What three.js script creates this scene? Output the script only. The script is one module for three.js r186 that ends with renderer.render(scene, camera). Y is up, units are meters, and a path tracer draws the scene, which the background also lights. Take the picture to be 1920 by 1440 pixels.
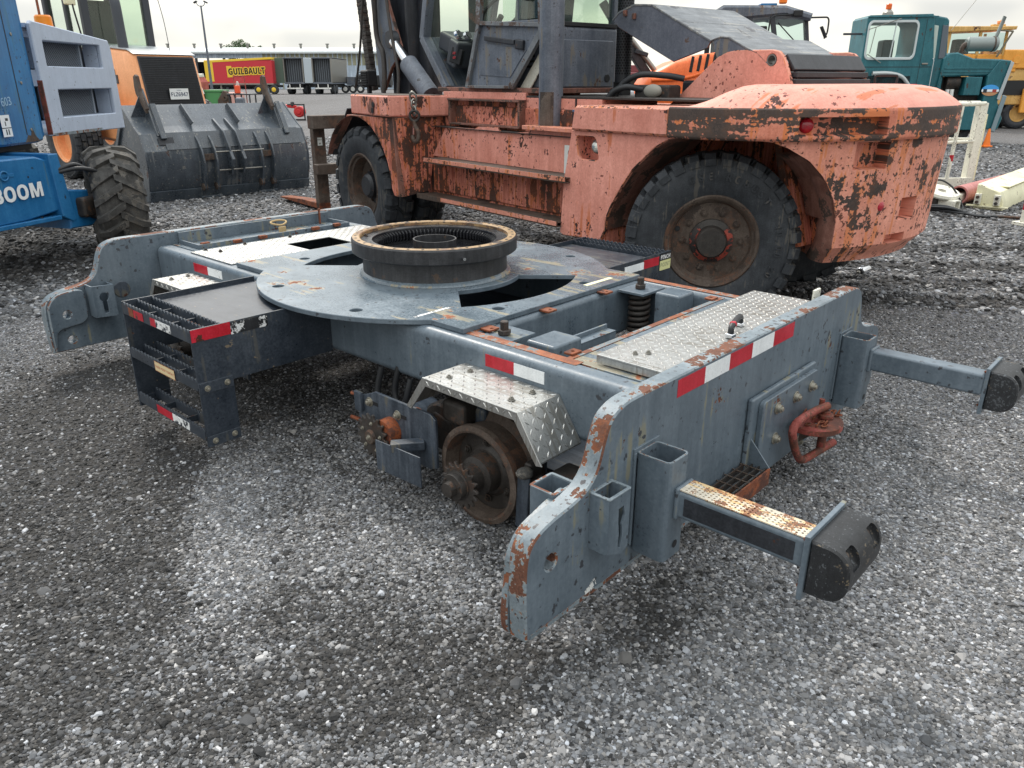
import * as THREE from 'three';
import { RoundedBoxGeometry } from 'three/addons/geometries/RoundedBoxGeometry.js';
import { mergeGeometries, toCreasedNormals } from 'three/addons/utils/BufferGeometryUtils.js';
import { Brush, Evaluator, SUBTRACTION } from 'three-bvh-csg';
import { TextGeometry } from 'three/addons/geometries/TextGeometry.js';
import { FontLoader } from 'three/addons/loaders/FontLoader.js';
import { ImprovedNoise } from 'three/addons/math/ImprovedNoise.js';

// ---------------------------------------------------------------- camera, sky, sun, exposure
const scene = new THREE.Scene();
const camera = new THREE.PerspectiveCamera(53.03, 4 / 3, 0.05, 2000);
camera.position.set(0, 1.5, 0);
camera.rotation.set(-0.3758, 0, 0);
const renderer = new THREE.WebGLRenderer();
renderer.toneMapping = THREE.LinearToneMapping;
renderer.toneMappingExposure = 1.22;
renderer.shadowMap.enabled = true;
const SUN = new THREE.Vector3(-0.30, 0.72, -0.62).normalize();
const sun = new THREE.DirectionalLight(0xfff6ea, 2.2);
sun.position.copy(SUN).multiplyScalar(60); sun.target.position.set(0, 0, -5);
sun.position.add(sun.target.position);
sun.castShadow = true; sun.shadow.radius = 22;
Object.assign(sun.shadow.camera, { left: -25, right: 25, top: 25, bottom: -25, near: 1, far: 140 });
sun.name = 'sun'; scene.add(sun, sun.target);
const noise3 = new ImprovedNoise();
const fbm3 = (x, y, z, o = 5) => { let s = 0, a = 0.5; for (let i = 0; i < o; i++) { s += a * noise3.noise(x, y, z); x = x * 2.03 + 7.1; y = y * 2.03 + 3.3; z = z * 2.03 + 1.7; a *= 0.5; } return s; };
{
  const lerp3 = [(t) => 1 - 0.05 * t, () => 1, (t) => 1 + 0.09 * t];
  const w = 1024, h = 512, d = new Float32Array(w * h * 4), dir = new THREE.Vector3();
  for (let j = 0; j < h; j++) for (let i = 0; i < w; i++) {
    const th = ((i + 0.5) / w - 0.5) * 2 * Math.PI, el = ((j + 0.5) / h - 0.5) * Math.PI;
    dir.set(Math.cos(el) * Math.cos(th), Math.sin(el), Math.cos(el) * Math.sin(th));
    const up = Math.max(0, dir.y), k = 1 / (up + 0.22);
    const n = fbm3(dir.x * k * 1.1 + 3, 0.4 + up * 2, dir.z * k * 1.1 - 5, 6), m = fbm3(dir.x * k * 1.6 - 9, 2.2 + up * 26, dir.z * k * 1.6 + 4, 6);
    const c = THREE.MathUtils.smoothstep(0.7 * n + 0.8 * m, -0.22, 0.26);
    const g = Math.acos(THREE.MathUtils.clamp(dir.dot(SUN), -1, 1)), glow = Math.exp(-g * g / 0.30);
    const hz = Math.exp(-up * 5.0);
    const lo = [0.56, 0.58, 0.575], hi = [1.0, 0.96, 0.86], warm = [0.90, 0.84, 0.70];
    for (let q = 0; q < 3; q++) {
      let v = lo[q] + (hi[q] - lo[q]) * c;
      v += (warm[q] - v) * 0.40 * hz;
      v = v * (1 + 0.7 * glow) * lerp3[q](1 - hz) * (1 + 0.85 * THREE.MathUtils.smoothstep(up, 0.16, 0.85));
      if (dir.y < 0) v *= 0.5;
      d[(j * w + i) * 4 + q] = v;
    }
    d[(j * w + i) * 4 + 3] = 1;
  }
  const t = new THREE.DataTexture(d, w, h, THREE.RGBAFormat, THREE.FloatType);
  t.mapping = THREE.EquirectangularReflectionMapping; t.magFilter = t.minFilter = THREE.LinearFilter; t.needsUpdate = true;
  scene.background = t; scene.environment = t;
}

// ---------------------------------------------------------------- small helpers
const font = await new FontLoader().loadAsync('fonts/droid/droid_sans_bold.typeface.json');
let seed = 12345;
const rnd = () => { seed |= 0; seed = seed + 0x6D2B79F5 | 0; let t = Math.imul(seed ^ seed >>> 15, 1 | seed); t = t + Math.imul(t ^ t >>> 7, 61 | t) ^ t; return ((t ^ t >>> 14) >>> 0) / 4294967296; };
const rr = (a, b) => a + (b - a) * rnd();
const lerp = (a, b, t) => a + (b - a) * t;
const clamp = (v, a, b) => v < a ? a : v > b ? b : v;
const sst = (v, a, b) => { const t = clamp((v - a) / (b - a), 0, 1); return t * t * (3 - 2 * t); };
const names = {};
const numbered = (n) => { const k = names[n] = (names[n] ?? -1) + 1; return k ? n + '_' + String(k).padStart(3, '0') : n; };
function tag(o, label, category, group, kind) { Object.assign(o.userData, { label, category }); if (group) o.userData.group = group; if (kind) o.userData.kind = kind; return o; }
function thing(name, label, category, pos = [0, 0, 0], turn = 0, group) {
  const o = new THREE.Group(); o.name = numbered(name); o.position.set(...pos); o.rotation.y = turn; scene.add(o);
  return tag(o, label, category, group);
}
// geometry makers: each returns a non-indexed geometry with position and normal
const strip = (g) => { if (g.index) g = g.toNonIndexed(); for (const k of Object.keys(g.attributes)) if (k !== 'position' && k !== 'normal') g.deleteAttribute(k); return g; };
function put(g, p = [0, 0, 0], r, s) {
  const m = new THREE.Matrix4().compose(new THREE.Vector3(...p), new THREE.Quaternion().setFromEuler(new THREE.Euler(...(r ?? [0, 0, 0]))), new THREE.Vector3(...(s ?? [1, 1, 1])));
  return g.applyMatrix4(m);
}
function bx(x0, x1, y0, y1, z0, z1, bev = 0.004, seg = 1) {
  const w = Math.abs(x1 - x0), h = Math.abs(y1 - y0), d = Math.abs(z1 - z0);
  const b = Math.min(bev, w * 0.45, h * 0.45, d * 0.45);
  const g = b > 0 ? new RoundedBoxGeometry(w, h, d, seg, b) : new THREE.BoxGeometry(w, h, d);
  return strip(g).translate((x0 + x1) / 2, (y0 + y1) / 2, (z0 + z1) / 2);
}
const box = (w, h, d, p, r, bev = 0.004, seg = 1) => put(bx(-w / 2, w / 2, -h / 2, h / 2, -d / 2, d / 2, bev, seg), p, r);
// a bar of rectangular section from A to B
function bar(A, B, w, h, bev = 0.003, upv = [0, 1, 0]) {
  const a = new THREE.Vector3(...A), b = new THREE.Vector3(...B), f = b.clone().sub(a), L = f.length(); f.normalize();
  let u = new THREE.Vector3(...upv); if (Math.abs(u.dot(f)) > 0.99) u.set(1, 0, 0);
  const s = new THREE.Vector3().crossVectors(u, f).normalize(); u.crossVectors(f, s);
  const g = bx(-w / 2, w / 2, -h / 2, h / 2, -L / 2, L / 2, bev);
  return g.applyMatrix4(new THREE.Matrix4().makeBasis(s, u, f).setPosition(a.add(b).multiplyScalar(0.5)));
}
const AX = { x: [0, 0, -Math.PI / 2], y: [0, 0, 0], z: [Math.PI / 2, 0, 0] };
function lathe(pts, p = [0, 0, 0], axis = 'y', seg = 32, crease = 0.6, a0 = 0, a1 = Math.PI * 2) {
  let g = new THREE.LatheGeometry(pts.map(q => new THREE.Vector2(...q)), seg, a0, a1);
  g = toCreasedNormals(strip(g), crease);
  return put(g, p, Array.isArray(axis) ? axis : AX[axis]);
}
function cyl(r, h, p, axis = 'y', seg = 20, c = 0.003) {  // centred, chamfered
  c = Math.min(c, r * 0.4, h * 0.4);
  return lathe([[0, -h / 2], [r - c, -h / 2], [r, -h / 2 + c], [r, h / 2 - c], [r - c, h / 2], [0, h / 2]], p, axis, seg);
}
function pipe(r, ri, h, p, axis = 'y', seg = 28) { return lathe([[ri, -h / 2], [r, -h / 2], [r, h / 2], [ri, h / 2], [ri, -h / 2]], p, axis, seg, 0.5); }
function rod(A, B, r, seg = 10, r2) {
  const a = new THREE.Vector3(...A), b = new THREE.Vector3(...B), d = b.clone().sub(a), L = d.length();
  const g = strip(new THREE.CylinderGeometry(r2 ?? r, r, L, seg));
  return g.applyQuaternion(new THREE.Quaternion().setFromUnitVectors(new THREE.Vector3(0, 1, 0), d.normalize())).translate((a.x + b.x) / 2, (a.y + b.y) / 2, (a.z + b.z) / 2);
}
function tube(pts, r, seg = 40, rs = 8, closed = false, tension = 0.5) {
  return strip(new THREE.TubeGeometry(new THREE.CatmullRomCurve3(pts.map(p => new THREE.Vector3(...p)), closed, 'catmullrom', tension), seg, r, rs, closed));
}
// polygon in one plane pushed along the third axis; groups: 0 the faces, 1 the rim
function prism(plane, pts, t0, t1, { holes = [], bevel = 0.003, crease = 0.5, smooth = 0 } = {}) {
  const mk = (q) => smooth ? new THREE.SplineCurve([...q, q[0]].map(p => new THREE.Vector2(...p))).getPoints(smooth) : q.map(p => new THREE.Vector2(...p));
  const s = new THREE.Shape(mk(pts));
  for (const h of holes) s.holes.push(new THREE.Path(h.map(p => new THREE.Vector2(...p))));
  const lo = Math.min(t0, t1), d = Math.abs(t1 - t0), b = Math.min(bevel, d * 0.4);
  let g = new THREE.ExtrudeGeometry(s, { depth: d - 2 * b, bevelEnabled: b > 0, bevelSize: b, bevelOffset: -b, bevelThickness: b, bevelSegments: 1, curveSegments: 12 });
  g.translate(0, 0, lo + b); g.deleteAttribute('uv');
  const a = g.attributes.position.array, n = a.length;
  const [i, j, k] = plane === 'xy' ? [0, 1, 2] : plane === 'zy' ? [2, 1, 0] : [0, 2, 1];
  const out = new Float32Array(n), flip = plane !== 'xy';
  for (let v = 0; v < n / 3; v++) {
    let w = v; if (flip) { const m = v % 3; w = m === 1 ? v + 1 : m === 2 ? v - 1 : v; }
    out[w * 3 + i] = a[v * 3]; out[w * 3 + j] = a[v * 3 + 1]; out[w * 3 + k] = a[v * 3 + 2];
  }
  g.setAttribute('position', new THREE.BufferAttribute(out, 3));
  g.deleteAttribute('normal'); g.computeVertexNormals();
  const gr = g.groups; g = toCreasedNormals(g, crease); g.groups = gr;
  return g;
}
const circ = (cx, cy, r, n = 20, cw = true) => Array.from({ length: n }, (_, i) => { const a = (cw ? -1 : 1) * i / n * Math.PI * 2; return [cx + r * Math.cos(a), cy + r * Math.sin(a)]; });
const rrect = (x0, x1, y0, y1, r, n = 4) => { const o = []; for (const [cx, cy, a] of [[x1 - r, y1 - r, 0], [x0 + r, y1 - r, 1], [x0 + r, y0 + r, 2], [x1 - r, y0 + r, 3]]) for (let i = 0; i <= n; i++) { const t = (a + i / n) * Math.PI / 2; o.push([cx + r * Math.cos(t), cy + r * Math.sin(t)]); } return o; };
// hollow square tube standing along one axis
const hollow = (plane, x0, x1, y0, y1, t0, t1, wall = 0.008, r = 0.014) => prism(plane, rrect(x0, x1, y0, y1, r), t0, t1, { holes: [rrect(x0 + wall, x1 - wall, y0 + wall, y1 - wall, Math.max(0.003, r - wall)).reverse()], bevel: 0.0015 });
const bolt = (p, axis = 'y', r = 0.012) => { const h = axis, g = [cyl(r * 1.35, r * 0.25, [0, r * 0.12, 0], 'y', 16, 0.0006), strip(new THREE.CylinderGeometry(r * 0.95, r, r * 0.75, 6)).translate(0, r * 0.6, 0), cyl(r * 0.5, r * 0.5, [0, r * 1.15, 0], 'y', 10, 0.001)]; return g.map(q => put(q, p, typeof h === 'string' ? AX[h] : h)); };
const boltR = { nx: [0, 0, Math.PI / 2], x: [0, 0, -Math.PI / 2], z: [Math.PI / 2, 0, 0], nz: [-Math.PI / 2, 0, 0], y: [0, 0, 0], ny: [Math.PI, 0, 0] };
const unroll = (g) => g.toNonIndexed();
function gridGeo(P, nu, nv, flip, UV) {  // P(i, j) -> [x, y, z]
  const pos = [], idx = [];
  for (let i = 0; i <= nu; i++) for (let j = 0; j <= nv; j++) pos.push(...P(i, j));
  for (let i = 0; i < nu; i++) for (let j = 0; j < nv; j++) { const a = i * (nv + 1) + j, b = a + nv + 1; flip ? idx.push(a, b, a + 1, b, b + 1, a + 1) : idx.push(a, a + 1, b, b, a + 1, b + 1); }
  const g = new THREE.BufferGeometry(); g.setAttribute('position', new THREE.Float32BufferAttribute(pos, 3)); g.setIndex(idx); g.computeVertexNormals();
  if (UV) { const uv = []; for (let i = 0; i <= nu; i++) for (let j = 0; j <= nv; j++) uv.push(...UV(i, j)); g.setAttribute('uv', new THREE.Float32BufferAttribute(uv, 2)); }
  return g;
}
function uvbox(g, ox = 0, oy = 0) {  // texture coordinates in metres, by the way each face looks
  const p = g.attributes.position.array, n = p.length / 9, uv = new Float32Array(n * 6);
  for (let t = 0; t < n; t++) {
    const o = t * 9, ax = p[o + 3] - p[o], ay = p[o + 4] - p[o + 1], az = p[o + 5] - p[o + 2], bx_ = p[o + 6] - p[o], by = p[o + 7] - p[o + 1], bz = p[o + 8] - p[o + 2];
    const nx = Math.abs(ay * bz - az * by), ny = Math.abs(az * bx_ - ax * bz), nz = Math.abs(ax * by - ay * bx_);
    const [i, j] = nx >= ny && nx >= nz ? [2, 1] : ny >= nz ? [0, 2] : [0, 1];
    for (let v = 0; v < 3; v++) { uv[t * 6 + v * 2] = p[o + v * 3 + i] + ox; uv[t * 6 + v * 2 + 1] = p[o + v * 3 + j] + oy; }
  }
  g.setAttribute('uv', new THREE.BufferAttribute(uv, 2));
  return g;
}
const joined = (geos) => { const l = geos.flat(9).map(strip); return l.length === 1 ? l[0] : mergeGeometries(l, false); };
function part(parent, name, geos, mat, label) {
  const multi = Array.isArray(mat) || (geos.isBufferGeometry && geos.attributes.uv);
  const g = multi ? (Array.isArray(geos) ? geos.flat(9)[0] : geos) : joined([geos]);
  if (!multi) g.clearGroups();
  if (!g.attributes.uv) uvbox(g, rr(0, 1), rr(0, 1));
  const m = new THREE.Mesh(g, mat); m.name = parent === scene ? numbered(name) : name; m.castShadow = m.receiveShadow = true; parent.add(m);
  if (label) m.userData.label = label;
  return m;
}
const sub = (parent, name) => { const o = new THREE.Group(); o.name = name; parent.add(o); return o; };
// ---------------------------------------------------------------- procedural textures
const S = 512;
function field(period, oct, sd, py = period) {
  const out = new Float32Array(S * S); let a = 1, px = period, pY = py;
  for (let o = 0; o < oct; o++) {
    const nx = Math.min(px, S), ny = Math.min(pY, S), lat = new Float32Array(nx * ny); let q = sd * 7919 + o * 104729 + 1;
    for (let i = 0; i < lat.length; i++) { q = Math.imul(q ^ q >>> 15, 0x2c1b3c6d) + 0x9E3779B9 | 0; q ^= q >>> 12; lat[i] = ((Math.imul(q, 0x297a2d39) ^ q >>> 15) >>> 0) / 4294967296; }
    for (let y = 0; y < S; y++) {
      const fy = y / S * ny, y0 = Math.floor(fy), ty = fy - y0, sy = ty * ty * (3 - 2 * ty), r0 = (y0 % ny) * nx, r1 = ((y0 + 1) % ny) * nx;
      for (let x = 0; x < S; x++) {
        const fx = x / S * nx, x0 = Math.floor(fx), tx = fx - x0, sx = tx * tx * (3 - 2 * tx), c0 = x0 % nx, c1 = (x0 + 1) % nx;
        const u = lat[r0 + c0] + (lat[r0 + c1] - lat[r0 + c0]) * sx, v = lat[r1 + c0] + (lat[r1 + c1] - lat[r1 + c0]) * sx;
        out[y * S + x] += a * (u + (v - u) * sy);
      }
    }
    a *= 0.55; px *= 2; pY *= 2;
  }
  let m = 0, s = 0; for (const v of out) m += v; m /= out.length; for (const v of out) s += (v - m) ** 2; s = Math.sqrt(s / out.length);
  for (let i = 0; i < out.length; i++) out[i] = (out[i] - m) / s;   // mean 0, deviation 1
  return out;
}
const FA_ = field(4, 7, 1), FB_ = field(6, 7, 2), FC_ = field(18, 5, 3), FD_ = field(110, 3, 4), FS_ = field(60, 4, 5, 3), FT_ = field(3, 5, 6, 40);
const at = (f, u, v, k = 1, ox = 0, oy = 0) => f[(((v * k + oy) * S & S - 1) + S) % S * S + (((u * k + ox) * S & S - 1) + S) % S];
function textures(size, tile, fn, full = true) {  // fn(u, v) -> [r, g, b (0..255 sRGB), roughness 0..1, height 0..1]
  const c = new Uint8Array(size * size * 4), q = new Uint8Array(size * size * 4);
  for (let y = 0; y < size; y++) for (let x = 0; x < size; x++) {
    const o = (y * size + x) * 4, r = fn(x / size, y / size);
    for (let k = 0; k < 3; k++) c[o + k] = clamp(r[k], 0, 255);
    q[o] = q[o + 2] = clamp(r[4] * 255, 0, 255); q[o + 1] = clamp(r[3] * 255, 0, 255);
    c[o + 3] = q[o + 3] = 255;
  }
  const T = (d, srgb) => { const t = new THREE.DataTexture(d, size, size); t.wrapS = t.wrapT = THREE.RepeatWrapping; t.magFilter = THREE.LinearFilter; t.minFilter = THREE.LinearMipmapLinearFilter; if (srgb) t.colorSpace = THREE.SRGBColorSpace; t.repeat.set(1 / tile, 1 / tile); t.needsUpdate = true; return t; };
  const t = { map: T(c, true) };
  if (full) t.roughnessMap = t.bumpMap = T(q);
  return t;
}
const mix3 = (a, b, t) => [a[0] + (b[0] - a[0]) * t, a[1] + (b[1] - a[1]) * t, a[2] + (b[2] - a[2]) * t];
// paint with chips that show rust or bare dark steel
function worn(size, tile, { base, vary = 8, streak = 6, rust, rustAt = 9, rustMid = [112, 62, 40], rustDark = [70, 42, 32], speckAt = 9, speck = [62, 62, 66], stain, stainAt = 9, rough = 0.45, seedx = 0, mixk = [0.9, 0.42, 0.28], crack = 0, bump = 0.0006, metal = 0, rim, clear = 0, fine = 4 }) {
  const t = textures(size, tile, (u, v) => {
    const a = at(FA_, u, v, 1, seedx, 0.3), b = at(FB_, u, v, 1, 0.1, seedx), c = at(FC_, u, v, 1, seedx, seedx), d = at(FD_, u, v, 2, seedx, 0), d1 = at(FD_, u, v, 1, 0.4, seedx), s = at(FS_, u, v, 1, seedx, 0.6), s2 = at(FS_, u, v, 2, 0.2, seedx);
    let col = [0, 1, 2].map(k => base[k] + vary * (0.6 * a + 0.5 * c) + streak * (0.7 * s + 0.5 * s2) + fine * d), r = rough + 0.05 * a + 0.03 * d, h = 0.6 + 0.012 * d + 0.02 * a;
    if (stain) { const q = sst(0.7 * b + 0.8 * s + 0.25 * c, stainAt - 0.25, stainAt + 0.35); col = mix3(col, stain, q * 0.75); r += q * 0.15; }
    const chip = mixk[0] * b + mixk[1] * c + mixk[2] * d1 + (mixk[3] ?? 0) * s + (mixk[4] ? mixk[4] * at(FT_, u, v, 1, seedx, 0.3) : 0), ck = crack ? (1 - sst(Math.abs(at(FC_, u, v, 1, 0.7, seedx)), 0.03, 0.09)) * sst(b + 0.3 * a, 0.5, 0.9) : 0, e = Math.max(ck, sst(chip, rustAt - 0.05, rustAt + 0.05));
    if (rim && chip > rustAt - 0.28) col = mix3(col, rim, 0.6 * sst(chip, rustAt - 0.28, rustAt - 0.05));
    if (e > 0) { const m = mix3(rustMid, rustDark, sst(0.8 * c + 0.7 * d + 0.4 * a, -0.9, 1.1)); col = mix3(col, [m[0] + 7 * d, m[1] + 5 * d, m[2] + 4 * d], e); r = lerp(r, 0.86, e); h -= e * 0.35 - e * 0.03 * d; }
    const sp = 0.75 * at(FC_, u, v, 4, seedx, 0.2) + 0.6 * d1 + 0.35 * a; if (sp > speckAt) col = mix3(col, speck, sst(sp, speckAt, speckAt + 0.12) * (1 - e));
    return [...col, r, h];
  }, size > 512 || bump > 0.001);
  return new THREE.MeshPhysicalMaterial({ ...t, roughness: t.roughnessMap ? 1 : rough, metalness: metal, bumpScale: bump * 3, clearcoat: clear, clearcoatRoughness: 0.3 });
}
const plain = (hex, rough = 0.6, metal = 0, o = {}) => new THREE.MeshPhysicalMaterial({ color: hex, roughness: rough, metalness: metal, ...o });
const M = {
  grey: worn(1024, 1.7, { base: [94, 106, 116], vary: 5, streak: 3.2, rustAt: 2.55, rustMid: [134, 72, 42], stain: [128, 124, 104], stainAt: 2.1, speckAt: 2.05, fine: 2.5, speck: [58, 62, 68], rough: 0.42 }),
  greyDeck: worn(1024, 1.5, { base: [101, 113, 122], vary: 8, streak: 1, rustAt: 2.0, rustMid: [150, 92, 58], rustDark: [112, 66, 46], stain: [142, 132, 108], stainAt: 1.3, speckAt: 2.3, rough: 0.30, seedx: 0.37, rim: [170, 165, 145] }),
  rim: worn(1024, 1.1, { base: [118, 129, 136], vary: 8, streak: 2, mixk: [0.6, 0.65, 0.42], rustAt: 0.55, rustMid: [134, 82, 56], rustDark: [98, 64, 50], speckAt: 1.8, rough: 0.5, seedx: 0.71, rim: [158, 155, 140], bump: 0.0012 }),
  navy: worn(1024, 1.4, { base: [50, 57, 66], vary: 5, streak: 2, rustAt: 2.6, rustMid: [110, 66, 46], speckAt: 2.5, speck: [112, 100, 84], stain: [74, 74, 72], stainAt: 1.9, rough: 0.42, seedx: 0.15 }),
  rustEdge: worn(512, 0.7, { base: [112, 120, 124], vary: 9, streak: 1, mixk: [0.6, 0.6, 0.4], rustAt: -0.25, rustMid: [150, 86, 52], rustDark: [110, 64, 44], rough: 0.7, seedx: 0.48, rim: [168, 160, 138] }),
  gripRust: worn(512, 0.35, { base: [196, 188, 172], vary: 10, streak: 3, mixk: [0.7, 0.5, 0.4], rustAt: 0.25, rustMid: [158, 108, 66], rustDark: [116, 76, 54], stain: [206, 170, 110], stainAt: 0.4, rough: 0.6, seedx: 0.38 }),
  navyDeep: worn(512, 1.2, { base: [62, 70, 80], vary: 6, streak: 8, rustAt: 2.2, rustMid: [110, 66, 46], stain: [96, 92, 82], stainAt: 1.6, rough: 0.5, seedx: 0.55 }),
  pinkMid: worn(1024, 1.9, { base: [214, 143, 126], vary: 6, streak: 5, mixk: [0.6, 0.58, 0.45, 0.2], rustAt: 1.55, rustMid: [104, 58, 44], rustDark: [72, 48, 42], stain: [200, 112, 68], stainAt: 1.5, speckAt: 1.9, speck: [92, 48, 40], rough: 0.62, seedx: 0.58 }),
  doorFrame: worn(512, 0.9, { base: [112, 116, 120], vary: 7, streak: 3, mixk: [0.6, 0.6, 0.4], rustAt: 0.8, rustMid: [104, 76, 62], rustDark: [76, 60, 52], rough: 0.5, seedx: 0.13 }),
  hoodGrey: worn(512, 1.6, { base: [92, 97, 108], vary: 5, streak: 3, rustAt: 9, speckAt: 2.6, speck: [90, 70, 60], rough: 0.5, seedx: 0.57 }),
  hoodTop: worn(512, 1.2, { base: [108, 112, 116], vary: 9, streak: 5, rustAt: 1.5, rustMid: [84, 84, 86], rustDark: [66, 66, 70], stain: [140, 138, 132], stainAt: 1.0, rough: 0.5, seedx: 0.27 }),
  rust: worn(512, 0.8, { base: [122, 70, 46], vary: 14, streak: 4, rustAt: 0.2, rustMid: [140, 74, 40], rustDark: [78, 46, 36], rough: 0.85, seedx: 0.22 }),
  rustBrown: worn(512, 0.8, { base: [80, 69, 61], vary: 8, streak: 3, rustAt: 0.7, rustMid: [100, 72, 56], rustDark: [58, 49, 44], rough: 0.75, seedx: 0.42 }),
  rustRed: worn(512, 0.6, { base: [134, 66, 58], vary: 10, streak: 3, mixk: [0.6, 0.6, 0.4], rustAt: -0.1, rustMid: [120, 64, 44], rustDark: [82, 48, 38], rough: 0.75, seedx: 0.12 }),
  greasy: worn(512, 0.7, { base: [48, 44, 41], vary: 7, streak: 2, rustAt: 1.2, rustMid: [86, 62, 46], rustDark: [58, 46, 40], rough: 0.6, seedx: 0.62 }),
  grease: worn(512, 0.4, { base: [36, 37, 41], vary: 6, streak: 0, rustAt: 1.6, rustMid: [66, 68, 72], rustDark: [28, 28, 30], rough: 0.28, seedx: 0.82, bump: 0.003 }),
  ringTop: worn(512, 0.6, { base: [150, 122, 86], vary: 12, streak: 2, rustAt: 0.7, rustMid: [128, 92, 60], rustDark: [70, 58, 48], rough: 0.55, seedx: 0.3 }),
  ringSide: worn(512, 0.7, { base: [45, 46, 49], vary: 6, streak: 4, rustAt: 2.0, rustMid: [100, 74, 52], rustDark: [70, 56, 46], rough: 0.5, seedx: 0.9 }),
  pink: worn(1024, 1.9, { base: [216, 145, 128], vary: 6, streak: 3, mixk: [0.6, 0.6, 0.5], rustAt: 2.45, rustMid: [104, 54, 42], rustDark: [72, 46, 42], stain: [196, 108, 70], stainAt: 2.1, speckAt: 2.25, speck: [112, 60, 50], rough: 0.58, seedx: 0.05 }),
  pinkWorn: worn(1024, 1.7, { base: [214, 144, 123], vary: 7, streak: 4, mixk: [0.68, 0.42, 0.3, 0.35, 0.3], crack: 1, rustAt: 1.12, rustMid: [96, 64, 50], rustDark: [66, 56, 52], stain: [204, 122, 76], stainAt: 0.8, speckAt: 1.45, speck: [98, 58, 46], rough: 0.66, seedx: 0.47 }),
  pinkHeavy: worn(1024, 1.6, { base: [212, 134, 110], vary: 8, streak: 3, mixk: [0.4, 0.45, 0.4, 0, 0.75], rustAt: -0.05, rustMid: [92, 72, 62], rustDark: [72, 62, 58], stain: [206, 118, 66], stainAt: 0.3, speckAt: 1.2, speck: [80, 56, 48], rough: 0.7, seedx: 0.17 }),
  pinkRust: worn(1024, 1.5, { base: [204, 127, 107], vary: 9, streak: 16, mixk: [0.75, 0.38, 0.25, 0.6], rustAt: 0.35, rustMid: [110, 62, 42], rustDark: [72, 52, 45], stain: [176, 96, 52], stainAt: -0.1, speckAt: 1.3, speck: [96, 50, 40], rough: 0.72, seedx: 0.67 }),
  darkRed: worn(512, 1.2, { base: [166, 76, 67], vary: 9, streak: 6, rustAt: 1.5, rustMid: [62, 44, 40], rustDark: [46, 38, 36], rough: 0.7, seedx: 0.77 }),
  archRust: worn(512, 1.0, { base: [126, 86, 74], vary: 10, streak: 4, rustAt: 0.5, rustMid: [90, 68, 58], rustDark: [70, 58, 52], rough: 0.8, seedx: 0.27 }),
  steelGrey: worn(1024, 1.6, { base: [94, 101, 112], vary: 7, streak: 4, rustAt: 2.2, rustMid: [106, 72, 56], rustDark: [80, 60, 52], stain: [120, 112, 100], stainAt: 1.6, speckAt: 2.4, rough: 0.46, seedx: 0.57 }),
  black: worn(512, 1.0, { base: [40, 43, 49], vary: 5, streak: 3, rustAt: 2.2, rustMid: [84, 62, 52], rough: 0.5, seedx: 0.33 }),
  bucket: worn(1024, 1.8, { base: [62, 70, 78], vary: 6, streak: 3, rustAt: 2.4, rustMid: [92, 72, 60], stain: [104, 106, 106], stainAt: 1.7, speckAt: 2.0, speck: [120, 118, 112], clear: 0.5, rough: 0.34, seedx: 0.87 }),
  rubber: worn(512, 0.7, { base: [46, 50, 55], vary: 6, streak: 2, rustAt: 9, stain: [88, 84, 78], stainAt: 1.5, rough: 0.72, seedx: 0.07 }),
  muddyRubber: worn(512, 0.6, { base: [70, 69, 67], vary: 9, streak: 3, rustAt: 0.9, rustMid: [112, 108, 102], rustDark: [88, 84, 78], rough: 0.85, seedx: 0.52 }),
  bumper: worn(512, 0.5, { base: [33, 35, 38], vary: 4, streak: 2, rustAt: 1.9, rustMid: [120, 106, 86], rustDark: [86, 78, 66], rough: 0.55, seedx: 0.92, speckAt: 1.6, speck: [80, 84, 88] }),
  alloy: worn(512, 0.5, { base: [186, 186, 183], vary: 7, streak: 5, rustAt: 9, stain: [150, 146, 138], stainAt: 1.0, rough: 0.36, metal: 0.8, seedx: 0.02, speckAt: 2.2, speck: [140, 138, 132] }),
  blue: worn(1024, 2.0, { base: [36, 108, 160], vary: 5, streak: 3, fine: 2, rustAt: 2.6, rustMid: [110, 64, 50], stain: [70, 112, 140], stainAt: 1.7, speckAt: 2.6, speck: [40, 60, 80], rough: 0.42, seedx: 0.19 }),
  lilac: worn(1024, 1.5, { base: [174, 186, 204], vary: 3, streak: 2, fine: 2, rustAt: 2.6, rustMid: [126, 74, 56], rustDark: [92, 56, 48], rough: 0.45, seedx: 0.61, speckAt: 2.7 }),
  orange: worn(512, 2.0, { base: [232, 160, 108], vary: 4, streak: 2, rustAt: 9, rough: 0.45, seedx: 0.31 }),
  hotOrange: worn(512, 2.0, { base: [238, 112, 46], vary: 5, streak: 2, rustAt: 9, rough: 0.4, seedx: 0.41 }),
  teal: worn(512, 2.2, { base: [34, 98, 108], vary: 5, streak: 3, rustAt: 2.2, rustMid: [60, 60, 58], rough: 0.45, seedx: 0.51 }),
  yellow: worn(512, 2.0, { base: [206, 164, 96], vary: 7, streak: 4, rustAt: 1.9, rustMid: [140, 104, 66], rough: 0.55, seedx: 0.81 }),
  amberPaint: worn(512, 2.0, { base: [232, 160, 64], vary: 5, streak: 3, rustAt: 9, rough: 0.5, seedx: 0.11 }),
  cream: worn(512, 1.0, { base: [222, 220, 206], vary: 5, streak: 3, rustAt: 1.75, rustMid: [134, 128, 116], rustDark: [104, 100, 92], rough: 0.55, seedx: 0.21, speckAt: 1.9, speck: [140, 132, 120] }),
  creamYellow: worn(512, 1.0, { base: [226, 222, 188], vary: 4, streak: 2, rustAt: 2.1, rustMid: [120, 112, 96], rough: 0.5, seedx: 0.44 }),
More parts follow.
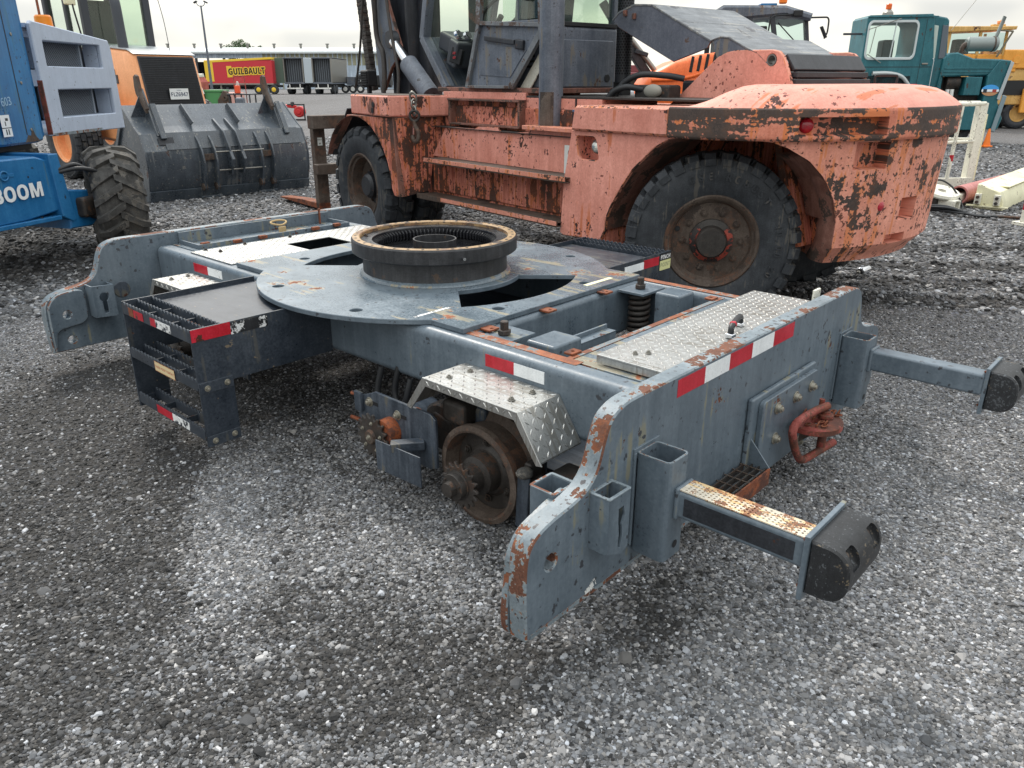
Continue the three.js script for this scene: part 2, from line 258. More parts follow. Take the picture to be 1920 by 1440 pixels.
  chrome: plain(0xd8dade, 0.18, 1), steel: plain(0x8e8c86, 0.42, 0.85), zinc: plain(0x9c988c, 0.42, 0.7), white: plain(0xe6e6e2, 0.5), dark: plain(0x1b1d20, 0.6), darkGrey: plain(0x3a3e44, 0.55),
  red: worn(512, 0.7, { base: [178, 26, 44], vary: 6, streak: 3, rustAt: 2.3, rustMid: [90, 40, 40], rough: 0.35, seedx: 0.2 }),
  whiteTape: worn(512, 0.7, { base: [222, 226, 228], vary: 4, streak: 2, rustAt: 2.1, rustMid: [150, 148, 140], rustDark: [116, 116, 112], rough: 0.4, seedx: 0.7 }),
  peeledTape: worn(512, 0.3, { base: [24, 26, 30], vary: 4, streak: 2, rustAt: 1.25, rustMid: [220, 222, 222], rustDark: [206, 208, 208], rough: 0.5, seedx: 0.35 }),
  peeledWhite: worn(512, 0.25, { base: [226, 228, 228], vary: 3, streak: 2, rustAt: 0.45, rustMid: [60, 66, 74], rustDark: [52, 56, 62], rough: 0.5, seedx: 0.65 }),
  glass: new THREE.MeshPhysicalMaterial({ color: 0xf0f7f0, roughness: 0.04, transmission: 1, thickness: 0, ior: 1.45 }),
  glassClear: new THREE.MeshPhysicalMaterial({ color: 0xe4f0ee, roughness: 0.03, transmission: 1, thickness: 0, ior: 1.45 }),
  amber: plain(0xf08a1c, 0.3), redLens: plain(0xa8182c, 0.2, 0, { clearcoat: 0.6 }), lamp: plain(0xc9cbc4, 0.15, 0.6), orangeFlag: plain(0xf07a22, 0.6), tan: plain(0xb39b72, 0.8),
  hose: plain(0x25272a, 0.5), seat: plain(0x2b3336, 0.8), wood: worn(512, 0.8, { base: [160, 130, 104], vary: 10, streak: 8, rustAt: 9, rough: 0.8, seedx: 0.6 }),
};
// flat print: a thin sheet with lettering drawn in a canvas
function print(parent, name, w, h, draw, pos, rot, px = 256, label, rough = 0.5) {
  const c = document.createElement('canvas'); c.width = px; c.height = Math.max(8, Math.round(px * h / w));
  const g = c.getContext('2d'); draw(g, c.width, c.height);
  const t = new THREE.CanvasTexture(c); t.colorSpace = THREE.SRGBColorSpace;
  const m = new THREE.Mesh(new THREE.PlaneGeometry(w, h), new THREE.MeshStandardMaterial({ map: t, roughness: rough, transparent: true, alphaTest: 0.5 }));
  m.name = name; m.position.set(...pos); m.rotation.set(...rot); m.castShadow = m.receiveShadow = true; parent.add(m); if (label) m.userData.label = label;
  return m;
}
const write = (txt, color, bg, font = 'bold', fill = 0.8) => (g, w, h) => {
  if (bg) { g.fillStyle = bg; g.fillRect(0, 0, w, h); } else g.clearRect(0, 0, w, h);
  g.fillStyle = color; g.textAlign = 'center'; g.textBaseline = 'middle';
  const lines = txt.split('\n'), lh = h / lines.length;
  lines.forEach((l, i) => { let s = lh * fill; g.font = `${font} ${s}px sans-serif`; const m = g.measureText(l).width; if (m > w * 0.94) { s *= w * 0.94 / m; g.font = `${font} ${s}px sans-serif`; } g.fillText(l, w / 2, lh * (i + 0.53)); });
};
// ---------------------------------------------------------------- the gravel yard
const GN = new ImprovedNoise();
const gn = (x, z, k, o = 4) => fbm3(x * k, 11.3, z * k, o);
// wheel tracks pressed into the gravel: [x0, z0, x1, z1, half width, depth]
const TRACKS = [[1.9, -5.55, 6.2, -4.95, 0.14, 0.028], [1.9, -6.15, 6.6, -5.45, 0.13, 0.026], [2.0, -6.75, 7.2, -6.1, 0.15, 0.022], [2.3, -7.5, 8.2, -7.1, 0.16, 0.02], [-7.6, -8.6, -3.9, -7.05, 0.13, 0.03], [-7.6, -7.9, -3.7, -6.3, 0.12, 0.03], [-7.6, -9.6, -4.4, -8.0, 0.15, 0.025]];
function trackAt(x, z) {
  let h = 0, dark = 0;
  for (const [x0, z0, x1, z1, w, d] of TRACKS) {
    const dx = x1 - x0, dz = z1 - z0, L = Math.hypot(dx, dz), t = ((x - x0) * dx + (z - z0) * dz) / (L * L); if (t < -0.05 || t > 1.05) continue;
    const e = sst(t, -0.05, 0.1) * (1 - sst(t, 0.85, 1.05)), q = Math.abs(((x - x0) * dz - (z - z0) * dx) / L + 0.16 * gn(x, z, 0.8, 3)) / w + 0.5 * gn(x, z, 5, 3);
    h += e * d * (q < 1 ? -(1 - q * q) : 0.9 * Math.exp(-((q - 1.35) ** 2) * 9)); dark = Math.max(dark, e * (1 - sst(q, 0.7, 1.5)));
  }
  return [h, dark];
}
const groundY = (x, z) => { const near = Math.abs(x) < 14 && z > -22 ? 1 : 0; return near ? trackAt(x, z)[0] + 0.006 * gn(x, z, 0.9, 3) - 0.006 : -0.006; };
// dark wet dirt between the stones, plainly darker before the near end plate: blobs [x, z, rx, rz, amount]; negative = pale dusty stone
const DIRT_AND_TONE = [[-1.95, -2.6, 0.85, 1.4, 1.0], [-1.3, -1.75, 0.55, 0.5, 0.6], [-0.35, -1.68, 0.35, 0.3, 0.75], [-0.05, -1.6, 0.3, 0.22, 0.5], [0.42, -1.84, 0.16, 0.18, 0.75], [0.5, -2.05, 0.28, 0.2, 0.6], [0.05, -1.75, 0.2, 0.2, 0.45], [-2.1, -3.6, 0.6, 0.8, 0.7], [-1.65, -3.5, 0.25, 0.3, 0.7], [-5.4, -7.8, 2.4, 1.4, 0.6], [-3.6, -6.6, 1.0, 0.8, 0.55], [0.3, -6.2, 1.6, 0.9, 0.5],
  [-1.22, -3.0, 0.15, 0.25, -1.0], [-1.10, -2.65, 0.13, 0.24, -1.2], [-1.0, -2.35, 0.12, 0.22, -1.2], [-0.91, -2.08, 0.11, 0.2, -1.0], [-0.5, -2.45, 0.4, 0.35, -0.15], [-1.75, -1.85, 0.55, 0.6, 0.7], [-1.42, -2.45, 0.2, 0.8, 0.7], [-0.75, -1.5, 0.4, 0.22, 0.2], [0.9, -1.55, 0.9, 0.35, -0.55], [1.7, -2.2, 1.1, 0.8, -0.6], [2.6, -3.6, 1.4, 1.2, -0.5], [-0.5, -1.35, 0.5, 0.14, -0.25], [-3.0, -4.8, 1.2, 0.7, -0.5]];
function dirtToneRaw(x, z) {
  let v = 0.16 + 0.5 * gn(x, z, 0.75, 4);
  for (const [cx, cz, rx, rz, a] of DIRT_AND_TONE) { const q = ((x - cx) / rx) ** 2 + ((z - cz) / rz) ** 2; v += a * Math.exp(-q * 1.1); }
  v += 0.62 * gn(x, z, 3.1, 3) + 0.45 * gn(x, z, 9, 2) + 0.5 * gn(x, z, 23, 2) + trackAt(x, z)[1] * 0.7;
  return v;
}
const dirtToneAt = (x, z) => sst(dirtToneRaw(x, z), 0.02, 0.95), paleAt = (x, z) => sst(-dirtToneRaw(x, z), 0.0, 0.75);
const gravelTex = (() => {
  const N = 2048, tile = 3.2, c = document.createElement('canvas'); c.width = c.height = N; const g = c.getContext('2d');
  g.fillStyle = 'rgb(96,94,91)'; g.fillRect(0, 0, N, N);
  for (let i = 0; i < 46000; i++) {
    const r = Math.exp(rr(Math.log(2.2), Math.log(9))) * (rnd() < 0.03 ? 1.7 : 1), x = rnd() * N, y = rnd() * N, v = clamp(128 + 40 * (rnd() + rnd() + rnd() - 1.5) + (rnd() < 0.06 ? 58 : 0), 52, 238), w = rr(-5, 6), a0 = rnd() * 6.28, el = rr(0.6, 1);
    g.fillStyle = `rgb(${v + w | 0},${v + w * 0.3 | 0},${v - w + 3 | 0})`;
    for (const ox of x < 20 ? [0, N] : x > N - 20 ? [0, -N] : [0]) for (const oy of y < 20 ? [0, N] : y > N - 20 ? [0, -N] : [0]) {
      g.beginPath(); const k = 5 + (i % 3); for (let q = 0; q < k; q++) { const a = a0 + q / k * 6.283, s = r * (0.8 + 0.4 * ((i * 7 + q * 13) % 10) / 10); g.lineTo(x + ox + Math.cos(a) * s, y + oy + Math.sin(a) * s * el); } g.fill();
    }
  }
  const t = new THREE.CanvasTexture(c); t.colorSpace = THREE.SRGBColorSpace; t.wrapS = t.wrapT = THREE.RepeatWrapping; t.repeat.set(1 / tile, 1 / tile);
  const b = t.clone(); b.colorSpace = THREE.NoColorSpace; b.repeat.set(1 / tile, 1 / tile); b.needsUpdate = true;
  return [t, b];
})();
{
  const line = (lo, hi, step, far) => { const o = []; for (let v = lo; v <= hi + 1e-6; v += step) o.push(v); let s = step; while (o[o.length - 1] < far) { s *= 1.22; o.push(o[o.length - 1] + s); } s = step; while (o[0] > -far) { s *= 1.22; o.unshift(o[0] - s); } return o; };
  const xs = line(-6.5, 6.5, 0.055, 900), zs = line(-11, 1, 0.055, 900), nx = xs.length, nz = zs.length;
  const pos = new Float32Array(nx * nz * 3), uv = new Float32Array(nx * nz * 2), col = new Float32Array(nx * nz * 3), idx = [];
  for (let j = 0; j < nz; j++) for (let i = 0; i < nx; i++) {
    const o = j * nx + i, x = xs[i], z = zs[j], d = dirtToneAt(x, z);
    pos.set([x, groundY(x, z), z], o * 3); uv.set([x, z], o * 2);
    const k = lerp(0.66 + 0.25 * paleAt(x, z), 0.2, d);
    col.set([k, k * lerp(0.995, 0.98, d), k * lerp(1.015, 0.96, d)], o * 3);
    if (i < nx - 1 && j < nz - 1) idx.push(o, o + nx, o + 1, o + 1, o + nx, o + nx + 1);
  }
  const g = new THREE.BufferGeometry(); g.setAttribute('position', new THREE.BufferAttribute(pos, 3)); g.setAttribute('uv', new THREE.BufferAttribute(uv, 2)); g.setAttribute('color', new THREE.BufferAttribute(col, 3)); g.setIndex(idx); g.computeVertexNormals();
  const m = new THREE.Mesh(g, new THREE.MeshStandardMaterial({ map: gravelTex[0], bumpMap: gravelTex[1], bumpScale: 0.012, vertexColors: true, roughness: 0.92 }));
  m.name = 'ground'; m.receiveShadow = m.castShadow = true; m.userData.kind = 'structure'; m.userData.label = 'grey gravel yard with dark dirt patches and wheel tracks'; scene.add(m);
}
{ // loose crushed stone: what nobody could count
  const shapes = [];
  for (let k = 0; k < 6; k++) {
    const g = new THREE.IcosahedronGeometry(1, k < 4 ? 0 : 1), p = g.attributes.position, key = {};
    for (let i = 0; i < p.count; i++) {
      const id = [p.getX(i), p.getY(i), p.getZ(i)].map(v => v.toFixed(3)).join(); const s = key[id] ??= [rr(0.72, 1.22), rr(-0.12, 0.12), rr(-0.12, 0.12)];
      p.setXYZ(i, p.getX(i) * s[0] + s[1], p.getY(i) * s[0] * 0.72, p.getZ(i) * s[0] + s[2]);
    }
    g.deleteAttribute('uv'); g.computeVertexNormals(); shapes.push(k < 4 ? g : toCreasedNormals(g, 0.5));
  }
  const per = shapes.map(() => []);
  const add = (x, z, r) => {
    const d = dirtToneAt(x, z); if (r < 0.011 && rnd() < 0.5 * d) return;
    const pale = paleAt(x, z), fresh = rnd() > 0.10 * (1 - pale) + 0.68 * d;
    let v = 0.138 * Math.exp((rnd() + rnd() + rnd() - 1.5) * 0.8) * (fresh ? 1 : 0.7); if (rnd() < 0.09) v += rr(0.08, 0.34);
    v *= fresh ? 1 + 0.2 * pale * rnd() : rr(0.22, 0.5);
    const w = rr(-0.06, 0.05) + (fresh ? -0.005 : 0.025 * d);
    per[rnd() * 6 | 0].push([x, groundY(x, z) + r * rr(-0.25, 0.3), z, r, v * (1 + w), v * (1 + w * 0.2), v * (1 - w * 0.9 + 0.015)]);
  };
  for (let i = 0; i < 430000; i++) { const R = 1.15 * Math.pow(7.2 / 1.15, Math.pow(rnd(), 0.66)), a = rr(-0.72, 0.72); add(R * Math.sin(a), -R * Math.cos(a), Math.exp(rr(Math.log(0.0028), Math.log(0.0090))) * (rnd() < 0.03 ? 1.5 : 1)); }
  for (let i = 0; i < 110000; i++) { const R = 6 * Math.pow(24 / 6, rnd()), a = rr(-0.70, 0.70); add(R * Math.sin(a), -R * Math.cos(a), rr(0.008, 0.02) * (1 + R / 30)); }
  for (let i = 0; i < 260; i++) { const R = rr(1.5, 9), a = rr(-0.7, 0.7); add(R * Math.sin(a), -R * Math.cos(a), rr(0.012, 0.021)); }
  const grp = new THREE.Group(); grp.name = 'gravel'; scene.add(grp); tag(grp, 'loose crushed grey stone scattered over the whole yard', 'gravel', null, 'stuff');
  const q = new THREE.Quaternion(), e = new THREE.Euler(), mm = new THREE.Matrix4(), sc = new THREE.Vector3(), pp = new THREE.Vector3(), cc = new THREE.Color();
  shapes.forEach((g, k) => {
    const L = per[k], im = new THREE.InstancedMesh(g, new THREE.MeshStandardMaterial({ roughness: 0.85 }), L.length); im.name = 'loose_stone'; im.castShadow = im.receiveShadow = true;
    L.forEach((s, i) => { e.set(rr(-0.5, 0.5), rnd() * 6.283, rr(-0.5, 0.5)); q.setFromEuler(e); sc.set(s[3] * rr(0.8, 1.3), s[3] * rr(0.65, 1), s[3] * rr(0.8, 1.2)); im.setMatrixAt(i, mm.compose(pp.set(s[0], s[1], s[2]), q, sc)); im.setColorAt(i, cc.setRGB(s[4], s[5], s[6])); });
    im.userData.kind = 'stuff'; grp.add(im);
  });
}
// ---------------------------------------------------------------- the grey rail undercarriage: x runs across (b), z runs back along its length (-a)
const CH = thing('rail_undercarriage', 'grey steel rail undercarriage with black ring gear, diamond plate covers and rubber buffers', 'undercarriage', [0.0352, 0, -1.6469], 0.8287);
const LEN = 3.446, WID = 2.56;
const cbx = (b0, b1, y0, y1, a0, a1, bev = 0.004, seg = 1) => bx(b0, b1, y0, y1, -a1, -a0, bev, seg);
const cp = (b, y, a) => [b, y, -a];
// raised lozenges of diamond plate on a patch: origin o, edges e1, e2 (vectors), outward normal n
function treads(o, e1, e2, n, step = 0.03, holesAt = []) {
  const O = new THREE.Vector3(...o), A = new THREE.Vector3(...e1), B = new THREE.Vector3(...e2), N = new THREE.Vector3(...n).normalize(), la = A.length(), lb = B.length(); A.normalize(); B.normalize();
  const pos = [], na = Math.floor(la / step), nb = Math.floor(lb / step);
  for (let i = 0; i < na; i++) for (let j = 0; j < nb; j++) {
    const u = (i + 0.5) * la / na, v = (j + 0.5) * lb / nb, odd = (i + j) & 1, c = Math.SQRT1_2, d = odd ? [c, c] : [c, -c], w = odd ? [-c, c] : [c, c], L = step * 0.42, W = step * 0.13, H = 0.0022;
    if (holesAt.some(h => u > h[0] && u < h[1] && v > h[2] && v < h[3])) continue;
    const P = (x, y, z) => O.clone().addScaledVector(A, u + d[0] * x + w[0] * y).addScaledVector(B, v + d[1] * x + w[1] * y).addScaledVector(N, z);
    const t0 = P(-L, 0, 0), t1 = P(L, 0, 0), s0 = P(0, -W, 0), s1 = P(0, W, 0), r0 = P(-L * 0.55, 0, H), r1 = P(L * 0.55, 0, H);
    for (const q of [[t0, s0, r0], [s0, r1, r0], [s0, t1, r1], [t1, s1, r1], [s1, r0, r1], [s1, t0, r0]]) {
      const nn = q[1].clone().sub(q[0]).cross(q[2].clone().sub(q[0]));
      const f = nn.dot(N) < 0 ? [q[0], q[2], q[1]] : q; for (const k of f) pos.push(k.x, k.y, k.z);
    }
  }
  const g = new THREE.BufferGeometry(); g.setAttribute('position', new THREE.Float32BufferAttribute(pos, 3)); g.computeVertexNormals(); return g;
}
const treadPart = (parent, geos) => { const m = part(parent, 'tread_pattern', geos, M.alloy); m.userData.kind = 'stuff'; return m; };
{
  // end plates with the two low lobes
  const half = [[0, 0.111], [-0.002, 0.267], [0.002, 0.343], [0.016, 0.390], [0.051, 0.420], [0.109, 0.438], [0.197, 0.452], [0.255, 0.472], [0.295, 0.512], [0.324, 0.59], [0.348, 0.638], [0.385, 0.662], [0.43, 0.673], [0.48, 0.675]];
  const smooth = new THREE.SplineCurve(half.slice(1).map(p => new THREE.Vector2(...p))).getPoints(44).map(p => [p.x, p.y]);
  const left = [[0.004, 0.108], ...smooth], right = left.map(([b, y]) => [WID - b, y]).reverse();
  const outline = [...left, ...right, [2.1, 0.07], [1.3, 0.074], [0.56, 0.112]].reverse();
  const endHoles = [circ(0.10, 0.314, 0.024), circ(WID - 0.10, 0.314, 0.024)];
  part(CH, 'end_plate', prism('xy', outline, -0.062, 0, { holes: endHoles, bevel: 0.005, crease: 0.7 }), [M.grey, M.rim], 'near end plate with rusty worn top edge');
  part(CH, 'end_plate', prism('xy', outline, -3.508, -3.446, { holes: [...endHoles, circ(0.108, 0.165, 0.022)], bevel: 0.005, crease: 0.7 }), [M.grey, M.rim], 'far end plate with three round holes');
  part(CH, 'round_cap', cyl(0.046, 0.006, cp(0.415, 0.392, 3.4445), 'z', 32), M.navyDeep);
  const lobe = [[0.012, 0.118], [0.012, 0.33], [0.03, 0.39], [0.07, 0.424], [0.13, 0.436], [0.185, 0.436], [0.205, 0.41], [0.205, 0.30], [0.19, 0.265], [0.16, 0.25], [0.06, 0.238], [0.03, 0.21]];
  const lobe2 = [[0.012, 0.10], [0.010, 0.30], [0.02, 0.35], [0.06, 0.40], [0.13, 0.425], [0.19, 0.44], [0.25, 0.44], [0.27, 0.30], [0.25, 0.12]];
  for (const [pts, a0, a1] of [[lobe2, 0.062, 0.088], [lobe, 3.420, 3.446]]) for (const mir of [0, 1]) part(CH, 'doubler_plate', prism('xy', mir ? pts.map(([b, y]) => [WID - b, y]) : pts.slice().reverse(), -a1, -a0, { holes: [circ(mir ? WID - 0.10 : 0.10, 0.314, 0.022)], bevel: 0.004, smooth: 60 }), [M.grey, M.rim]);
  // long box beams and cross beams
  part(CH, 'side_beam', cbx(0.64, 0.745, 0.365, 0.605, 0.062, LEN, 0.032, 3), M.grey);
  part(CH, 'side_beam', cbx(WID - 0.72, WID - 0.64, 0.365, 0.605, 0.062, LEN, 0.03, 3), M.grey);
  part(CH, 'cross_beam', [cbx(0.745, WID - 0.72, 0.52, 0.600, 0.062, 0.478, 0.004), cbx(0.745, WID - 0.72, 0.37, 0.52, 0.466, 0.478, 0.002)], M.greyDeck);
  part(CH, 'cross_beam', cbx(0.73, WID - 0.70, 0.37, 0.604, 0.905, 1.0, 0.026, 3), M.grey);
  part(CH, 'cross_beam', cbx(0.745, WID - 0.72, 0.37, 0.602, 2.50, 2.62, 0.01), M.grey);
  part(CH, 'deck_plate', cbx(0.745, WID - 0.72, 0.585, 0.6, 3.10, LEN, 0.002), M.greyDeck);
  part(CH, 'bottom_plate', [cbx(0.745, WID - 0.72, 0.14, 0.15, 0.30, 0.98, 0), cbx(0.745, WID - 0.72, 0.372, 0.384, 1.0, 2.5, 0)], M.navyDeep);
  // things inside the open bay
  part(CH, 'bay_box', cbx(0.83, 1.0, 0.50, 0.592, 0.60, 0.74, 0.012, 2), M.grey);
  part(CH, 'bay_box', cbx(1.70, 1.83, 0.43, 0.61, 0.60, 0.73, 0.012, 2), M.grey);
  part(CH, 'bay_angle', [cbx(1.0, 1.30, 0.47, 0.535, 0.655, 0.662, 0.001), cbx(1.0, 1.30, 0.53, 0.537, 0.655, 0.71, 0.001), cbx(1.0, 1.30, 0.537, 0.555, 0.70, 0.71, 0.001)], M.grey);
  for (const [b, a] of [[0.80, 0.82], [1.735, 0.83]]) {
    const k = sub(CH, 'spring_mount'), out = b < 1.2 ? [b - 0.06, b + 0.10] : [b - 0.08, b + 0.10];
    part(k, 'mount_plate', cbx(out[0], out[1], 0.588, 0.6, a - 0.07, a + 0.07, 0.002), M.grey);
    part(k, 'stud', [cyl(0.016, 0.05, cp(b, 0.63, a), 'y', 14), cyl(0.026, 0.02, cp(b, 0.612, a), 'y', 6)], M.greasy);
    const coil = []; for (let i = 0; i <= 84; i++) { const t = i / 84 * Math.PI * 2 * 7; coil.push(cp(b + 0.042 * Math.cos(t), 0.395 + i / 84 * 0.185, a + 0.042 * Math.sin(t))); }
    part(k, 'spring', tube(coil, 0.0115, 260, 7), M.greasy);
    part(k, 'boot', cyl(0.028, 0.19, cp(b, 0.49, a)), M.dark);
  }
  for (const [b, a] of [[0.80, 0.905], [1.15, 0.905], [1.55, 0.905], [0.80, 0.49], [1.78, 0.49]]) {
    part(CH, 'rusty_tab', prism('xz', rrect(b - 0.028, b + 0.028, -a - 0.02, -a + (a > 0.7 ? 0.034 : 0.02), 0.004), 0.604, 0.612, { holes: [circ(b, -a + (a > 0.7 ? 0.018 : 0), 0.007)], bevel: 0.001 }), M.rust);
  }
  part(CH, 'rusty_edge', cbx(0.745, WID - 0.72, 0.6, 0.6035, 0.455, 0.479, 0.001), M.rustEdge); part(CH, 'rusty_edge', cbx(0.70, 0.745, 0.6045, 0.6075, 0.40, 0.93, 0.001), M.rustEdge); part(CH, 'rusty_edge', cbx(WID - 0.70, WID - 0.655, 0.6045, 0.6075, 0.2, 0.93, 0.001), M.rustEdge); part(CH, 'rusty_edge', cbx(0.74, 0.86, 0.6035, 0.6065, 0.92, 0.955, 0.001), M.rustEdge);
  part(CH, 'weld_tab', cbx(WID - 0.62, WID - 0.56, 0.6, 0.68, 0.10, 0.112, 0.003), M.cream);
  part(CH, 'hydraulic_hose', tube([cp(0.95, 0.42, 1.28), cp(1.05, 0.5, 1.22), cp(1.16, 0.47, 1.12), cp(1.2, 0.4, 1.05)], 0.009), plain(0x1e4438, 0.5));
  // slewing deck: round plate on a flanged rectangle, with two ring-sector openings and bolt holes
  const cx = 1.27, ca = LEN / 2, R = 0.85, plate = [];
  { const x0 = 0.685, x1 = 1.87, t0 = Math.acos((cx - x0) / R), seg = 40;
    const arc = (f0, f1) => { for (let i = 0; i <= seg; i++) { const t = lerp(f0, f1, i / seg); plate.push([cx + R * Math.cos(t), -(ca + R * Math.sin(t))]); } };
    plate.push([x1, -0.925], [x0, -0.925]); arc(Math.PI + t0 * 1.0, Math.PI - t0); plate.push([x0, -2.60], [x1, -2.60]); arc(Math.acos((x1 - cx) / R), -Math.acos((x1 - cx) / R)); }
  const sector = (sg) => { const o = [], w0 = 0.50, w1 = 0.585; for (let i = 0; i <= 16; i++) { const t = lerp(-w1, w1, i / 16); o.push([cx + 0.69 * Math.sin(t), -(ca + sg * 0.69 * Math.cos(t))]); } for (let i = 0; i <= 16; i++) { const t = lerp(w0, -w0, i / 16); o.push([cx + 0.42 * Math.sin(t), -(ca + sg * 0.42 * Math.cos(t))]); } return sg > 0 ? o.reverse() : o; };
  const dh = [sector(-1), sector(1)]; for (let i = 0; i < 8; i++) { const t = (i + 0.5) * Math.PI / 4; dh.push(circ(cx + 0.76 * Math.cos(t), -(ca + 0.76 * Math.sin(t)), 0.026)); }
  dh.push(circ(cx, -ca, 0.30, 32));
  part(CH, 'slewing_deck', prism('xz', plate, 0.606, 0.628, { holes: dh, bevel: 0.0025 }), [M.greyDeck, M.grey]);
  part(CH, 'pale_sticker', cbx(1.52, 1.72, 0.6285, 0.6295, 0.975, 1.0, 0), M.creamYellow);
  part(CH, 'torn_sticker', cbx(0.66, 0.86, 0.6285, 0.6293, 1.17, 1.185, 0), M.peeledWhite);
  // ring gear
  const rg = sub(CH, 'ring_gear');
  part(rg, 'bearing_base', lathe([[0.33, 0.626], [0.357, 0.626], [0.352, 0.645], [0.350, 0.735], [0.30, 0.735]], cp(cx, 0, ca), 'y', 96, 0.5), M.ringSide);
  part(rg, 'weld_bead', lathe([[0.35, 0.627], [0.372, 0.629], [0.366, 0.638], [0.352, 0.646]], cp(cx, 0, ca), 'y', 96, 0.9), M.greyDeck);
  part(rg, 'flange', lathe([[0.33, 0.735], [0.392, 0.735], [0.400, 0.741], [0.400, 0.798], [0.394, 0.806]], cp(cx, 0, ca), 'y', 110, 0.4), M.ringSide);
  part(rg, 'flange_face', lathe([[0.394, 0.806], [0.362, 0.807], [0.357, 0.803], [0.356, 0.790]], cp(cx, 0, ca), 'y', 110, 0.4), M.ringTop, 'tan rusty top face of the ring');
  part(rg, 'greasy_race', lathe([[0.356, 0.790], [0.330, 0.786], [0.302, 0.790], [0.300, 0.785]], cp(cx, 0, ca), 'y', 96, 0.5), M.grease);
  { const t = []; const n = 92; for (let i = 0; i < n; i++) { const a = i / n * 6.28319; t.push(put(strip(new THREE.CylinderGeometry(0.0045, 0.0085, 0.020, 4)), [0, 0, 0], [0, Math.PI / 4, 0]).scale(1, 1, 1).rotateZ(Math.PI / 2).scale(1, 4.4, 1).translate(0.290, 0.752, 0).rotateY(a).translate(cx, 0, -ca)); }
    t.push(lathe([[0.300, 0.786], [0.299, 0.70], [0.28, 0.695]], cp(cx, 0, ca), 'y', 96, 0.5)); part(rg, 'gear_teeth', t, M.grease).userData.kind = 'stuff'; }
  { const p = []; for (let i = 0; i <= 60; i++) p.push(i / 60); const g = gridGeo((i, j) => { const t = i / 72 * 6.28319, r = lerp(0.10, 0.298, j / 14), n = fbm3(r * Math.cos(t) * 22, 4.2, r * Math.sin(t) * 22, 3); return [cx + r * Math.cos(t), 0.700 + 0.022 * Math.max(-0.3, n) * Math.sin(j / 14 * 3.14) + (j === 14 ? 0.012 : 0), -ca + r * Math.sin(t)]; }, 72, 14, false); part(rg, 'grease_bed', g, M.grease); }
  part(rg, 'centre_tube', [pipe(0.106, 0.099, 0.085, cp(cx, 0.742, ca), 'y', 48), lathe([[0.0, 0.708], [0.099, 0.708]], cp(cx, 0, ca), 'y', 32)], M.ringSide);
  part(rg, 'centre_collar', lathe([[0.106, 0.72], [0.15, 0.715], [0.16, 0.70]], cp(cx, 0, ca), 'y', 40), M.ringSide);
  for (let i = 0; i < 36; i++) { const t = i / 36 * 6.28319; part(rg, 'bolt_hole', lathe([[0, 0.8078], [0.0068, 0.8078]], cp(cx + 0.379 * Math.cos(t), 0, ca + 0.379 * Math.sin(t)), 'y', 12), M.dark); }
  for (const t of [2.2, 3.6, 5.2]) part(rg, 'grease_fitting', bolt(cp(cx + 0.345 * Math.cos(t), 0.788, ca + 0.345 * Math.sin(t)), 'y', 0.009), M.greasy);
  part(rg, 'grease_fitting', rod(cp(cx - 0.165, 0.767, ca - 0.364), cp(cx - 0.178, 0.767, ca - 0.392), 0.007), M.chrome);
  // diamond plate covers
  const cover = (b0, b1, a0, a1, y0, y1, name, cut) => {
    const pts = [[b0, -a1], [b1, -a1], [b1, -a0], [b0, -a0]];
    const p = part(CH, name, prism('xz', pts, y0, y1, { holes: cut ? [[[cut[0], -cut[3]], [cut[0], -cut[2]], [cut[1], -cut[2]], [cut[1], -cut[3]]]] : [], bevel: 0.002 }), M.alloy);
    treadPart(p, treads(cp(b0, y1, a0), [b1 - b0, 0, 0], [0, 0, -(a1 - a0)], [0, 1, 0], 0.027, cut ? [[cut[0] - b0 - 0.015, cut[1] - b0 + 0.015, cut[2] - a0 - 0.015, cut[3] - a0 + 0.015]] : []));
    return p;
  };
  const fc = cover(0.775, 1.93, 0.112, 0.368, 0.626, 0.637, 'cover_plate');
  part(fc, 'plate_lip', [cbx(0.775, 0.779, 0.606, 0.63, 0.112, 0.368, 0), cbx(0.775, 1.93, 0.606, 0.63, 0.112, 0.116, 0)], M.alloy);
  for (const [b, a] of [[0.86, 0.27], [0.895, 0.24]]) part(fc, 'bolt', bolt(cp(b, 0.638, a), 'y', 0.008), M.steel);
  const bc = cover(0.685, 1.86, 2.655, 3.10, 0.606, 0.613, 'cover_plate', [1.17, 1.47, 2.665, 2.91]);
  for (const [b, a] of [[0.80, 2.98], [0.76, 3.07], [1.0, 3.07], [1.3, 3.07]]) part(bc, 'bolt', bolt(cp(b, 0.614, a), 'y', 0.009), M.greasy);
  // black grab handle on the near cover
  const hd = sub(CH, 'grab_handle');
  part(hd, 'grip', tube([cp(1.235, 0.640, 0.115), cp(1.24, 0.672, 0.118), cp(1.27, 0.684, 0.125), cp(1.36, 0.684, 0.150), cp(1.39, 0.672, 0.158), cp(1.395, 0.640, 0.160)], 0.011, 48, 10, false, 0.3), M.hose);
  part(hd, 'worn_foot', cbx(1.222, 1.25, 0.638, 0.656, 0.100, 0.132, 0.005), M.chrome); part(hd, 'worn_foot', cbx(1.381, 1.409, 0.638, 0.652, 0.145, 0.176, 0.005), M.chrome);
  part(hd, 'red_mark', put(cyl(0.0118, 0.02, [0, 0, 0], 'x', 14), cp(1.262, 0.682, 0.123), [0, -0.25, 0]), M.red);
  // far end: raised frame tray behind the cover
  part(CH, 'edge_frame', [cbx(0.78, 1.83, 0.6, 0.668, 3.425, 3.437, 0.002), cbx(0.78, 1.83, 0.6, 0.625, 3.19, 3.20, 0.002), cbx(0.78, 0.79, 0.6, 0.625, 3.20, 3.425, 0.002), cbx(1.82, 1.83, 0.6, 0.625, 3.20, 3.425, 0.002)], M.grey);
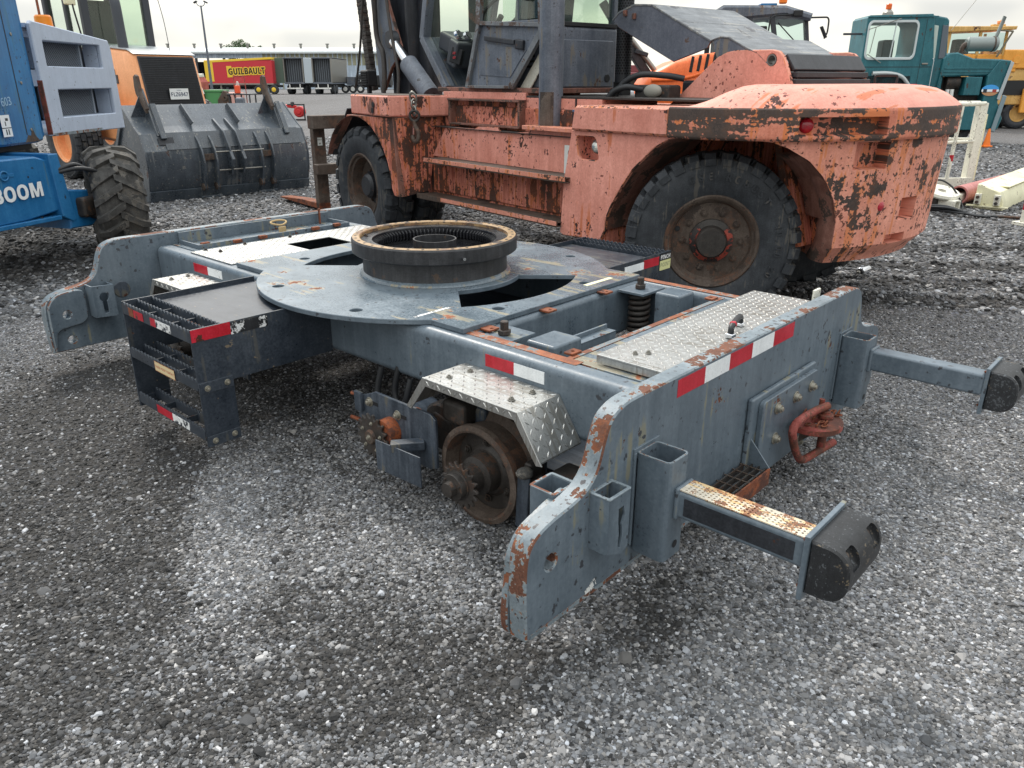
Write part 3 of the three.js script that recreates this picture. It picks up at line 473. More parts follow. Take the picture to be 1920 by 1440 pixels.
  for (const [b, a] of [[0.83, 3.21], [1.0, 3.15], [1.17, 3.16], [1.55, 3.17], [1.72, 3.18]]) part(CH, 'rusty_hinge', cbx(b - 0.025, b + 0.025, 0.612, 0.632, a - 0.015, a + 0.015, 0.004), M.rust);
  part(CH, 'rusty_pin', rod(cp(1.74, 0.6, 3.40), cp(1.74, 0.70, 3.40), 0.008), M.rust);
  part(CH, 'lifting_ring', tube([cp(1.35, 0.655, 3.335), cp(1.35, 0.664, 3.36), cp(1.40, 0.668, 3.372), cp(1.445, 0.664, 3.36), cp(1.445, 0.655, 3.335), cp(1.40, 0.645, 3.32)], 0.006, 50, 8, true), M.tan);
  part(CH, 'ring_plate', cbx(1.37, 1.42, 0.6, 0.638, 3.30, 3.31, 0.003), M.tan);
  // reflective tape
  const tape = (name, b0, b1, y0, y1, a0, a1, m) => part(CH, name, cbx(b0, b1, y0, y1, a0, a1, 0), m);
  [['red', 0.687, 0.850], ['white', 0.850, 1.012], ['red', 1.012, 1.174], ['white', 1.174, 1.341], ['red', 1.341, 1.512]].forEach(([c, b0, b1], i) => tape(c + '_tape', b0, b1, 0.605, 0.662, -0.0012, 0.002, c === 'red' ? M.red : M.whiteTape));
  tape('red_tape', 0.6385, 0.642, 0.532, 0.578, 0.625, 0.765, M.red); tape('white_tape', 0.6385, 0.642, 0.532, 0.577, 0.485, 0.625, M.whiteTape);
  tape('red_tape', 0.6385, 0.642, 0.532, 0.578, 2.83, 2.985, M.red); tape('white_tape', 0.6385, 0.642, 0.534, 0.577, 2.68, 2.83, M.whiteTape);
  // steps: two side plates, three rows of toothed bars, a landing plate, two bolted leg plates
  const toothed = (b, y, a0, a1, h) => { const n = Math.round((a1 - a0) / 0.03), pts = [[-a1, y - h], [-a0, y - h], [-a0, y - 0.012]]; for (let i = 0; i < n; i++) for (let q = 0; q <= 4; q++) { const t = (i + q / 4) / n; pts.push([lerp(-a0, -a1, t), y - 0.012 + 0.012 * Math.sin(q / 4 * Math.PI)]); } return prism('zy', pts.reverse(), b, b + 0.008, { bevel: 0.001 }); };
  const steps = (A0, A1, fb, label) => {
    const st = sub(CH, 'step_unit'); st.userData.label = label; const q = (b0, b1, y0, y1, a0, a1, bev) => cbx(Math.min(fb(b0), fb(b1)), Math.max(fb(b0), fb(b1)), y0, y1, a0, a1, bev);
    for (const [a0, a1] of [[A0, A0 + 0.008], [A1 - 0.008, A1]]) {
      part(st, 'side_plate', q(0.004, 0.64, 0.366, 0.607, a0, a1, 0.0015), M.navy);
      const out = a0 === A0 ? [a0 - 0.008, a0] : [a1, a1 + 0.008];
      const lg = part(st, 'leg_plate', prism('zy', [[-out[1], 0.112], [-out[0], 0.112], [-out[0], 0.386], [-out[1], 0.386]], fb(0.004), fb(0.15), { bevel: 0.001 }), M.navy);
      for (const y of [0.112, 0.342]) part(lg, 'stiffener', q(0.006, 0.148, y, y + 0.046, out[0] - 0.004, out[1] + 0.001, 0.0015), M.navy);
      for (const [b, y] of [[0.035, 0.362], [0.12, 0.366], [0.035, 0.134], [0.12, 0.138]]) part(lg, 'bolt', bolt(cp(fb(b), y, a0 === A0 ? out[0] - 0.004 : out[1] + 0.001), a0 === A0 ? 'z' : boltR.nz, 0.0095), M.zinc);
    }
    part(st, 'landing_plate', q(0.16, 0.64, 0.576, 0.584, A0 + 0.008, A1 - 0.008, 0.001), M.navy);
    part(st, 'inner_wall', q(0.60, 0.61, 0.37, 0.576, A0 + 0.008, A1 - 0.008, 0.001), M.navy);
    for (const [y, rows, h] of [[0.607, [0.004, 0.065, 0.13], 0.055], [0.403, [0.004, 0.06, 0.115], 0.05], [0.19, [0.004, 0.075], 0.055]]) {
      for (const b of rows) part(st, 'toothed_bar', toothed(fb(b) - (fb(b) > 1 ? 0.008 : 0), y, A0 + 0.008, A1 - 0.008, h), M.navy);
      for (const f of [0.33, 0.66]) part(st, 'tie_bar', q(rows[0], rows[rows.length - 1], y - 0.045, y - 0.018, lerp(A0, A1, f), lerp(A0, A1, f) + 0.006, 0), M.navy);
    }
    return st;
  };
  const S1 = steps(1.73, 2.36, b => b, 'step unit nearest the camera with toothed treads');
  tape('red_tape', 0.006, 0.17, 0.556, 0.6055, 1.7285, 1.731, M.red); tape('peeled_tape', 0.17, 0.335, 0.553, 0.600, 1.7288, 1.731, M.peeledTape);
  for (const [a0, a1, y0, y1, m, n] of [[2.29, 2.245, 0.556, 0.592, M.rust, 'rust_patch'], [2.24, 2.15, 0.556, 0.59, M.red, 'red_tape'], [2.08, 2.03, 0.556, 0.59, M.red, 'red_tape'], [2.03, 1.90, 0.556, 0.59, M.peeledWhite, 'white_tape'], [2.17, 2.02, 0.14, 0.175, M.red, 'red_tape'], [2.02, 1.87, 0.142, 0.176, M.peeledWhite, 'white_tape']]) tape(n, 0.0022, 0.005, y0, y1, a1, a0, m);
  print(S1, 'step_sticker', 0.185, 0.045, (g, w, h) => { g.fillStyle = '#d8c49a'; g.fillRect(0, 0, w, h); g.strokeStyle = '#8a4a30'; g.lineWidth = 3; g.strokeRect(2, 2, w - 4, h - 4); write('THREE POINT CONTACT', '#a04630', null)(Object.assign(g, { clearRect() {} }), w, h); }, cp(0.0015, 0.372, 2.02), [0, -Math.PI / 2, 0]);
  steps(1.17, 1.78, b => WID - b, 'step unit on the side next to the orange truck');
  tape('white_tape', WID - 0.46, WID - 0.28, 0.545, 0.585, 1.1683, 1.171, M.whiteTape); tape('red_tape', WID - 0.28, WID - 0.13, 0.545, 0.592, 1.1683, 1.171, M.red);
  print(CH, 'pinch_point_sticker', 0.11, 0.095, (g, w, h) => { g.fillStyle = '#1c1e22'; g.fillRect(0, 0, w, h * 0.42); g.fillStyle = '#cfcf96'; g.fillRect(0, h * 0.42, w, h); g.fillStyle = '#e8e8e8'; g.font = `bold ${h * 0.34}px sans-serif`; g.textAlign = 'center'; g.fillText('PINCH', w / 2, h * 0.34); g.fillStyle = '#8c8f70'; g.fillText('POINT', w / 2, h * 0.8); }, cp(WID - 0.065, 0.556, 1.1672), [0, 0, 0], 128);
  // the four rail wheels, each under a bent diamond plate guard
  const wheelSet = (fa, fb, full) => {
    const sg = fb(0) > 1 ? -1 : 1, X = (b0, b1, y0, y1, a0, a1, bev = 0.003, seg = 1) => { const b = [fb(b0), fb(b1)].sort((p, q) => p - q), a = [fa(a0), fa(a1)].sort((p, q) => p - q); return cbx(b[0], b[1], y0, y1, a[0], a[1], bev, seg); };
    const P = (b, y, a) => cp(fb(b), y, fa(a)), La = (pts, b, y, a, seg = 40) => lathe(pts.map(([r, o]) => [r, o]), P(b, y, a), [0, 0, sg > 0 ? -Math.PI / 2 : Math.PI / 2], seg, 0.5);
    const gd = sub(CH, 'wheel_guard'), prof = [[0.954, 0.394], [0.87, 0.518], [0.416, 0.516], [0.318, 0.37]], t = 0.006;
    const poly = [...prof.map(([a, y]) => [-fa(a), y]), ...prof.slice().reverse().map(([a, y]) => [-fa(a), y - t])];
    part(gd, 'guard_plate', prism('zy', fa(0) < 1 ? poly.slice().reverse() : poly, fb(0.43), fb(0.64), { bevel: 0.0015 }), M.alloy);
    const skirt = [[0.965, 0.385], [0.87, 0.520], [0.416, 0.518], [0.310, 0.360], [0.335, 0.355], [0.43, 0.487], [0.855, 0.489], [0.94, 0.378]].map(([a, y]) => [-fa(a), y]);
    part(gd, 'guard_lip', prism('zy', fa(0) < 1 ? skirt.slice().reverse() : skirt, fb(0.424), fb(0.431), { bevel: 0.0015 }), M.alloy);
    const w = 0.205, T = [];
    for (let i = 0; i < 3; i++) { const [a0, y0] = prof[i], [a1, y1] = prof[i + 1], d = [0, y1 - y0, -(fa(a1) - fa(a0))]; let n = new THREE.Vector3(0, -d[2], d[1]).normalize(); if (n.y < 0) n.negate(); T.push(treads(P(0.432, y0, a0), [sg * w, 0, 0], d, n.toArray(), 0.028)); }
    T.push(treads(P(0.4235, 0.489, 0.855), [0, 0, -(fa(0.43) - fa(0.855))], [0, 0.03, 0], [-sg, 0, 0], 0.027));
    treadPart(gd, T);
    for (const [a, b] of [[0.80, 0.49], [0.79, 0.585], [0.50, 0.49], [0.49, 0.585]]) part(gd, 'bolt', bolt(P(b, 0.518, a), 'y', 0.0095), M.steel);
    const wh = sub(CH, 'rail_wheel'), wc = [0.47, 0.187, 0.652];
    part(wh, 'tread_rim', La([[0.150, 0.06], [0.162, 0.002], [0.170, 0], [0.187, 0.006], [0.187, 0.03], [0.178, 0.036], [0.176, 0.10], [0.205, 0.118], [0.205, 0.14], [0.05, 0.145]], ...wc, 64), M.rustBrown);
    part(wh, 'web', La([[0.0, 0.05], [0.085, 0.05], [0.10, 0.062], [0.151, 0.062]], ...wc, 48), M.greasy);
    part(wh, 'hub', La([[0, -0.075], [0.045, -0.075], [0.05, -0.07], [0.052, -0.01], [0.072, 0.0], [0.076, 0.052]], ...wc, 32), M.greasy);
    for (let i = 0; i < 6; i++) { const t = i / 6 * 6.28 + 0.5; part(wh, 'bolt', bolt(P(0.528, 0.187 + 0.112 * Math.sin(t), 0.652 + 0.112 * Math.cos(t)), [0, 0, sg * Math.PI / 2], 0.012), M.greasy); }
    const sprocket = (parent, b, y, a, r, n) => { const pts = []; for (let i = 0; i < n * 6; i++) { const q = i % 6, rad = q < 1 ? r : q === 1 ? r * 0.97 : q < 3 ? r * 0.84 : q < 5 ? r * 0.80 : r * 0.95, t = -i / (n * 6) * 6.28319; pts.push([-(fa(a)) + rad * Math.cos(t), y + rad * Math.sin(t)]); } return part(parent, 'sprocket', prism('zy', pts, fb(b), fb(b + 0.012), { bevel: 0.002 }), M.greasy); };
    const ax = sub(CH, 'drive_axle');
    sprocket(ax, 0.38, 0.187, 0.645, 0.088, 17);
    part(ax, 'taper_lock', La([[0, -0.03], [0.026, -0.03], [0.028, -0.005], [0.048, -0.004], [0.050, 0], [0.05, 0.02], [0.056, 0.022], [0.056, 0.036]], 0.355, 0.187, 0.652, 28), M.greasy);
    for (const t of [0.6, 2.7, 4.8]) part(ax, 'bolt', bolt(P(0.353, 0.187 + 0.04 * Math.sin(t), 0.652 + 0.04 * Math.cos(t)), [0, 0, sg * Math.PI / 2], 0.006), M.greasy);
    part(CH, 'axle_shaft', La([[0.024, -0.09], [0.024, 0.7]], 0.45, 0.187, 0.652, 20), M.greasy);
    part(CH, 'brake_block', [X(0.50, 0.56, 0.10, 0.30, 0.42, 0.455, 0.01), X(0.49, 0.545, 0.07, 0.25, 0.36, 0.42, 0.006), X(0.52, 0.64, 0.15, 0.28, 0.28, 0.37, 0.01)], M.greasy);
    part(CH, 'axle_box', [X(0.60, 0.64, 0.10, 0.37, 0.46, 0.88, 0.01, 2), X(0.56, 0.60, 0.28, 0.40, 0.70, 0.84, 0.02, 2)], M.navyDeep);
    if (!full) return;
    // mud flap, chain drive bracket and its guard
    part(CH, 'mud_flap', bar(cp(0.475, 0.06, 0.44), cp(0.475, 0.265, 0.428), 0.05, 0.01, 0.002), M.navyDeep);
    part(CH, 'swing_arm', [bar(cp(0.58, 0.30, 0.98), cp(0.58, 0.27, 0.86), 0.06, 0.07, 0.02)], M.greasy); part(CH, 'spring_block', cbx(0.50, 0.60, 0.33, 0.42, 0.74, 0.86, 0.02, 2), M.greasy); part(CH, 'axle_bracket', prism('zy', [[-0.40, 0.06], [-0.30, 0.11], [-0.28, 0.24], [-0.36, 0.27], [-0.42, 0.20]], 0.50, 0.512, { bevel: 0.002 }), M.greasy); part(CH, 'bolt', bolt(cp(0.50, 0.13, 0.385), [0, 0, Math.PI / 2], 0.011), M.zinc); part(CH, 'brake_drum', cyl(0.10, 0.09, cp(0.60, 0.26, 0.93), 'x', 28, 0.01), M.greasy);
    part(CH, 'mud_lump', gridGeo((i, j) => { const u = i / 10 * 3.14, v = j / 12 * 6.28, n = 1 + 0.35 * fbm3(i * 0.8, j * 0.9, 2, 3); return P(0.475 + 0.03 * n * Math.cos(u), 0.278 + 0.02 * n * Math.sin(u) * Math.sin(v), 0.425 + 0.028 * n * Math.sin(u) * Math.cos(v)); }, 10, 12), M.muddyRubber);
    const bk = sub(CH, 'drive_bracket'), bp = [[1.296, 0.235], [1.286, 0.33], [1.215, 0.356], [1.184, 0.372], [0.86, 0.372], [0.832, 0.355], [0.832, 0.16], [0.87, 0.145], [1.06, 0.150]].map(([a, y]) => [-a, y]);
    part(bk, 'bracket_plate', prism('zy', bp.slice().reverse(), 0.445, 0.457, { bevel: 0.002 }), M.navyDeep);
    part(bk, 'tab_plate', cbx(0.43, 0.445, 0.27, 0.352, 1.255, 1.30, 0.003), M.navyDeep);
    for (const [a, y] of [[1.215, 0.322], [1.045, 0.315]]) { part(bk, 'bolt', bolt(cp(0.445, y, a), [0, 0, Math.PI / 2], 0.0145), M.zinc); part(bk, 'slot', cbx(0.4435, 0.446, y - 0.008, y + 0.008, a - 0.05, a - 0.016, 0.0008), M.dark); }
    sprocket(bk, 0.385, 0.215, 1.14, 0.094, 17);
    part(bk, 'drum', lathe([[0.0, 0], [0.052, 0], [0.055, 0.006], [0.055, 0.07], [0.0, 0.07]], cp(0.398, 0.24, 1.085), 'x', 36, 0.5), M.rust, 'rusty orange drum behind the sprocket');
    part(bk, 'hub_cap', lathe([[0, -0.012], [0.026, -0.012], [0.03, 0]], cp(0.384, 0.215, 1.14), 'x', 24, 0.5), M.rustBrown);
    for (let i = 0; i < 5; i++) { const t = i * 1.2566 + 0.4; part(bk, 'bolt', bolt(cp(0.384, 0.215 + 0.056 * Math.sin(t), 1.14 + 0.056 * Math.cos(t)), [0, 0, Math.PI / 2], 0.0062), M.zinc); }
    part(bk, 'bolt', bolt(cp(0.373, 0.215, 1.14), [0, 0, Math.PI / 2], 0.009), M.zinc);
    part(bk, 'support_arm', bar(cp(0.45, 0.24, 0.90), cp(0.355, 0.235, 0.985), 0.045, 0.035, 0.004), M.navyDeep);
    const gp = part(bk, 'guard_plate', bar(cp(0.35, 0.178, 1.066), cp(0.358, 0.182, 0.822), 0.006, 0.122, 0.001), M.navyDeep, 'small dark blue guard plate with bare corners');
    part(bk, 'motor', cyl(0.06, 0.16, cp(0.56, 0.27, 1.05), 'x', 28, 0.01), M.navyDeep);
    part(bk, 'rust_band', pipe(0.064, 0.05, 0.02, cp(0.50, 0.275, 1.0), 'x', 28), M.rust);
    for (const [y, a] of [[0.325, 1.31], [0.215, 1.325]]) part(bk, 'stud', rod(cp(0.455, y, a - 0.02), cp(0.45, y, a + 0.03), 0.008), M.rust);
    for (const d of [0, 0.05]) part(CH, 'hydraulic_hose', tube([cp(0.60 + d, 0.40, 1.33 - d), cp(0.58 + d, 0.28, 1.34 - d), cp(0.57 + d, 0.20, 1.27 - d), cp(0.58 + d, 0.24, 1.19 - d), cp(0.62 + d, 0.38, 1.17 - d)], 0.013, 40, 8), M.hose);
  };
  wheelSet(a => a, b => b, true); wheelSet(a => LEN - a, b => b, false); wheelSet(a => a, b => WID - b, false); wheelSet(a => LEN - a, b => WID - b, false);
  part(CH, 'far_chain_guard', cbx(0.46, 0.475, 0.15, 0.36, 2.20, 2.62, 0.003), M.navyDeep);
  // keyhole pockets on the far plate, ragged pockets on the near plate
  { const kh = [...circ(0.28, 0.39, 0.024, 16, false).filter(([b, y]) => y > 0.37), [0.268, 0.366], [0.268, 0.31], [0.292, 0.31], [0.292, 0.366]]; const ks = [[0.268, 0.368], [0.268, 0.305], [0.272, 0.300], [0.288, 0.300], [0.292, 0.305], [0.292, 0.368], ...Array.from({ length: 13 }, (_, i) => { const t = lerp(-0.95, Math.PI + 0.95, i / 12); return [0.28 + 0.025 * Math.cos(t), 0.39 + 0.025 * Math.sin(t)]; })];
    const face = part(CH, 'keyhole_pocket', [prism('xy', [[0.222, 0.282], [0.338, 0.275], [0.338, 0.452], [0.222, 0.458]], -3.358, -3.35, { holes: [ks.slice().reverse()], bevel: 0.001 }), cbx(0.222, 0.23, 0.28, 0.456, 3.358, 3.446, 0.001), cbx(0.33, 0.338, 0.278, 0.452, 3.358, 3.446, 0.001), cbx(0.23, 0.33, 0.28, 0.288, 3.358, 3.446, 0.001)], M.grey); }
  const pk = [[0.298, 0.43], [0.322, 0.432], [0.330, 0.40], [0.318, 0.375], [0.322, 0.34], [0.314, 0.30], [0.302, 0.31], [0.306, 0.35], [0.300, 0.385]];
  part(CH, 'stake_pocket', [prism('xy', [[0.262, 0.285], [0.33, 0.255], [0.362, 0.27], [0.362, 0.456], [0.262, 0.456]], 0.058, 0.066, { holes: [pk.map(([b, y]) => [b + 0.01, y - 0.02])], bevel: 0.001 }), cbx(0.262, 0.270, 0.28, 0.456, -0.06, 0, 0.001), cbx(0.354, 0.362, 0.265, 0.456, -0.06, 0, 0.001)], [M.grey][0], 'small pocket with a torn slot');
  part(CH, 'pocket_rim', hollow('xz', 0.260, 0.364, -0.002, 0.068, 0.453, 0.4585, 0.010, 0.006), M.rim);
  part(CH, 'stake_pocket', [hollow('xz', 0.185, 0.285, -0.155, -0.062, 0.25, 0.452, 0.009, 0.01)], M.grey);
  part(CH, 'pocket_rim', hollow('xz', 0.184, 0.286, -0.156, -0.061, 0.452, 0.456, 0.010, 0.011), M.rim);
  print(CH, 'torn_white_mark', 0.055, 0.032, (g, w, h) => { g.clearRect(0, 0, w, h); g.fillStyle = '#d8dad8'; for (let i = 0; i < 40; i++) { const x = rnd() * w, y = rnd() * h; g.fillRect(x, y * 0.7, w * 0.06, h * rr(0.1, 0.4)); } g.fillRect(w * 0.1, h * 0.3, w * 0.7, h * 0.4); }, cp(0.281, 0.135, -0.0012), [0, 0, 0.45], 96);
  // buffers on the near end: socket, arm, steel plate, rubber block
  const buffer = (B0, aPlate, yTop, yArm, plateB, grip, label) => {
    const u = sub(CH, 'buffer_unit'); u.userData.label = label;
    part(u, 'socket', hollow('xz', B0, B0 + 0.108, 0.001, 0.118, 0.172, yTop, 0.007, 0.018), M.grey);
    part(u, 'socket_rim', hollow('xz', B0, B0 + 0.108, 0.001, 0.118, yTop, yTop + 0.0015, 0.007, 0.018), M.rim);
    part(u, 'weld_pad', [cbx(B0 - 0.012, B0 + 0.12, yTop - 0.02, yTop + 0.014, -0.006, 0.002, 0.002), cbx(B0 - 0.01, B0, 0.19, yTop, -0.008, 0.002, 0.003)], M.grey);
    for (const y of [0.215]) { part(u, 'pin_hole', lathe([[0, -0.0012], [0.013, -0.001]], [B0, y, 0.062], [0, 0, Math.PI / 2], 16), M.dark); part(u, 'pin_hole', lathe([[0, -0.0012], [0.013, -0.001]], [B0 + 0.06, y, 0.1182], [-Math.PI / 2, 0, 0], 16), M.dark); }
    part(u, 'weld_collar', cbx(B0 + 0.034, B0 + 0.124 , yArm - 0.095, yArm + 0.008, -0.132, -0.116, 0.012, 2), M.grey);
    const arm = part(u, 'arm', bx(B0 + 0.038, B0 + 0.122, yArm - 0.088, yArm, 0.118, -aPlate - 0.01, 0.012, 3), M.grey);
    if (grip) {
      const hs = [], L0 = 0.14, L1 = -aPlate - 0.012; for (let i = 0; i < 27; i++) for (let j = 0; j < 5; j++) hs.push(circ(B0 + 0.052 + (j + (i & 1 ? 0.5 : 0)) * 0.0126, L0 + (i + 0.5) * (L1 - L0) / 27, 0.0036, 6));
      part(arm, 'grip_plate', prism('xz', rrect(B0 + 0.042, B0 + 0.120, 0.125, -aPlate - 0.01, 0.003), yArm + 0.0005, yArm + 0.0045, { holes: hs, bevel: 0.0005 }), M.gripRust, 'rusty white plate with rows of punched holes');
      part(arm, 'grip_tape', bx(B0 + 0.0368, B0 + 0.04, yArm - 0.072, yArm - 0.016, 0.15, -aPlate - 0.04, 0), M.black);
    }
    part(u, 'buffer_plate', bx(plateB[0], plateB[1], yArm - 0.165, yArm + 0.026, -aPlate - 0.01, -aPlate + 0.004, 0.002), M.grey);
    const w = plateB[1] - plateB[0] - 0.012, h = 0.158, prof = []; const yc = yArm - 0.064;
    for (let i = 0; i <= 18; i++) { const t = lerp(-Math.PI / 2, Math.PI / 2, i / 18), c = Math.cos(t), s_ = Math.sin(t); prof.push([-aPlate + 0.035 + 0.075 * Math.pow(Math.abs(c), 0.8), yc + h / 2 * Math.sign(s_) * Math.pow(Math.abs(s_), 0.75)]); }
    prof.push([-aPlate + 0.004, yc + h / 2], [-aPlate + 0.004, yc - h / 2]);
    const ev = new Evaluator(); ev.attributes = ['position', 'normal']; ev.useGroups = false;
    let body = new Brush(strip(prism('zy', prof.slice().reverse(), plateB[0] + 0.006, plateB[1] - 0.006, { bevel: 0.006, crease: 0.7 })));
    for (const f of [0.22, 0.80]) { const cut = new Brush(put(bx(-0.024, 0.024, -0.03, 0.03, -0.030, 0.030, 0.010, 2), [lerp(plateB[0], plateB[1], f), yc + 0.052, -aPlate + 0.108], [-0.6, 0, 0])); body.updateMatrixWorld(); cut.updateMatrixWorld(); body = ev.evaluate(body, cut, SUBTRACTION); }
    const blk = part(u, 'rubber_block', toCreasedNormals(strip(body.geometry), 0.6), M.bumper);
    for (const f of [0.22, 0.80]) part(blk, 'bolt', put(cyl(0.010, 0.012, [0, 0, 0], 'z', 8), [lerp(plateB[0], plateB[1], f), yc + 0.045, -aPlate + 0.078], [-0.6, 0, 0]), M.rustBrown);
    for (const y of [yc + 0.07, yc - 0.07]) part(u, 'bolt', bolt([plateB[0] + 0.02, y, -aPlate - 0.011], [-Math.PI / 2, 0, 0], 0.006), M.rust);
  };
  buffer(0.475, -0.517, 0.500, 0.405, [0.488, 0.735], true, 'nearer buffer, with the rusty white punched plate on its arm');
  buffer(2.03, -0.562, 0.482, 0.432, [2.075, 2.275], false, 'farther buffer with a plain grey arm');
  // small grating step on the near plate
  const gs = sub(CH, 'grating_step');
  for (let i = 0; i < 4; i++) part(gs, 'bearing_bar', bx(0.93, 1.205, 0.172, 0.198, 0.012 + i * 0.026, 0.016 + i * 0.026, 0.0008), M.greasy);
  for (let i = 0; i < 5; i++) part(gs, 'cross_rod', rod([0.95 + i * 0.058, 0.194, 0.002], [0.95 + i * 0.058, 0.194, 0.1], 0.0032, 6), M.rustBrown);
  part(gs, 'front_lip', bx(0.90, 1.21, 0.135, 0.2, 0.1, 0.106, 0.001), M.rust);
  part(gs, 'side_brace', prism('zy', [[0, 0.175], [0, 0.315], [0.104, 0.20], [0.104, 0.175]].reverse(), 1.205, 1.211, { bevel: 0.001 }), M.grey);
  // coupler: stacked mounting plates, bolts, tongue, pin with bent handle and chain
  const cpl = sub(CH, 'coupler');
  part(cpl, 'backing_plate', bx(1.185, 1.74, 0.11, 0.448, 0.001, 0.022, 0.008, 2), M.grey);
  part(cpl, 'mounting_plate', prism('xy', rrect(1.235, 1.72, 0.12, 0.428, 0.02), 0.022, 0.042, { bevel: 0.003 }), M.grey);
  for (const [b, y] of [[1.355, 0.372], [1.515, 0.368], [1.365, 0.245], [1.66, 0.37], [1.60, 0.15]]) part(cpl, 'bolt', bolt([b, y, 0.042], 'z', 0.0175), M.zinc);
  { const pts = [[1.46, 0.056]]; for (let i = 0; i <= 18; i++) { const t = lerp(Math.PI, 0, i / 18); pts.push([1.578 + 0.115 * Math.cos(t), 0.10 + 0.11 * Math.sin(t)]); } pts.push([1.70, 0.056]);
    part(cpl, 'tongue', prism('xz', pts.slice().reverse(), 0.245, 0.272, { holes: [circ(1.575, 0.125, 0.032)], bevel: 0.004 }), M.rustRed);
    part(cpl, 'gusset', prism('zy', [[0.056, 0.16], [0.056, 0.245], [0.15, 0.245]].reverse(), 1.57, 1.585, {}), M.rustBrown); }
  part(cpl, 'pin', [rod([1.62, 0.125, 0.13], [1.62, 0.30, 0.13], 0.017, 16), cyl(0.03, 0.016, [1.62, 0.282, 0.13], 'y', 20)], M.rustRed);
  part(cpl, 'pin_handle', tube([[1.64, 0.315, 0.125], [1.56, 0.320, 0.115], [1.46, 0.318, 0.105], [1.405, 0.308, 0.10], [1.385, 0.278, 0.10], [1.425, 0.205, 0.10], [1.475, 0.140, 0.105], [1.515, 0.122, 0.11], [1.59, 0.135, 0.13], [1.70, 0.145, 0.15]], 0.0155, 70, 12, false, 0.3), M.rustRed, 'red painted bent pin handle');
  part(cpl, 'stub', rod([1.645, 0.28, 0.10], [1.645, 0.335, 0.10], 0.011, 12), M.rustRed);
  const ct = []; for (let i = 0; i < 15; i++) { const t = i / 14; const x = 1.50 + 0.19 * t, z = 0.11 + 0.055 * Math.sin(t * 9); part(cpl, 'chain_link', put(strip(new THREE.TorusGeometry(0.0095, 0.003, 6, 12)), [x, 0.279 + (i & 1 ? 0.005 : 0), z], [i & 1 ? 0.3 : 1.3, 0, t * 2], [1.25, 1, 1]), M.rust); }
  // stains of rust where the plate was struck
  part(CH, 'lower_edge_strip', prism('xy', [[0.02, 0.109], [0.56, 0.113], [1.3, 0.075], [2.1, 0.071], [2.1, 0.083], [1.3, 0.088], [0.56, 0.126], [0.02, 0.123]].reverse(), -0.001, 0.0012, { bevel: 0 }), M.rim);
}
// ---------------------------------------------------------------- tyres and wheels
function tyre(R, w, rimR, lugs, depth, style) {  // axis z, centred
  const h = w / 2, sh = R - depth, pts = [[rimR - 0.012, -h * 0.72], [rimR + 0.02, -h * 0.86], [lerp(rimR, sh, 0.35), -h * 0.98], [lerp(rimR, sh, 0.62), -h], [lerp(rimR, sh, 0.86), -h * 0.93], [sh - 0.004, -h * 0.82], [sh, -h * 0.7], [sh, h * 0.7], [sh - 0.004, h * 0.82], [lerp(rimR, sh, 0.86), h * 0.93], [lerp(rimR, sh, 0.62), h], [lerp(rimR, sh, 0.35), h * 0.98], [rimR + 0.02, h * 0.86], [rimR - 0.012, h * 0.72]];
  const body = lathe(pts, [0, 0, 0], 'z', 64, 0.8), blocks = [];
  const pad = (a, z0, z1, wa, skew, taper = 0.8) => {  // one tread block following the crown, running down over the shoulder
    const pos = [], P = (u, v, t) => { const z = lerp(z0, z1, v), e = Math.abs(z) / h, drop = e > 0.8 ? (e - 0.8) * w * 0.55 : 0, ang = a + (u - 0.5) * wa * (t ? taper : 1) + skew * (z / h), r = (t ? R : sh - 0.006) - drop; return [r * Math.cos(ang), r * Math.sin(ang), z]; };
    const q = (A, B, C, D) => pos.push(...A, ...B, ...C, ...A, ...C, ...D), n = 3;
    for (let i = 0; i < n; i++) { const v0 = i / n, v1 = (i + 1) / n; q(P(0, v0, 1), P(1, v0, 1), P(1, v1, 1), P(0, v1, 1)); q(P(0, v0, 0), P(0, v0, 1), P(0, v1, 1), P(0, v1, 0)); q(P(1, v0, 1), P(1, v0, 0), P(1, v1, 0), P(1, v1, 1)); }
    q(P(0, 0, 0), P(1, 0, 0), P(1, 0, 1), P(0, 0, 1)); q(P(0, 1, 1), P(1, 1, 1), P(1, 1, 0), P(0, 1, 0));
    const g = new THREE.BufferGeometry(); g.setAttribute('position', new THREE.Float32BufferAttribute(pos, 3)); g.computeVertexNormals(); blocks.push(g);
  };
  for (let i = 0; i < lugs; i++) {
    const a = i / lugs * 6.28319, p = 6.28319 / lugs;
    if (style === 'bar') { pad(a, -h * 1.02, h * 0.12, p * 0.5, -0.28, 0.72); pad(a + p / 2, -h * 0.12, h * 1.02, p * 0.5, 0.28, 0.72); }
    else if (style === 'block') for (let k = 0; k < 5; k++) pad(a + (k & 1 ? p / 2 : 0), lerp(-h * 0.95, h * 0.95, k / 5) + 0.008, lerp(-h * 0.95, h * 0.95, (k + 1) / 5) - 0.008, p * 0.84, 0, 0.92);
    else { pad(a, -h * 1.0, -h * 0.30, p * 0.72, 0, 0.86); pad(a + p / 2, h * 0.30, h * 1.0, p * 0.72, 0, 0.86); pad(a + p * 0.25, -h * 0.26, h * 0.26, p * 0.8, 0.25, 0.9); }
  }
  return [body, ...blocks];
}
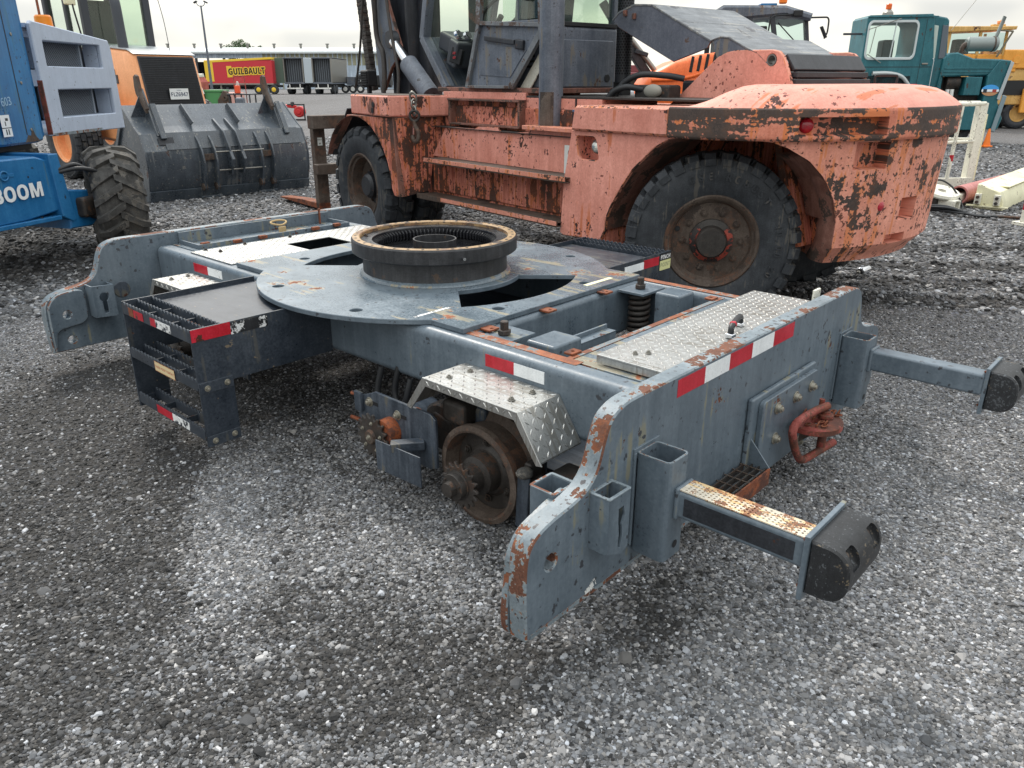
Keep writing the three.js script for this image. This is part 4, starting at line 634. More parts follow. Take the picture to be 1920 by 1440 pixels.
function wheel(parent, { pos, turn = 0, R, w, rimR, lugs = 30, depth = 0.03, style = 'rock', tyreM = M.rubber, rimM = M.rustBrown, hubM = M.rustBrown, side = 1, dish = 0.06, name = 'wheel' }) {
  const g = sub(parent, name); g.position.set(...pos); g.rotation.y = turn;
  part(g, 'tyre', tyre(R, w, rimR, lugs, depth, style), tyreM);
  const h = w / 2 * side, Z = (pts) => lathe(pts.map(([r, o]) => [r, side * o]), [0, 0, 0], 'z', 48, 0.5);
  const F = w / 2 * 0.80;
  part(g, 'rim', Z([[rimR * 0.90, -F], [rimR + 0.012, -F], [rimR + 0.012, F], [rimR * 1.0, F + 0.012], [rimR * 0.95, F + 0.004], [rimR * 0.93, F - 0.02], [rimR * 0.88, F - 0.03], [rimR * 0.84, F - dish], [rimR * 0.45, F - dish - 0.01], [rimR * 0.42, F - dish * 1.1], [0, F - dish * 1.1]]), rimM);
  return g;
}
// ---------------------------------------------------------------- the salmon heavy lift truck: x runs to its rear (s), z out to the side we see (n)
const FK = thing('lift_truck', 'salmon pink heavy lift truck with scraped round counterweight and open grey engine hood', 'lift truck', [1.22, 0, -4.91], -0.9084);
{
  const CX = -0.1, CN = -0.95, el = (th, k = 1) => [CX + 0.93 * k * Math.cos(th), CN + 1.2 * k * Math.sin(th)], D = Math.PI / 180;
  // counterweight: plan ellipse, profile by height, arch cut, pockets
  const archR = [[90, 1.195], [70, 1.195], [54.5, 1.174], [49.6, 1.144], [42.35, 1.072], [36.75, 0.972], [32.95, 0.858], [31.05, 0.741], [30.4, 0.61], [30.6, 0.503], [31.3, 0.45]];
  const archAt = (deg) => { if (deg < 30.9) return 0.45; if (deg > 89.9) return 1.195; const A = archR.slice(0, 8); for (let i = 0; i < A.length - 1; i++) if (deg <= A[i][0] && deg >= A[i + 1][0]) { const t = (deg - A[i + 1][0]) / (A[i][0] - A[i + 1][0]); return lerp(A[i + 1][1], A[i][1], t); } return lerp(0.45, 0.741, sst(deg, 30.2, 31.05)); };
  const prof = (y) => y < 0.56 ? 1 - 0.10 * (1 - sst(y, 0.44, 0.58)) - 0.035 : y < 1.178 ? lerp(0.965, 1.0, (y - 0.56) / 0.62) : 1.0;
  const pockets = [[20, 47, 1.212, 1.308, 0.085], [16, 28, 1.02, 1.168, 0.10], [-4, 5, 0.70, 0.828, 0.09], [-1, 9.5, 0.555, 0.61, 0.08]];
  const inP = (d, y) => { for (const [a, b, c, e, k] of pockets) if (d > a && d < b && y > c && y < e) return k; return 0; };
  let degs = new Set(); for (let d = -90; d <= 90; d += 1.5) degs.add(d); for (const [a, b] of pockets) for (const v of [a, b]) { degs.add(v - 0.08); degs.add(v + 0.08); } for (const d of [30.3, 30.6, 30.9, 31.2, 31.6, 32.2, 34, 35.2]) degs.add(d);
  degs = [...degs].sort((a, b) => b - a);
  const mk = (ys0, kf, lowF, pk) => gridGeo((i, j) => { const d = degs[i], lo = lowF ? lowF(d) : 0, y = Math.max(ys0[j], lo); let k = kf(y, d); if (pk) k -= inP(d, y); const [s, n] = el(d * D, k); return [s, y, n]; }, degs.length - 1, ys0.length - 1, false, (i, j) => [(90 - degs[i]) * D * 1.08, ys0[j]]);
  const lv = (a, b, st, extra) => { const o = new Set(extra); for (let y = a; y <= b + 1e-6; y += st) o.add(+y.toFixed(4)); return [...o].sort((p, q) => p - q); };
  const ed = (i, e = 0.003) => [pockets[i][2] - e, pockets[i][2] + e, pockets[i][3] - e, pockets[i][3] + e];
  const cwb = sub(FK, 'counterweight');
  const bp = toCreasedNormals(unroll(mk(lv(0.45, 1.183, 0.022, [...ed(1), ...ed(2), ...ed(3), 1.183]), (y) => prof(y), archAt, true)), 0.7);
  part(cwb, 'lower_body', bp, M.pinkWorn, 'scraped orange-pink lower body of the counterweight');
  const band = [[1.178, 0.985], [1.180, 1.030], [1.190, 1.040], ...[1.20, 1.209, 1.215, 1.23, 1.25, 1.27, 1.29, 1.305, 1.311, 1.32, 1.335].map(y => [y, 1.043]), [1.348, 1.042], [1.356, 1.034]];
  part(cwb, 'bumper_band', toCreasedNormals(unroll(mk(band.map(b => b[0]), (y) => { for (let i = 0; i < band.length - 1; i++) if (y <= band[i + 1][0]) { const t = (y - band[i][0]) / (band[i + 1][0] - band[i][0]); return lerp(band[i][1], band[i + 1][1], clamp(t, 0, 1)); } return 1.034; }, null, true)), 0.7), M.pinkHeavy, 'dark scraped band round the counterweight');
  const dome = [[1.034, 1.356], [1.0, 1.385], [0.94, 1.425], [0.87, 1.455], [0.78, 1.472], [0.66, 1.478], [0.4, 1.479], [0.05, 1.479]];
  part(cwb, 'top_dome', gridGeo((i, j) => { const d = degs[i], [k, y] = dome[j], [s, n] = el(d * D, k), e = Math.min(sst(90 - d, 0, 22), sst(d + 90, 0, 22)); return [s, lerp(1.35, y, lerp(0.06, 1, e)), n]; }, degs.length - 1, dome.length - 1, false), M.pink);
  part(cwb, 'bottom_face', gridGeo((i, j) => { const d = degs[i], [s, n] = el(d * D, (1 - j / 3) * 0.865 + 0.001); return [s, archAt(d) > 0.46 ? 1.19 : 0.451, n]; }, degs.length - 1, 3, true), M.pinkWorn);
  // lamps and reflectors in the counterweight
  const lampAt = (deg, y, k, r, m, name) => { const [s, n] = el(deg * D, k), nn = [Math.cos(deg * D) / 0.93, Math.sin(deg * D) / 1.2], L = Math.hypot(...nn); return part(cwb, name, put(lathe([[0, 0.016], [r * 0.6, 0.013], [r * 0.92, 0.006], [r, 0], [r, -0.02]], [0, 0, 0], 'y', 24, 0.8), [s, y, n], [Math.PI / 2, 0, Math.atan2(0, 1)]).applyMatrix4(new THREE.Matrix4().makeTranslation(s, y, n).multiply(new THREE.Matrix4().makeRotationY(Math.atan2(nn[0] / L, nn[1] / L))).multiply(new THREE.Matrix4().makeTranslation(-s, -y, -n))), m); };
  lampAt(44.6, 1.262, 0.962, 0.042, M.redLens, 'tail_lamp'); lampAt(14.4, 0.795, 0.970, 0.034, M.redLens, 'reflector');
  // near side: skirt with the front half of the arch, box panel above it
  const arch = [[-0.641, 0.55], [-0.635, 0.626], [-0.598, 0.705], [-0.542, 0.798], [-0.415, 0.965], [-0.238, 1.112], [-0.136, 1.164], [-0.052, 1.185]];
  const sk = sub(FK, 'side_skirt');
  { const lampHole = rrect(-0.935, -0.742, 1.0, 1.148, 0.03).map(([s, y]) => [s + (1.07 - y) * 0.25, y]).reverse();
    part(sk, 'skirt_panel', prism('xy', [[-0.06, 1.187], [-1.0, 1.187], [-1.07, 0.85], [-1.10, 0.47], [-1.06, 0.455], [-0.68, 0.475], ...arch], 0.22, 0.25, { holes: [lampHole.slice()], bevel: 0.006 }), [M.pink, M.pinkWorn]);
    part(sk, 'lamp_recess', [bx(-0.96, -0.70, 0.985, 1.16, 0.10, 0.11, 0), bx(-0.96, -0.95, 0.985, 1.16, 0.11, 0.22, 0), bx(-0.71, -0.70, 0.985, 1.16, 0.11, 0.22, 0), bx(-0.95, -0.71, 0.985, 0.99, 0.11, 0.22, 0), bx(-0.95, -0.71, 1.155, 1.16, 0.11, 0.22, 0)], M.pink);
    const lp = part(sk, 'work_lamp', put(lathe([[0, 0], [0.042, 0], [0.05, 0.02], [0.05, 0.05], [0.044, 0.055], [0, 0.06]], [0, 0, 0], 'y', 24, 0.5), [-0.815, 1.075, 0.145], [1.25, 0, -0.45]), M.steel);
    part(lp, 'lamp_lens', put(lathe([[0, 0.068], [0.03, 0.065], [0.043, 0.056]], [0, 0, 0], 'y', 24), [-0.815, 1.075, 0.145], [1.25, 0, -0.45]), M.lamp); }
  part(sk, 'box_panel', prism('xy', [[-0.97, 1.186], [-0.105, 1.186], [-0.105, 1.352], [-0.92, 1.345], [-0.945, 1.33]].reverse().slice().reverse(), -0.25, 0.288, { bevel: 0.014 }), [M.pink, M.pinkWorn]);
  part(sk, 'arch_liner', gridGeo((i, j) => { const t = i / 40; let s, y, n; if (t < 0.45) { const q = t / 0.45 * (arch.length - 1), k = Math.min(arch.length - 2, Math.floor(q)); s = lerp(arch[k][0], arch[k + 1][0], q - k); y = lerp(arch[k][1], arch[k + 1][1], q - k); n = 0.248; return [s + 0.03 * j / 4 * 0, y + 0.02 * j / 4, n - 0.11 * j]; }
    const d = lerp(88, 30.9, (t - 0.45) / 0.55), e = el(d * D, 0.985); return [e[0] - 0.10 * j * (d < 45 ? 0.75 : 0.1), archAt(d) - 0.004 + (d > 45 ? 0.01 * j : 0), e[1] - 0.10 * j * (d < 45 ? 0.4 : 1)]; }, 40, 4, true), M.archRust, 'rusty brown inside of the wheel arch');
  { const lipR = []; part(sk, 'arch_edge', gridGeo((i, j) => { const y = lerp(0.45, 1.0, i / 14), dg = y > 0.97 ? 36.7 : y > 0.858 ? lerp(32.95, 36.75, (y - 0.858) / 0.114) : y > 0.741 ? lerp(31.05, 32.95, (y - 0.741) / 0.117) : 30.7, e = el(dg * D, prof(y) * 1.002), q = j / 4; return [e[0] - 0.20 * q, y, e[1] + 0.02 * q - 0.16 * q * q]; }, 14, 4, false), M.archRust); }
  part(FK, 'arch_wall', [bx(-0.75, 0.40, 0.46, 1.19, -0.90, -0.88, 0), bx(-0.70, -0.66, 0.3, 1.19, -0.6, 0.22, 0)], M.pinkRust, 'rusty inner wall of the wheel arch');
  part(FK, 'arch_brace', [box(0.05, 0.7, 0.22, [0.30, 0.85, -0.48], [0, 0, 0.3]), box(0.05, 0.5, 0.2, [-0.42, 0.95, -0.45], [0, 0, -0.5])], M.pinkRust);
  // rear wheel, steered outwards
  const rearW = wheel(FK, { pos: [-0.02, 0.545, -0.10], turn: 0.70, R: 0.545, w: 0.30, rimR: 0.285, lugs: 32, depth: 0.032, dish: 0.055 });
  { const z = 0.15 * 0.8 - 0.055;
    part(rearW, 'hub', lathe([[0, z + 0.10], [0.085, z + 0.10], [0.095, z + 0.085], [0.10, z + 0.02], [0.135, z + 0.005], [0.138, z - 0.01]], [0, 0, 0], 'z', 40, 0.5), M.greasy);
    part(rearW, 'red_hub_paint', [lathe([[0.098, z + 0.072], [0.103, z + 0.03], [0.137, z + 0.008]], [0, 0, 0], 'z', 16, 0.5, 0.2, 1.9), lathe([[0.098, z + 0.072], [0.103, z + 0.03], [0.137, z + 0.008]], [0, 0, 0], 'z', 10, 0.5, 3.9, 4.7)], worn(512, 0.3, { base: [158, 70, 56], vary: 8, streak: 0, rustAt: -0.1, rustMid: [52, 46, 44], rustDark: [44, 40, 40], rough: 0.6, seedx: 0.5 }));
    part(rearW, 'lock_ring', lathe([[0.262, z + 0.050], [0.272, z + 0.058], [0.28, z + 0.050]], [0, 0, 0], 'z', 48, 0.9), M.rustBrown);
    for (let i = 0; i < 10; i++) { const t = i * 0.6283; part(rearW, 'wheel_nut', bolt([0.182 * Math.cos(t), 0.182 * Math.sin(t), z - 0.006], 'z', 0.018), M.rustBrown); }
    part(rearW, 'valve_hole', cyl(0.017, 0.004, [-0.215, 0.07, z + 0.004], 'z', 16), M.dark);
    const letters = (txt, t0, dt, size) => txt.split('').forEach((ch, i) => { if (ch === ' ') return; const t = t0 - i * dt, g = strip(new TextGeometry(ch, { font, size, depth: 0.010, curveSegments: 3, bevelEnabled: false })); g.computeBoundingBox(); g.translate(-g.boundingBox.max.x / 2, -size / 2, 0); part(rearW, 'tyre_letter', put(g, [0.41 * Math.cos(t), 0.41 * Math.sin(t), 0.1475], [0, 0, t - Math.PI / 2]), M.rubber); });
    letters('CSE ROBUST', 1.95, 0.138, 0.046); letters('10.00-20', 0.30, 0.11, 0.04); }
  const frontW = wheel(FK, { pos: [-3.80, 0.545, 0.30], R: 0.55, w: 0.30, rimR: 0.30, lugs: 22, depth: 0.035, dish: 0.13, rimM: M.rustBrown });
  part(frontW, 'hub', lathe([[0, 0.085], [0.09, 0.085], [0.115, 0.06], [0.12, 0.0], [0.17, -0.01]], [0, 0, 0], 'z', 36, 0.5), M.black);
  for (let i = 0; i < 10; i++) { const t = i * 0.6283; part(frontW, 'wheel_nut', bolt([0.145 * Math.cos(t), 0.145 * Math.sin(t), -0.008], 'z', 0.016), M.rustBrown); }
  wheel(FK, { pos: [-3.80, 0.545, -0.06], R: 0.55, w: 0.30, rimR: 0.30, lugs: 22, depth: 0.035, dish: 0.1 });
  wheel(FK, { pos: [-3.80, 0.545, -2.0], R: 0.55, w: 0.30, rimR: 0.30, lugs: 22, depth: 0.035, dish: 0.1, side: -1 });
  wheel(FK, { pos: [-0.3, 0.545, -1.5], R: 0.545, w: 0.30, rimR: 0.285, lugs: 22, depth: 0.03, side: -1, turn: 0.7 });
  // main frame, ladder side
  part(FK, 'frame', [bx(-3.15, -0.9, 0.50, 1.12, -1.9, 0.08, 0.01), bx(-3.1, -1.1, 1.12, 1.30, -1.9, -0.02, 0.01)], M.pinkRust); part(FK, 'rear_frame', bx(-0.9, 0.3, 0.55, 1.30, -1.5, -0.9, 0.01), M.pinkRust);
  part(FK, 'frame_plate', prism('xy', [[-3.02, 0.865], [-1.08, 0.865], [-1.08, 1.165], [-1.62, 1.165], [-1.66, 1.13], [-2.0, 1.115], [-2.04, 1.15], [-2.30, 1.148], [-2.36, 1.125], [-2.62, 1.125], [-2.80, 1.12]], 0.085, 0.10, { bevel: 0.004 }), [M.pinkMid, M.pinkRust]);
  part(FK, 'frame_plate', prism('xy', [[-3.02, 0.565], [-1.08, 0.565], [-1.08, 0.85], [-3.02, 0.85]], 0.082, 0.097, { bevel: 0.004 }), [M.pinkRust, M.pinkRust], 'rust streaked lower plate between the steps');
  const step = (s0, s1, y) => part(FK, 'step', [bx(s0, s1, y - 0.045, y - 0.036, 0.10, 0.30, 0.003), bx(s0, s1, y - 0.042, y, 0.288, 0.30, 0.004), bx(s0, s1, y - 0.016, y - 0.008, 0.10, 0.29, 0.002)], M.rustBrown);
  const stepEdge = (s0, s1, y) => part(FK, 'step_edge', bx(s0, s1, y - 0.034, y - 0.002, 0.300, 0.304, 0.001), M.pinkWorn);
  step(-3.0, -1.08, 0.557); stepEdge(-2.6, -1.08, 0.557); step(-2.86, -1.0, 0.875); stepEdge(-2.86, -1.0, 0.875);
  part(FK, 'upper_ledge', [bx(-1.66, -1.0, 1.155, 1.185, 0.02, 0.16, 0.004)], M.pinkWorn);
  const slot = sub(FK, 'step_recess');
  part(slot, 'recess_back', bx(-2.80, -1.86, 1.155, 1.345, -0.05, -0.04, 0), M.pinkRust);
  part(slot, 'recess_frame', [bx(-2.84, -1.84, 1.340, 1.356, -0.05, 0.05, 0.003), bx(-2.82, -1.84, 1.145, 1.16, -0.05, 0.05, 0.003), bx(-2.84, -2.81, 1.145, 1.35, -0.05, 0.04, 0.003), bx(-1.865, -1.84, 1.145, 1.35, -0.05, 0.04, 0.003)], M.archRust);
  part(FK, 'upper_side', [bx(-1.84, -1.0, 1.16, 1.375, -0.6, -0.03, 0.004), bx(-3.0, -1.84, 1.356, 1.41, -0.6, -0.02, 0.004)], M.pink);
  part(FK, 'dark_deck', [bx(-2.0, -0.1, 1.375, 1.39, -1.6, -0.03, 0.003), bx(-3.0, -1.0, 1.118, 1.124, -0.1, 0.12, 0)], M.greasy);
  print(FK, 'plate_sign', 0.20, 0.20, write('CAP\n36', '#22262a', '#d6d8d4', 'bold', 0.7), [-1.13, 0.965, 0.1055], [0, 0, 0], 128);
  const bk = part(FK, 'buckle', bx(-1.29, -1.24, 1.245, 1.30, -0.028, -0.015, 0.003), M.dark); part(bk, 'buckle_clip', bx(-1.287, -1.243, 1.285, 1.302, -0.02, -0.012, 0.002), M.chrome); part(bk, 'strap', bx(-1.272, -1.258, 1.30, 1.375, -0.03, -0.024, 0), M.dark);
  // front mudguard box over the drive wheel
  const fd = sub(FK, 'mudguard');
  part(fd, 'guard_box', prism('xz', [[-3.96, -0.05], [-2.92, -0.05], [-3.06, 0.51], [-3.10, 0.52], [-3.92, 0.42], [-3.96, 0.38]], 1.205, 1.378, { bevel: 0.012 }), [M.rustBrown, M.pinkMid]);
  part(fd, 'top_rust', prism('xz', [[-3.93, -0.04], [-2.98, -0.04], [-3.09, 0.48], [-3.90, 0.40]], 1.378, 1.381, { bevel: 0 }), M.rustBrown);
  const ga = []; for (let i = 0; i <= 14; i++) { const t = lerp(2.75, 0.05, i / 14); ga.push([-3.80 + 0.66 * Math.cos(t), 0.56 + 0.63 * Math.sin(t)]); }
  part(fd, 'side_wall', prism('xy', [[-3.06, 1.20], [-3.93, 1.20], ...ga.filter(p => p[1] < 1.195), [-3.10, 0.53], [-3.02, 0.53]], 0.40, 0.47, { bevel: 0.006 }), [M.pinkRust, M.archRust]);
  part(fd, 'rear_wall', prism('zy', [[0.47, 1.20], [-0.05, 1.20], [-0.02, 0.88], [0.10, 0.80], [0.14, 0.56], [0.40, 0.53]], -3.045, -3.02, { bevel: 0.004 }), [M.pinkRust, M.pinkRust], 'heavily rusted rear wall of the mudguard');
  part(fd, 'torn_patch', [prism('xy', circ(-3.38, 1.285, 0.055, 12, false).map(([s, y], i) => [s + 0.012 * Math.sin(i * 5), y + 0.035 * Math.sin(i * 2.3)]), 0.498, 0.503, { bevel: 0 })], M.archRust);
  part(fd, 'key_slot', [bx(-3.375, -3.335, 1.23, 1.275, 0.500, 0.5055, 0.004), cyl(0.025, 0.006, [-3.34, 1.30, 0.502], 'z', 14)], M.dark);
  part(fd, 'rubber_flap', bar([-4.0, 1.25, 0.2], [-4.40, 0.80, 0.2], 0.45, 0.012, 0.002), M.black);
  // lifting hook on its chain
  const hk = sub(FK, 'chain_hook');
  part(hk, 'shackle', put(strip(new THREE.TorusGeometry(0.03, 0.009, 8, 16)), [-2.935, 1.36, 0.33], [0.2, 0.6, 0], [1, 1.5, 1]), M.steel);
  for (let i = 0; i < 2; i++) part(hk, 'chain_link', put(strip(new THREE.TorusGeometry(0.024, 0.009, 8, 16)), [-2.92, 1.31 - i * 0.055, 0.335], [0, i ? 0.2 : 1.6, 0], [1, 1.45, 1]), M.steel);
  part(hk, 'hook_ring', put(strip(new THREE.TorusGeometry(0.042, 0.013, 8, 20)), [-2.91, 1.215, 0.34], [0, 0.7, 0]), M.greasy);
  part(hk, 'hook', [tube([[-2.915, 1.175, 0.34], [-2.905, 1.135, 0.34], [-2.86, 1.09, 0.34], [-2.855, 1.045, 0.34], [-2.89, 1.005, 0.34], [-2.935, 1.015, 0.34], [-2.955, 1.05, 0.34]], 0.019, 40, 10)], M.rustBrown);
  part(hk, 'safety_latch', bar([-2.925, 1.14, 0.345], [-2.935, 1.06, 0.345], 0.012, 0.008, 0.002), M.chrome);
  // cab
  const cab = sub(FK, 'cab');
  const post = (A, B, w = 0.075, d = 0.07) => part(cab, 'pillar', bar(A, B, d, w, 0.008, [0, 0, 1]), M.steelGrey);
  part(cab, 'cab_floor', bx(-3.12, -1.62, 1.405, 1.445, -0.9, -0.04, 0.008), M.archRust);
  post([-3.02, 1.43, -0.10], [-3.43, 1.86, -0.12], 0.09); post([-3.43, 1.85, -0.12], [-3.22, 2.62, -0.12], 0.085); post([-3.02, 1.43, -0.84], [-3.43, 1.86, -0.84]); post([-3.43, 1.85, -0.84], [-3.22, 2.62, -0.84]);
  post([-2.10, 1.43, -0.14], [-1.98, 2.62, -0.14]); post([-1.70, 1.9, -0.16], [-1.72, 2.62, -0.16], 0.05); post([-1.70, 1.9, -0.80], [-1.72, 2.62, -0.80], 0.05);
  part(cab, 'roof', bx(-3.28, -1.62, 2.60, 2.72, -0.9, -0.05, 0.04, 2), M.steelGrey);
  part(cab, 'front_pane', prism('xy', [[0, 0], [0.70, 0], [0.70, 0.78], [0, 0.78]], -0.003, 0.003, { bevel: 0 }).rotateY(Math.PI / 2).rotateZ(-0.265).translate(-3.43, 1.87, -0.13), M.glass);
  part(cab, 'dark_interior', [bx(-3.05, -1.72, 1.446, 1.455, -0.82, -0.12, 0), bar([-3.03, 1.45, -0.48], [-3.42, 1.86, -0.48], 0.66, 0.02, 0), bx(-3.4, -1.7, 1.44, 1.88, -0.85, -0.83, 0), bx(-2.05, -1.95, 1.44, 1.90, -0.82, -0.2, 0)], M.navyDeep);
  part(cab, 'side_pane', bx(-3.2, -1.75, 1.88, 2.6, -0.845, -0.84, 0), M.glass);
  const dash = part(cab, 'dashboard', [box(0.30, 0.16, 0.62, [-3.14, 1.80, -0.48], [0, 0, -0.3], 0.03, 2), box(0.14, 0.22, 0.16, [-3.03, 1.72, -0.22], [0, 0, -0.35], 0.02, 2)], M.darkGrey);
  for (const [s, y, n] of [[-2.97, 1.865, -0.28], [-2.955, 1.87, -0.17]]) { const gp = part(dash, 'gauge', put(lathe([[0, 0.014], [0.035, 0.014], [0.042, 0.008], [0.042, -0.02]], [0, 0, 0], 'y', 22, 0.5), [s, y, n], [0, 0.4, -1.1]), M.chrome); part(gp, 'gauge_face', put(lathe([[0, 0.0155], [0.033, 0.0155]], [0, 0, 0], 'y', 20), [s, y, n], [0, 0.4, -1.1]), M.darkGrey); }
  part(dash, 'switch_panel', box(0.11, 0.13, 0.05, [-2.99, 1.70, -0.17], [0, 0.5, -0.3], 0.008), M.dark);
  for (let i = 0; i < 2; i++) for (let j = 0; j < 3; j++) part(dash, 'switch', box(0.014, 0.022, 0.008, [-3.015 + j * 0.022, 1.722 - i * 0.036, -0.135], [0, 0.5, -0.3], 0.002), plain(0x8c2a30, 0.5));
  const seat = sub(cab, 'seat'); part(seat, 'cushion', [bx(-2.70, -2.25, 1.70, 1.82, -0.74, -0.26, 0.05, 2)], M.seat); part(seat, 'backrest', box(0.13, 0.62, 0.50, [-2.15, 2.08, -0.5], [0, 0, -0.12], 0.05, 2), M.seat); part(seat, 'headrest', box(0.10, 0.20, 0.30, [-2.07, 2.48, -0.5], [0, 0, -0.12], 0.04, 2), M.seat);
  const st = part(cab, 'steering_column', rod([-3.0, 1.75, -0.48], [-2.75, 2.02, -0.48], 0.025), M.dark); part(st, 'steering_wheel', put(strip(new THREE.TorusGeometry(0.19, 0.016, 8, 28)), [-2.74, 2.04, -0.48], [Math.PI / 2, 0.75, 0]), M.dark);
  // the door, folded back against the cab
  const dr = sub(cab, 'door');
  part(dr, 'door_skin', prism('xy', [[-2.62, 1.444], [-2.01, 1.444], [-1.65, 1.82], [-1.67, 1.92], [-2.44, 1.93]], -0.055, -0.035, { bevel: 0.004 }), [M.steelGrey, M.steelGrey]);
  part(dr, 'door_frame', [bar([-2.63, 1.45, -0.02], [-2.03, 1.45, -0.02], 0.04, 0.022, 0.003), bar([-2.62, 1.45, -0.02], [-2.44, 1.93, -0.02], 0.03, 0.04, 0.003), bar([-2.46, 1.93, -0.02], [-1.66, 1.88, -0.02], 0.03, 0.03, 0.003), bar([-2.02, 1.45, -0.02], [-1.645, 1.84, -0.02], 0.034, 0.05, 0.003), bar([-2.44, 1.92, -0.02], [-2.40, 2.58, -0.02], 0.035, 0.06, 0.003), bar([-1.655, 1.83, -0.02], [-1.68, 2.58, -0.02], 0.035, 0.045, 0.003), bar([-2.4, 2.58, -0.02], [-1.68, 2.58, -0.02], 0.035, 0.04, 0.003)], M.doorFrame);
  part(dr, 'door_edge', prism('xy', [[-2.0, 1.44], [-1.87, 1.438], [-1.575, 1.775], [-1.575, 1.812], [-1.645, 1.825]], -0.105, -0.09, { bevel: 0.004 }), M.cream);
  part(dr, 'door_pane', bx(-2.40, -1.70, 1.93, 2.56, -0.045, -0.04, 0), M.glass);
  part(dr, 'pane_bar', bx(-1.955, -1.945, 1.93, 2.56, -0.04, -0.03, 0.002), M.steelGrey);
  const dh = part(dr, 'door_handle', bar([-2.36, 1.815, -0.015], [-1.97, 1.772, -0.015], 0.022, 0.035, 0.006), M.black); part(dh, 'latch', box(0.10, 0.07, 0.03, [-1.915, 1.755, -0.022], [0, 0, -0.12], 0.01), M.black);
  part(dr, 'inner_panel', prism('xy', [[-2.46, 1.54], [-2.05, 1.52], [-1.84, 1.72], [-2.38, 1.78]], -0.036, -0.030, { bevel: 0.003 }), [M.steelGrey, M.steelGrey]);
  part(dr, 'mirror_arm', box(0.10, 0.03, 0.03, [-1.85, 2.07, -0.01], [0, 0.3, -0.2], 0.008), M.dark);
  // rear cab body: grey moulded panel with vents, rear quarter glass
  part(cab, 'rear_panel', bx(-2.08, -1.66, 1.415, 1.885, -0.82, -0.12, 0.03, 3), M.steelGrey);
  part(cab, 'recessed_panel', [prism('zy', rrect(-0.77, -0.20, 1.45, 1.79, 0.025), -1.66, -1.645, { bevel: 0.006 })], M.steelGrey);
  for (let i = 0; i < 4; i++) part(cab, 'vent', box(0.16, 0.016, 0.01, [-1.93, 1.60 + i * 0.036, -0.119], [0, 0, 0.03], 0.004), M.dark);
  part(cab, 'cap', cyl(0.03, 0.01, [-1.643, 1.515, -0.70], 'x', 20), M.dark);
  part(cab, 'rear_pane', bx(-1.70, -1.695, 1.90, 2.6, -0.80, -0.16, 0), M.glass);
  part(cab, 'pane_seal', bx(-1.73, -1.655, 1.882, 1.912, -0.82, -0.13, 0.004), M.dark);
  part(FK, 'support_post', lathe([[0, 1.15], [0.088, 1.15], [0.09, 1.16], [0.09, 2.75], [0, 2.75]], [-1.515, 0, 0.0], 'y', 32, 0.5), M.steelGrey, 'thick grey steel post beside the cab');
  part(FK, 'post_rust', lathe([[0.0905, 1.15], [0.0912, 1.30], [0.0908, 1.42]], [-1.515, 0, 0.0], 'y', 10, 0.8, -0.2, 1.3), M.rustBrown);
  // perforated exhaust guard
  { const ex = sub(FK, 'exhaust'); part(ex, 'guard_tube', cyl(0.062, 1.3, [-1.50, 2.13, -0.73], 'y', 32), M.black); const hs = []; for (let i = 0; i < 46; i++) for (let j = 0; j < 18; j++) { const t = (j + (i & 1) * 0.5) / 18 * 6.283; if (Math.sin(t) < -0.6) continue; hs.push(put(strip(new THREE.CircleGeometry(0.0072, 6)), [0, 0, 0.0628]).rotateY(t).translate(-1.50, 1.55 + i * 0.019, -0.73)); } const hm = part(ex, 'perforation', hs, plain(0x0b0c0e, 0.9)); hm.userData.kind = 'stuff'; part(ex, 'exhaust_foot', bx(-1.55, -1.45, 1.38, 1.49, -0.78, -0.68, 0.004), M.dark); }
  // engine hood swung open, its rear half, grille slats, and the two lifting cheeks
  const openH = [[-1.405, 1.915], [-1.34, 1.965], [-1.19, 2.005], [-1.02, 1.992], [-0.755, 1.868], [-0.475, 1.742], [-0.50, 1.70], [-0.79, 1.62], [-1.34, 1.862]];
  { const h = sub(FK, 'open_hood'); part(h, 'side_panel', prism('xy', openH.slice().reverse(), -0.515, -0.50, { bevel: 0.004 }), [M.hoodGrey, M.archRust]); 
    const tp = openH.slice(0, 6); part(h, 'top_sheet', tp.slice(0, -1).map((p, i) => bar([p[0], p[1], -0.96], [tp[i + 1][0], tp[i + 1][1], -0.96], 0.93, 0.014, 0.004)), M.hoodTop);
    for (const [s, y] of [[-1.27, 1.955], [-1.18, 1.93]]) part(h, 'catch', bx(s - 0.015, s + 0.015, y - 0.02, y + 0.02, -0.50, -0.48, 0.004), M.archRust); }
  const clH = [[-0.47, 1.745], [-0.40, 1.765], [-0.33, 1.757], [-0.18, 1.688], [-0.10, 1.66], [-0.02, 1.60], [-0.4, 1.60]];
  { const h = sub(FK, 'rear_hood'); part(h, 'side_panel', prism('xy', clH.slice().reverse(), -0.515, -0.50, { bevel: 0.004 }), [M.steelGrey, M.archRust]); part(h, 'side_panel', prism('xy', clH.slice().reverse(), -1.42, -1.405, { bevel: 0.004 }), M.steelGrey);
    const tp = clH.slice(0, 6); part(h, 'top_sheet', tp.slice(0, -1).map((p, i) => bar([p[0], p[1], -0.96], [tp[i + 1][0], tp[i + 1][1], -0.96], 0.93, 0.012, 0.004)), M.hoodTop); }
  part(FK, 'grille_panel', [box(0.02, 0.115, 0.84, [0.115, 1.603, -0.96], [0, 0, 0.65], 0.006)], M.black); part(FK, 'grille_panel', bx(0.06, 0.175, 1.515, 1.55, -1.38, -0.54, 0.006), M.black); part(FK, 'grille_panel', bx(0.06, 0.185, 1.455, 1.508, -1.40, -0.52, 0.006), M.black);
